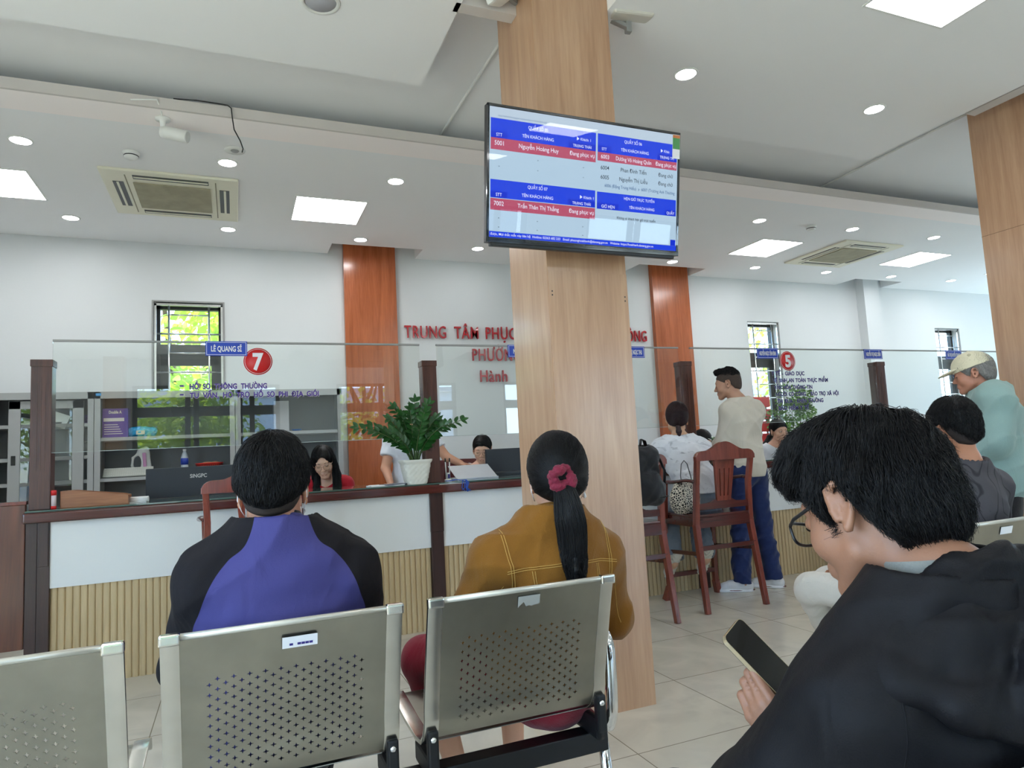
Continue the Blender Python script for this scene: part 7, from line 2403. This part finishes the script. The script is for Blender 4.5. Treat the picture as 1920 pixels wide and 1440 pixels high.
def monitor(x, y, rz, w, h, z0, lab, brand=None, tilt=0.0):
    r = empty('monitor', (x, y, 0.75), rz, label=lab, cat='monitor', group='black monitors seen from behind')
    z = z0 - 0.75
    # the back faces the hall
    MB().box(-w / 2, w / 2, -0.012, 0.02, z, z + h, bev=0.006).build('back_shell', M['monitor'], r)
    MB().box(-w / 2 + 0.004, w / 2 - 0.004, 0.02, 0.024, z + 0.004, z + h - 0.004).build('screen', M['black'], r)
    MB().box(-w * 0.46, w * 0.46, -0.030, -0.012, z + 0.02, z + h * 0.40, bev=0.006).build('lower_housing', M['black'], r)
    v = MB()
    for k in range(6): v.box(-w * 0.40, w * 0.40, -0.032, -0.0305, z + 0.035 + k * 0.013, z + 0.038 + k * 0.013)
    v.build('vent', M['monitor'], r)
    MB().box(-0.03, 0.03, -0.02, 0.0, 0.0, z + 0.1, bev=0.004).box(-0.11, 0.11, -0.07, 0.09, 0.0, 0.012, bev=0.004).build('stand', M['black'], r)
    if brand:
        text_mesh('brand_lettering', brand, 0.026 / 0.729, M['vinylgrey'], r, (0.01, -0.0135, z + h - 0.075), fit=0.105, bold=0.0008, align='CENTER')
    return r
monitor(-0.245, 5.12, 0.0, 0.62, 0.33, 0.865, 'wide black monitor back carrying a silver brand word', 'SiNGPC')
monitor(2.14, 5.18, 0.0, 0.50, 0.31, 0.90, 'dark grey monitor back beside the silver laptop, next to the oak pillar')
monitor(3.20, 5.15, 0.0, 0.50, 0.28, 0.90, 'black monitor back behind the tie-dye woman, just right of the black backpack')
monitor(4.15, 5.15, 0.0, 0.36, 0.27, 0.90, 'black monitor edge between the tie-dye woman and the standing man')
# silver laptop, open towards the clerk
lp = empty('laptop', (1.665, 4.92, CT - 0.0), math.radians(4), label='open silver laptop seen from its lid side on the counter', cat='laptop')
MB().box(-0.165, 0.165, -0.0, 0.006, 0.0, 0.22, bev=0.003, M=Matrix.Rotation(math.radians(-62), 4, 'X')).build('lid', plain('silver_lid', srgb(196, 198, 202), 0.35, metal=0.3), lp)
MB().box(-0.165, 0.165, 0.0, 0.22, -0.012 + 0.012, 0.012, bev=0.003).build('base', plain('silver_base', srgb(186, 188, 192), 0.4, metal=0.3), lp)
lp.location = (1.665, 4.74, CT + 0.0005)
# adjust: lid leans away from the hall
# stacked papers beside the plant
pp = empty('paper_stack', (0.965, 4.66, CT), math.radians(3), label='thin stack of printed sheets and leaflets left of the white pot', cat='papers')
MB().box(-0.13, 0.10, -0.09, 0.06, 0, 0.006).build('sheet', M['paper'], pp)
MB().box(-0.05, 0.12, -0.10, 0.02, 0.006, 0.010, M=Matrix.Rotation(0.2, 4, 'Z')).build('sheet', plain('leaflet_print', srgb(96, 98, 110), 0.6, var=0.4, vscale=30), pp)
MB().box(-0.12, 0.02, -0.08, 0.05, 0.0062, 0.0082, M=Matrix.Rotation(-0.1, 4, 'Z')).build('sheet', M['paper'], pp)
# pens in a stand
ps = empty('pen_stand', (1.425, 4.72, CT), label='small white pen stand with two dark-capped pens right of the dark post', cat='pen stand')
MB().box(-0.022, 0.022, -0.02, 0.02, 0, 0.012, bev=0.004).lathe([(0.018, 0.012), (0.012, 0.03), (0.010, 0.06)], n=16).build('base', M['white'], ps)
for dx in (-0.014, 0.012):
    p = empty('pen', (1.425 + dx, 4.72, CT + 0.05), label='white pen with a dark cap standing in the %s of the small pen stand' % ('left side' if dx < 0 else 'right side'), cat='pen', group='pens in the stand')
    MB().tube([(0, 0, -0.03), (dx * 0.2, 0, 0.09)], 0.0042, n=10).build('barrel', M['white'], p)
    MB().tube([(dx * 0.2, 0, 0.088), (dx * 0.24, 0, 0.115)], 0.005, n=10).build('cap', M['black'], p)
MB().box(-0.008, 0.008, -0.0225, -0.0205, 0.02, 0.05).build('clip', M['navy'], ps)
# blue raffia tied round the counter edge
rb = MB()
rnd = random.Random(3)
for k in range(7):
    x = 1.49 + rnd.uniform(-0.02, 0.02)
    rb.tube([(x, 4.60 + rnd.uniform(-.01, .01), CT + 0.006), (x + rnd.uniform(-.01, .01), 4.535, CT + 0.008), (x + rnd.uniform(-.012, .012), 4.521, CT - 0.01), (x + rnd.uniform(-.012, .012), 4.520, CT - 0.045), (x + rnd.uniform(-.02, .02), 4.518, CT - 0.06 - rnd.uniform(0, .02))], 0.003, n=5)
for k in range(4):
    rb.tube([(1.48, 4.56, CT + 0.006), (1.44, 4.57 + 0.01 * k, CT + 0.012), (1.40 - 0.01 * k, 4.58, CT + 0.006), (1.37, 4.57 + 0.01 * k, CT + 0.008)], 0.0025, n=5)
tag(rb.build('blue_string', plain('blue_raffia', srgb(38, 78, 168), 0.6)), 'bright blue plastic string tied over the counter edge', 'string')
tag(MB().tube([(1.30, 4.47 + .05, CT - 0.010), (1.49, 4.523, CT - 0.012)], 0.002, n=5).build('white_string', M['paper']), 'thin pale string along the counter edge beside the blue string', 'string')

# contents of the grey shelving
def shelf_box(x0, x1, y0, y1, z0, z1, mat, name, lab, cat):
    r = empty(name, ((x0 + x1) / 2, (y0 + y1) / 2, z0), label=lab, cat=cat)
    w, d, h = (x1 - x0) / 2, (y1 - y0) / 2, z1 - z0
    MB().box(-w, w, -d, d, 0, h, bev=0.002).build('box_body', mat, r)
    return r, w, d, h
S1, S2 = 1.487, 1.13
pb, w, d, h = shelf_box(-1.085, -0.885, 6.86, 7.0, S1, 1.745, plain('purple_carton', srgb(72, 48, 140), 0.4), 'paper_box', 'purple carton of copy paper on the upper shelf', 'box')
text_mesh('brand_lettering', 'Double A', 0.026 / .729, M['vinylgrey'], pb, (0, -d - 0.001, h - 0.045), align='CENTER', fit=0.10, bold=0.0015)
MB().box(-w + .01, w - .03, -d - 0.0012, -d, h - 0.115, h - 0.085).build('picture_strip', M['vinylgrey'], pb)
lines = MB()
for k in range(5): lines.box(-w + .015, w - .04 - 0.01 * k, -d - 0.0012, -d, 0.03 + k * 0.020, 0.036 + k * 0.020)
lines.build('small_print', M['vinylgrey'], pb)
wp = empty('wipes_packet', (-0.79, 6.93, S1), label='bright blue soft packet of wipes beside the purple carton', cat='packet')
s = Sdf(); s.ell((0, 0, 0.045), (0.105, 0.05, 0.045), 0); s.cone((-0.09, 0, 0.045), (0.09, 0, 0.045), 0.042, 0.042, 0.02, sc=(1, 1, 1)); s.plane((0, 0, 0.0015), (0, 0, -1))
f = offset(s, 0, 0.005, 60, 3)
solid('packet', f, (-.15, -.08, -.01), (.15, .08, .11), 0.005, plain('cyan_film', srgb(30, 150, 200), 0.25, var=0.25, vscale=30), wp)
MB().box(-0.035, 0.035, -0.053, -0.047, 0.02, 0.055, bev=0.004).build('label', M['vinylgrey'], wp)
bt = empty('water_bottle', (-0.435, 6.93, S2), label='clear plastic water bottle with a blue label on the middle shelf', cat='bottle', group='water bottles')
MB().lathe([(0.030, 0), (0.032, 0.01), (0.032, 0.075), (0.030, 0.085), (0.032, 0.095), (0.032, 0.15), (0.020, 0.19), (0.013, 0.205), (0.013, 0.215)], n=24).build('bottle_body', plain('clear_plastic', srgb(186, 196, 204), 0.1, spec=0.6), bt)
MB().lathe([(0.0326, 0.085), (0.0326, 0.145)], n=24).build('label', plain('blue_bottle_label', srgb(34, 62, 160), 0.4, var=0.25, vscale=40), bt)
MB().lathe([(0.015, 0.208), (0.015, 0.228), (0.0, 0.229)], n=20).build('cap', M['vinylwhite'], bt)
bk = empty('plastic_basket', (-0.225, 6.94, S2), label='red plastic basket with small items beside the bottle on the middle shelf', cat='basket')
b = MB()
b.lathe([(0.085, 0.0), (0.105, 0.05), (0.118, 0.085), (0.122, 0.087), (0.122, 0.092), (0.112, 0.092), (0.098, 0.05), (0.078, 0.006), (0.0, 0.006)], n=40, sy=0.75)
b.build('basket', plain('red_plastic', srgb(206, 40, 30), 0.35), bk)
sl = MB()
for k in range(40):
    a = 2 * PI * k / 40
    x, y = math.cos(a), math.sin(a) * 0.75
    sl.bar((x * 0.103, y * 0.103, 0.03), (x * 0.1195, y * 0.1195, 0.078), 0.005, 0.002)
sl.build('slot', plain('dark_red_gap', srgb(96, 16, 14), 0.6), bk)
s = Sdf(); s.ell((-0.02, 0, 0.08), (0.05, 0.04, 0.025), 0); s.ell((0.05, 0, 0.085), (0.04, 0.03, 0.02), 0.01)
solid('contents', s, (-.1, -.07, .04), (.12, .07, .12), 0.006, plain('tan_contents', srgb(150, 110, 84), 0.6), bk)
kb = empty('grey_tray', (-0.90, 6.90, S2), label='grey ribbed tray leaning at the front of the middle shelf', cat='tray')
b = MB()
Mk = Matrix.Translation((0.02, -0.03, 0.004)) @ Matrix.Rotation(math.radians(48), 4, 'X')
b.box(-0.20, 0.19, 0.0, 0.10, 0.0, 0.012, bev=0.003, M=Mk)
b.build('tray_body', plain('grey_tray_plastic', srgb(176, 180, 172), 0.6), kb)
b = MB()
for i in range(22):
    for j in range(5):
        b.box(-0.192 + i * 0.0172, -0.180 + i * 0.0172, 0.008 + j * 0.018, 0.021 + j * 0.018, 0.012, 0.0145, M=Mk)
b.build('ribs', plain('grey_ribs', srgb(190, 192, 184), 0.6), kb)
sf = empty('steam_iron', (-0.775, 6.98, S2 + 0.0), label='white and pink handheld appliance standing behind the ribbed tray', cat='appliance')
s = Sdf(); s.cone((0, 0, 0.02), (0, 0, 0.20), 0.072, 0.05, 0, sc=(1, 0.5, 1)); s.cone((0, 0, 0.22), (0.02, 0, 0.25), 0.045, 0.02, 0.02, sc=(1, 0.6, 1)); s.ell((-0.045, 0, 0.12), (0.030, 0.06, 0.065), 0.01, mode='s'); s.plane((0, 0, 0.002), (0, 0, -1))
s.chain([(-0.04, 0, 0.21), (-0.085, 0, 0.17), (-0.092, 0, 0.10), (-0.07, 0, 0.04)], [0.010] * 4, 0.01, 0.01)
solid('shell', s, (-.12, -.06, -.01), (.12, .06, .30), 0.005, M['white'], sf)
MB().box(0.008, 0.036, -0.046, -0.038, 0.05, 0.21, bev=0.003, M=Matrix.Rotation(math.radians(-4), 4, 'Y')).build('pink_stripe', plain('pink_plastic', srgb(196, 140, 180), 0.4), sf)
# papers and folders in the cabinet with sliding doors
fs = empty('folder_pile', (-1.55, 6.98, 1.62), label='pile of folders and white papers inside the sliding door cabinet', cat='papers')
MB().box(-0.14, 0.16, -0.10, 0.10, 0, 0.02).box(-0.12, 0.17, -0.09, 0.11, 0.02, 0.035).build('papers', M['paper'], fs)
MB().box(-0.13, 0.02, -0.11, 0.08, 0.035, 0.06, M=Matrix.Rotation(0.1, 4, 'Z')).build('folder', M['black'], fs)
MB().box(0.03, 0.17, -0.1, -0.09, 0.0, 0.12, M=Matrix.Translation((0.02, 0, 0.02)) @ Matrix.Rotation(math.radians(22), 4, 'Y')).build('leaning_card', M['paper'], fs)
pf = empty('patterned_folder', (-1.235, 6.98, 1.62), label='small purple patterned folder at the right side of the sliding door cabinet', cat='folder')
MB().box(-0.06, 0.06, -0.08, 0.08, 0, 0.075).build('folder', plain('purple_pattern', srgb(112, 100, 150), 0.5, var=0.5, vscale=60), pf)
jr = empty('glass_jar', (-1.22, 6.98, 1.34), label='clear jar on the lower shelf of the sliding door cabinet', cat='jar')
MB().lathe([(0.035, 0), (0.038, 0.02), (0.038, 0.10), (0.03, 0.115)], n=20).build('jar_body', M['glass'], jr); MB().lathe([(0.032, 0.115), (0.032, 0.13), (0, 0.131)], n=20).build('lid', M['grey'], jr)
bc = empty('blue_cap_dish', (0.56, 6.93, S1), label='small blue dish on the upper shelf above the clerk in red', cat='dish')
MB().lathe([(0.03, 0), (0.045, 0.012), (0.05, 0.02), (0.044, 0.02), (0.028, 0.004), (0, 0.004)], n=24).build('dish', plain('blue_dish', srgb(40, 100, 170), 0.4), bc)
fl = empty('grey_file_box', (0.42, 7.0, S1), label='tall pale grey file box standing on the upper shelf', cat='file box')
MB().box(-0.07, 0.07, -0.10, 0.10, 0, 0.30, bev=0.003).build('box_body', plain('pale_file_box', srgb(172, 172, 174), 0.6), fl)
st_ = empty('blue_cabinet_sticker', (-1.105, 6.795, 1.865), label='tiny blue sticker on the cabinet top corner', cat='sticker'); MB().box(-0.02, 0.02, -0.001, 0.0, -0.012, 0.012).build('sticker_face', plain('sky_blue_sticker', srgb(70, 150, 210), 0.5), st_)

# chairs of the clerks
def office_chair(x, y, rz, lab, mat, h=1.12):
    r = empty('office_chair', (x, y, 0), rz, label=lab, cat='office chair', group='chairs of the clerks')
    s = Sdf(); s.cone((-0.17, -0.235, h - 0.09), (0.17, -0.235, h - 0.09), 0.08, 0.08, 0, sc=(1, 0.4, 1)); s.cone((-0.14, -0.225, h - 0.45), (0.14, -0.225, h - 0.45), 0.08, 0.08, 0.25, sc=(1, 0.4, 1))
    s2 = Sdf(); s2.cone((-0.17, -0.255, h - 0.12), (0.17, -0.255, h - 0.12), 0.09, 0.09, 0.0, sc=(1, 0.3, 1)); s2.ell((0, -0.235, h - 0.32), (0.24, 0.035, 0.26), 0.03)
    solid('backrest', s2, (-.3, -.34, h - .62), (.3, -.15, h + .02), 0.012, mat, r)
    MB().box(-0.24, 0.24, -0.2, 0.24, 0.43, 0.485, bev=0.025, seg=3).build('seat', mat, r)
    MB().tube([(0, 0, 0.08), (0, 0, 0.43)], 0.03, n=12).build('column', M['black'], r)
    MB().tube([(0, -0.12, 0.44), (0, -0.30, 0.44), (0, -0.30, 0.62), (0, -0.285, h - 0.4)], 0.02, n=8).build('back_bracket', M['black'], r)
    for k in range(5):
        a = 2 * PI * k / 5
        MB().bar((0, 0, 0.09), (0.29 * math.cos(a), 0.29 * math.sin(a), 0.065), 0.045, 0.03, w2=0.03).lathe([(0.02, 0), (0.026, 0.02), (0.02, 0.045)], c=(0.29 * math.cos(a), 0.29 * math.sin(a), 0), n=12).build('leg', M['black'], r)
    return r
office_chair(0.655, 5.58, PI, 'office chair of the clerk in red', M['blackmetal'], 0.95)
office_chair(1.92, 5.66, PI + 0.15, 'dark red carved chair back behind the clerk with the laptop', plain('dark_red_leather', srgb(88, 26, 26), 0.35), 1.165)
office_chair(5.33, 5.63, PI, 'office chair of the clerk with her hand at her mouth', M['blackmetal'], 0.95)
office_chair(8.56, 5.45, PI, 'office chair of the brown-haired clerk', M['blackmetal'], 0.95)
office_chair(4.36, 5.65, PI, 'office chair of the clerk hidden behind the dark post', M['blackmetal'], 0.80)

# backpack hanging on the half-hidden bar chair
bp_ = empty('backpack', (2.50, 3.78, 0.79), label='black backpack hanging from the back of the bar chair beside the oak pillar', cat='backpack')
s = Sdf(); s.cone((-0.07, 0, 0.08), (0.05, 0, 0.08), 0.085, 0.085, 0, sc=(1, 0.75, 1)); s.cone((-0.07, 0.0, 0.30), (0.03, 0.0, 0.32), 0.075, 0.07, 0.14, sc=(1, 0.75, 1)); s.ell((0.0, -0.04, 0.12), (0.09, 0.05, 0.10), 0.02)
solid('bag_body', offset(s, 0, 0.007, 26, 2), (-.2, -.14, -.04), (.2, .12, .44), 0.008, cloth('black_nylon', (26, 27, 32), rough=0.6), bp_)
MB().tube([(-0.02, 0.03, 0.38), (-0.01, 0.03, 0.43), (0.03, 0.05, 0.42), (0.05, 0.06, 0.36)], 0.009, n=8, sq=(1.6, .5)).tube([(0.09, -0.02, 0.30), (0.125, -0.02, 0.22), (0.13, 0.0, 0.12), (0.12, 0.02, 0.06)], 0.010, n=8, sq=(1.6, .5)).build('strap', M['black'], bp_)
MB().bar((0.02, -0.095, 0.05), (0.10, -0.075, 0.055), 0.006, 0.008).build('zip_pull', M['chrome'], bp_)
s = Sdf(); s.cone((-0.045, 0, -0.03), (0.015, 0, -0.02), 0.045, 0.042, 0)
solid('top_flap', offset(s, 0, 0.004, 40, 1), (-.12, -.08, -.08), (.12, .08, .08), 0.007, cloth('black_nylon_top', (22, 23, 27), rough=0.6), bp_).location = (0.0, 0.02, 0.36)

# leopard print handbag on the seat edge
m, nt, b = new_mat('leopard_print')
b.inputs['Roughness'].default_value = 0.6
tc = nt.nodes.new('ShaderNodeTexCoord'); v = nt.nodes.new('ShaderNodeTexVoronoi'); v.feature = 'DISTANCE_TO_EDGE'; v.inputs['Scale'].default_value = 62
nt.links.new(tc.outputs['Object'], v.inputs['Vector'])
cr = nt.nodes.new('ShaderNodeValToRGB'); cr.color_ramp.interpolation = 'CONSTANT'
cr.color_ramp.elements[0].position = 0.0; cr.color_ramp.elements[0].color = srgb(216, 208, 192)
cr.color_ramp.elements[1].position = 0.13; cr.color_ramp.elements[1].color = srgb(26, 24, 24)
nt.links.new(v.outputs['Distance'], cr.inputs[0]); nt.links.new(cr.outputs[0], b.inputs['Base Color'])
hb = empty('handbag', (3.045, 4.13, 0.668), math.radians(10), label='black and white leopard print handbag with a thin dark handle on the bar chair seat', cat='handbag')
s = Sdf(); s.cone((-0.05, 0, 0.055), (0.05, 0, 0.055), 0.055, 0.055, 0, sc=(1, 0.85, 1)); s.cone((-0.045, 0, 0.17), (0.045, 0, 0.17), 0.045, 0.045, 0.16, sc=(1, 0.7, 1)); s.plane((0, 0, 0.002), (0, 0, -1))
solid('bag_body', offset(s, 0, 0.004, 36, 4), (-.15, -.1, -.01), (.15, .1, .24), 0.006, m, hb)
s = Sdf(); s.cone((-0.05, 0, 0.205), (0.05, 0, 0.205), 0.028, 0.028, 0, sc=(1, 0.9, 0.6))
solid('bag_top', offset(s, 0, 0.006, 70, 4), (-.12, -.06, .15), (.12, .06, .26), 0.005, cloth('brown_leopard_top', (118, 100, 86), var=0.5, vscale=40), hb)
MB().tube([(-0.055, -0.03, 0.20), (-0.065, -0.035, 0.28), (-0.05, -0.035, 0.36), (-0.02, -0.035, 0.385), (0.01, -0.035, 0.36), (0.04, -0.03, 0.28), (0.06, -0.03, 0.20)], 0.0032, n=7).build('handle', M['black'], hb)

# bottle on the bench at the right edge
bt2 = copy_tree(bt); bt2.location = (3.23, 1.98, 0.42); bt2['label'] = 'clear plastic bottle with a printed label standing on the right-hand bench at the photo edge'

# plant by the second window, small one on the counter
def bushy(x, y, z0, z1, rad, n, lab, seed=1, leaf=0.045, mat=None, stem=True, name='leafy_plant', cat='plant'):
    r = empty(name, (x, y, z0), label=lab, cat=cat)
    rnd = random.Random(seed); bm = bmesh.new(); H = z1 - z0
    cl = [(rnd.uniform(-1, 1) * rad * 0.6, rnd.uniform(-1, 1) * rad * 0.4, rnd.uniform(0.15, 0.95) * H, rnd.uniform(0.3, 0.5) * rad) for _ in range(16)]
    for k in range(n):
        c = rnd.choice(cl)
        d = Vector((rnd.gauss(0, 1), rnd.gauss(0, 1), rnd.gauss(0, 1))).normalized()
        p = Vector(c[:3]) + d * c[3] * rnd.uniform(0.5, 1.0)
        dd = (d + Vector((rnd.uniform(-.6, .6), rnd.uniform(-.6, .6), rnd.uniform(-.8, .3)))).normalized()
        leafmesh(bm, p, dd, Vector((rnd.gauss(0, 1), rnd.gauss(0, 1), 1)), leaf * rnd.uniform(.7, 1.2), leaf * 0.6, 0.2)
    me = bpy.data.meshes.new('foliage'); bm.to_mesh(me); bm.free(); me.materials.append(mat or M['leaf'])
    o = bpy.data.objects.new('foliage', me); COL.objects.link(o); o.parent = r
    if stem:
        b = MB()
        for k in range(5):
            b.tube([(0.02 * k - 0.04, 0, 0), (cl[k][0] * 0.4, cl[k][1] * 0.4, H * 0.4), (cl[k][0], cl[k][1], cl[k][2])], [0.012, 0.009, 0.004], n=6)
        b.build('stem', M['bark'], r)
    return r
lm = plain('fresh_green_leaf', srgb(98, 138, 62), 0.45, var=0.35, vscale=12)
q = bushy(6.88, 6.84, 0.36, 1.80, 0.36, 2600, 'tall bushy green plant in front of the window behind the red 5 lettering', 5, 0.05, lm)
MB().lathe([(0.14, -0.36), (0.19, 0.0), (0.20, 0.01), (0.17, 0.0), (0.0, -0.02)], n=28).build('pot', plain('terracotta_pot', srgb(150, 90, 64), 0.7), q)
bushy(4.03, 4.90, CT, CT + 0.19, 0.09, 160, 'small leafy plant on the counter between the tie-dye woman and the standing man', 6, 0.06, M['leaf'], False)
# small red shelf unit seen through the glass behind the clerk
rs_ = empty('red_rack', (6.56, 7.12, 0), label='red slatted rack behind the leafy plant at the second window', cat='rack')
for k in range(7):
    MB().box(-0.17, 0.17, -0.04, 0.04, 0.6 + k * 0.165, 0.74 + k * 0.165, bev=0.004).build('red_slat', plain('coral_red', srgb(214, 70, 70), 0.5), rs_)
MB().box(-0.18, -0.16, 0.04, 0.06, 0, 1.75).box(0.16, 0.18, 0.04, 0.06, 0, 1.75).build('upright', M['grey'], rs_)
# acrylic pen cup beside the thinking clerk
ac = empty('pen_cup', (5.50, 4.80, CT), label='white pen cup near the clerk with her hand at her mouth', cat='pen cup')
MB().box(-0.03, 0.03, -0.03, 0.03, 0, 0.14, bev=0.003).build('cup', M['white'], ac)
MB().tube([(0.0, 0, 0.12), (0.01, 0, 0.18)], 0.005).tube([(-0.012, 0, 0.12), (-0.012, 0, 0.175)], 0.005).build('pen', M['navy'], ac)
# white plastic bag held by the old man
bg = empty('plastic_bag', (4.30, 2.93, 0.93), label='crumpled white plastic bag in the hand of the old man', cat='plastic bag')
s = Sdf(); s.ell((0, 0, -0.03), (0.06, 0.045, 0.075), 0)
solid('bag', offset(s, 0, 0.012, 60, 6), (-.12, -.1, -.14), (.12, .1, .08), 0.006, plain('white_film', srgb(206, 208, 210), 0.35), bg)

# ================================================================ outside: trees, hedge, neighbouring buildings
struct('ground', MB().box(-60, 60, -70, YF - 0.2, -0.12, -0.02).box(-60, 60, YB + 0.22, 60, -0.12, -0.02), plain('outdoor_paving', srgb(150, 146, 138), 0.9, var=0.1))
def tree(x, y, h, rad, lab, seed, n=2600, z0f=0.35):
    r = empty('tree', (x, y, -0.02), label=lab, cat='tree', group='trees outside the windows')
    rnd = random.Random(seed); bm = bmesh.new()
    cl = []
    for _ in range(26):
        a, rr_ = rnd.uniform(0, 2 * PI), rad * math.sqrt(rnd.random()) * 0.85
        cl.append(Vector((rr_ * math.cos(a), rr_ * math.sin(a), h * (z0f + (1 - z0f) * rnd.random()))))
    for k in range(n):
        c = rnd.choice(cl)
        d = Vector((rnd.gauss(0, 1), rnd.gauss(0, 1), rnd.gauss(0, 0.7))).normalized()
        p = c + d * rad * 0.38 * rnd.random() ** 0.4
        leafmesh(bm, p, (d + Vector((rnd.uniform(-1, 1), rnd.uniform(-1, 1), rnd.uniform(-1.0, .2)))), Vector((rnd.gauss(0, .6), rnd.gauss(0, .6), 1)), rnd.uniform(.12, .22), 0.10, 0.2)
    me = bpy.data.meshes.new('crown'); bm.to_mesh(me); bm.free(); me.materials.append(M['treeleaf'])
    o = bpy.data.objects.new('crown', me); COL.objects.link(o); o.parent = r
    b = MB().tube([(0, 0, 0), (0.05, 0, h * 0.3), (0, 0.05, h * 0.6)], [0.14, 0.10, 0.05], n=10)
    for c in cl[:9]: b.tube([(0.03, 0, h * rnd.uniform(.25, .5)), tuple(c * 0.6 + Vector((0, 0, h * .2))), tuple(c)], [0.05, 0.03, 0.012], n=6)
    b.build('trunk', M['bark'], r)
    return r
tree(-0.9, 11.5, 5.2, 2.2, 'sunlit tree just outside the window left of the name plate', 1, 5200, 0.1)
tree(7.0, 12.5, 5.0, 1.6, 'tree outside the window behind the red 5', 2, 2200)
tree(14.2, 13.0, 4.6, 2.0, 'tree outside the farthest window, beside the old man', 3, 2400, 0.15)
tree(-1.2, -9.8, 5.0, 1.9, 'tree outside the glazed front, mirrored at the left in the glass screen', 4, 4200, 0.25)
tree(3.4, -10.0, 5.5, 1.8, 'tree outside the glazed front, mirrored in the orange wood column', 5, 2600, 0.3)
tree(-6.6, -14.5, 5.6, 2.2, 'farther tree outside the glazed front at left', 6, 2600, 0.2)
def house(x, y, w, d, h, lab, col):
    r = empty('building', (x, y, -0.02), label=lab, cat='building')
    MB().box(-w / 2, w / 2, -d / 2, d / 2, 0, h).build('wall', plain('render_paint', srgb(*col), 0.8), r)
    MB().box(-w / 2 - .3, w / 2 + .3, -d / 2 - .3, d / 2 + .3, h, h + 0.3).build('roof', plain('roof_grey', srgb(150, 160, 170), 0.7), r)
    for k in range(4):
        for s in (-1, 1):
            MB().box(-w / 2 + 0.6 + k * w / 4, -w / 2 + 1.6 + k * w / 4, s * (d / 2 + .01) - .02, s * (d / 2 + .01) + .02, h * .45, h * .75).build('window', M['alu'], r)
house(4.0, -34.0, 22, 6, 5.0, 'pale blue-grey building far beyond the glazed front, mirrored in the glass screen', (186, 196, 208))
house(9.5, 20.0, 14, 5, 2.6, 'low pale building beyond the second and third windows', (206, 208, 206))
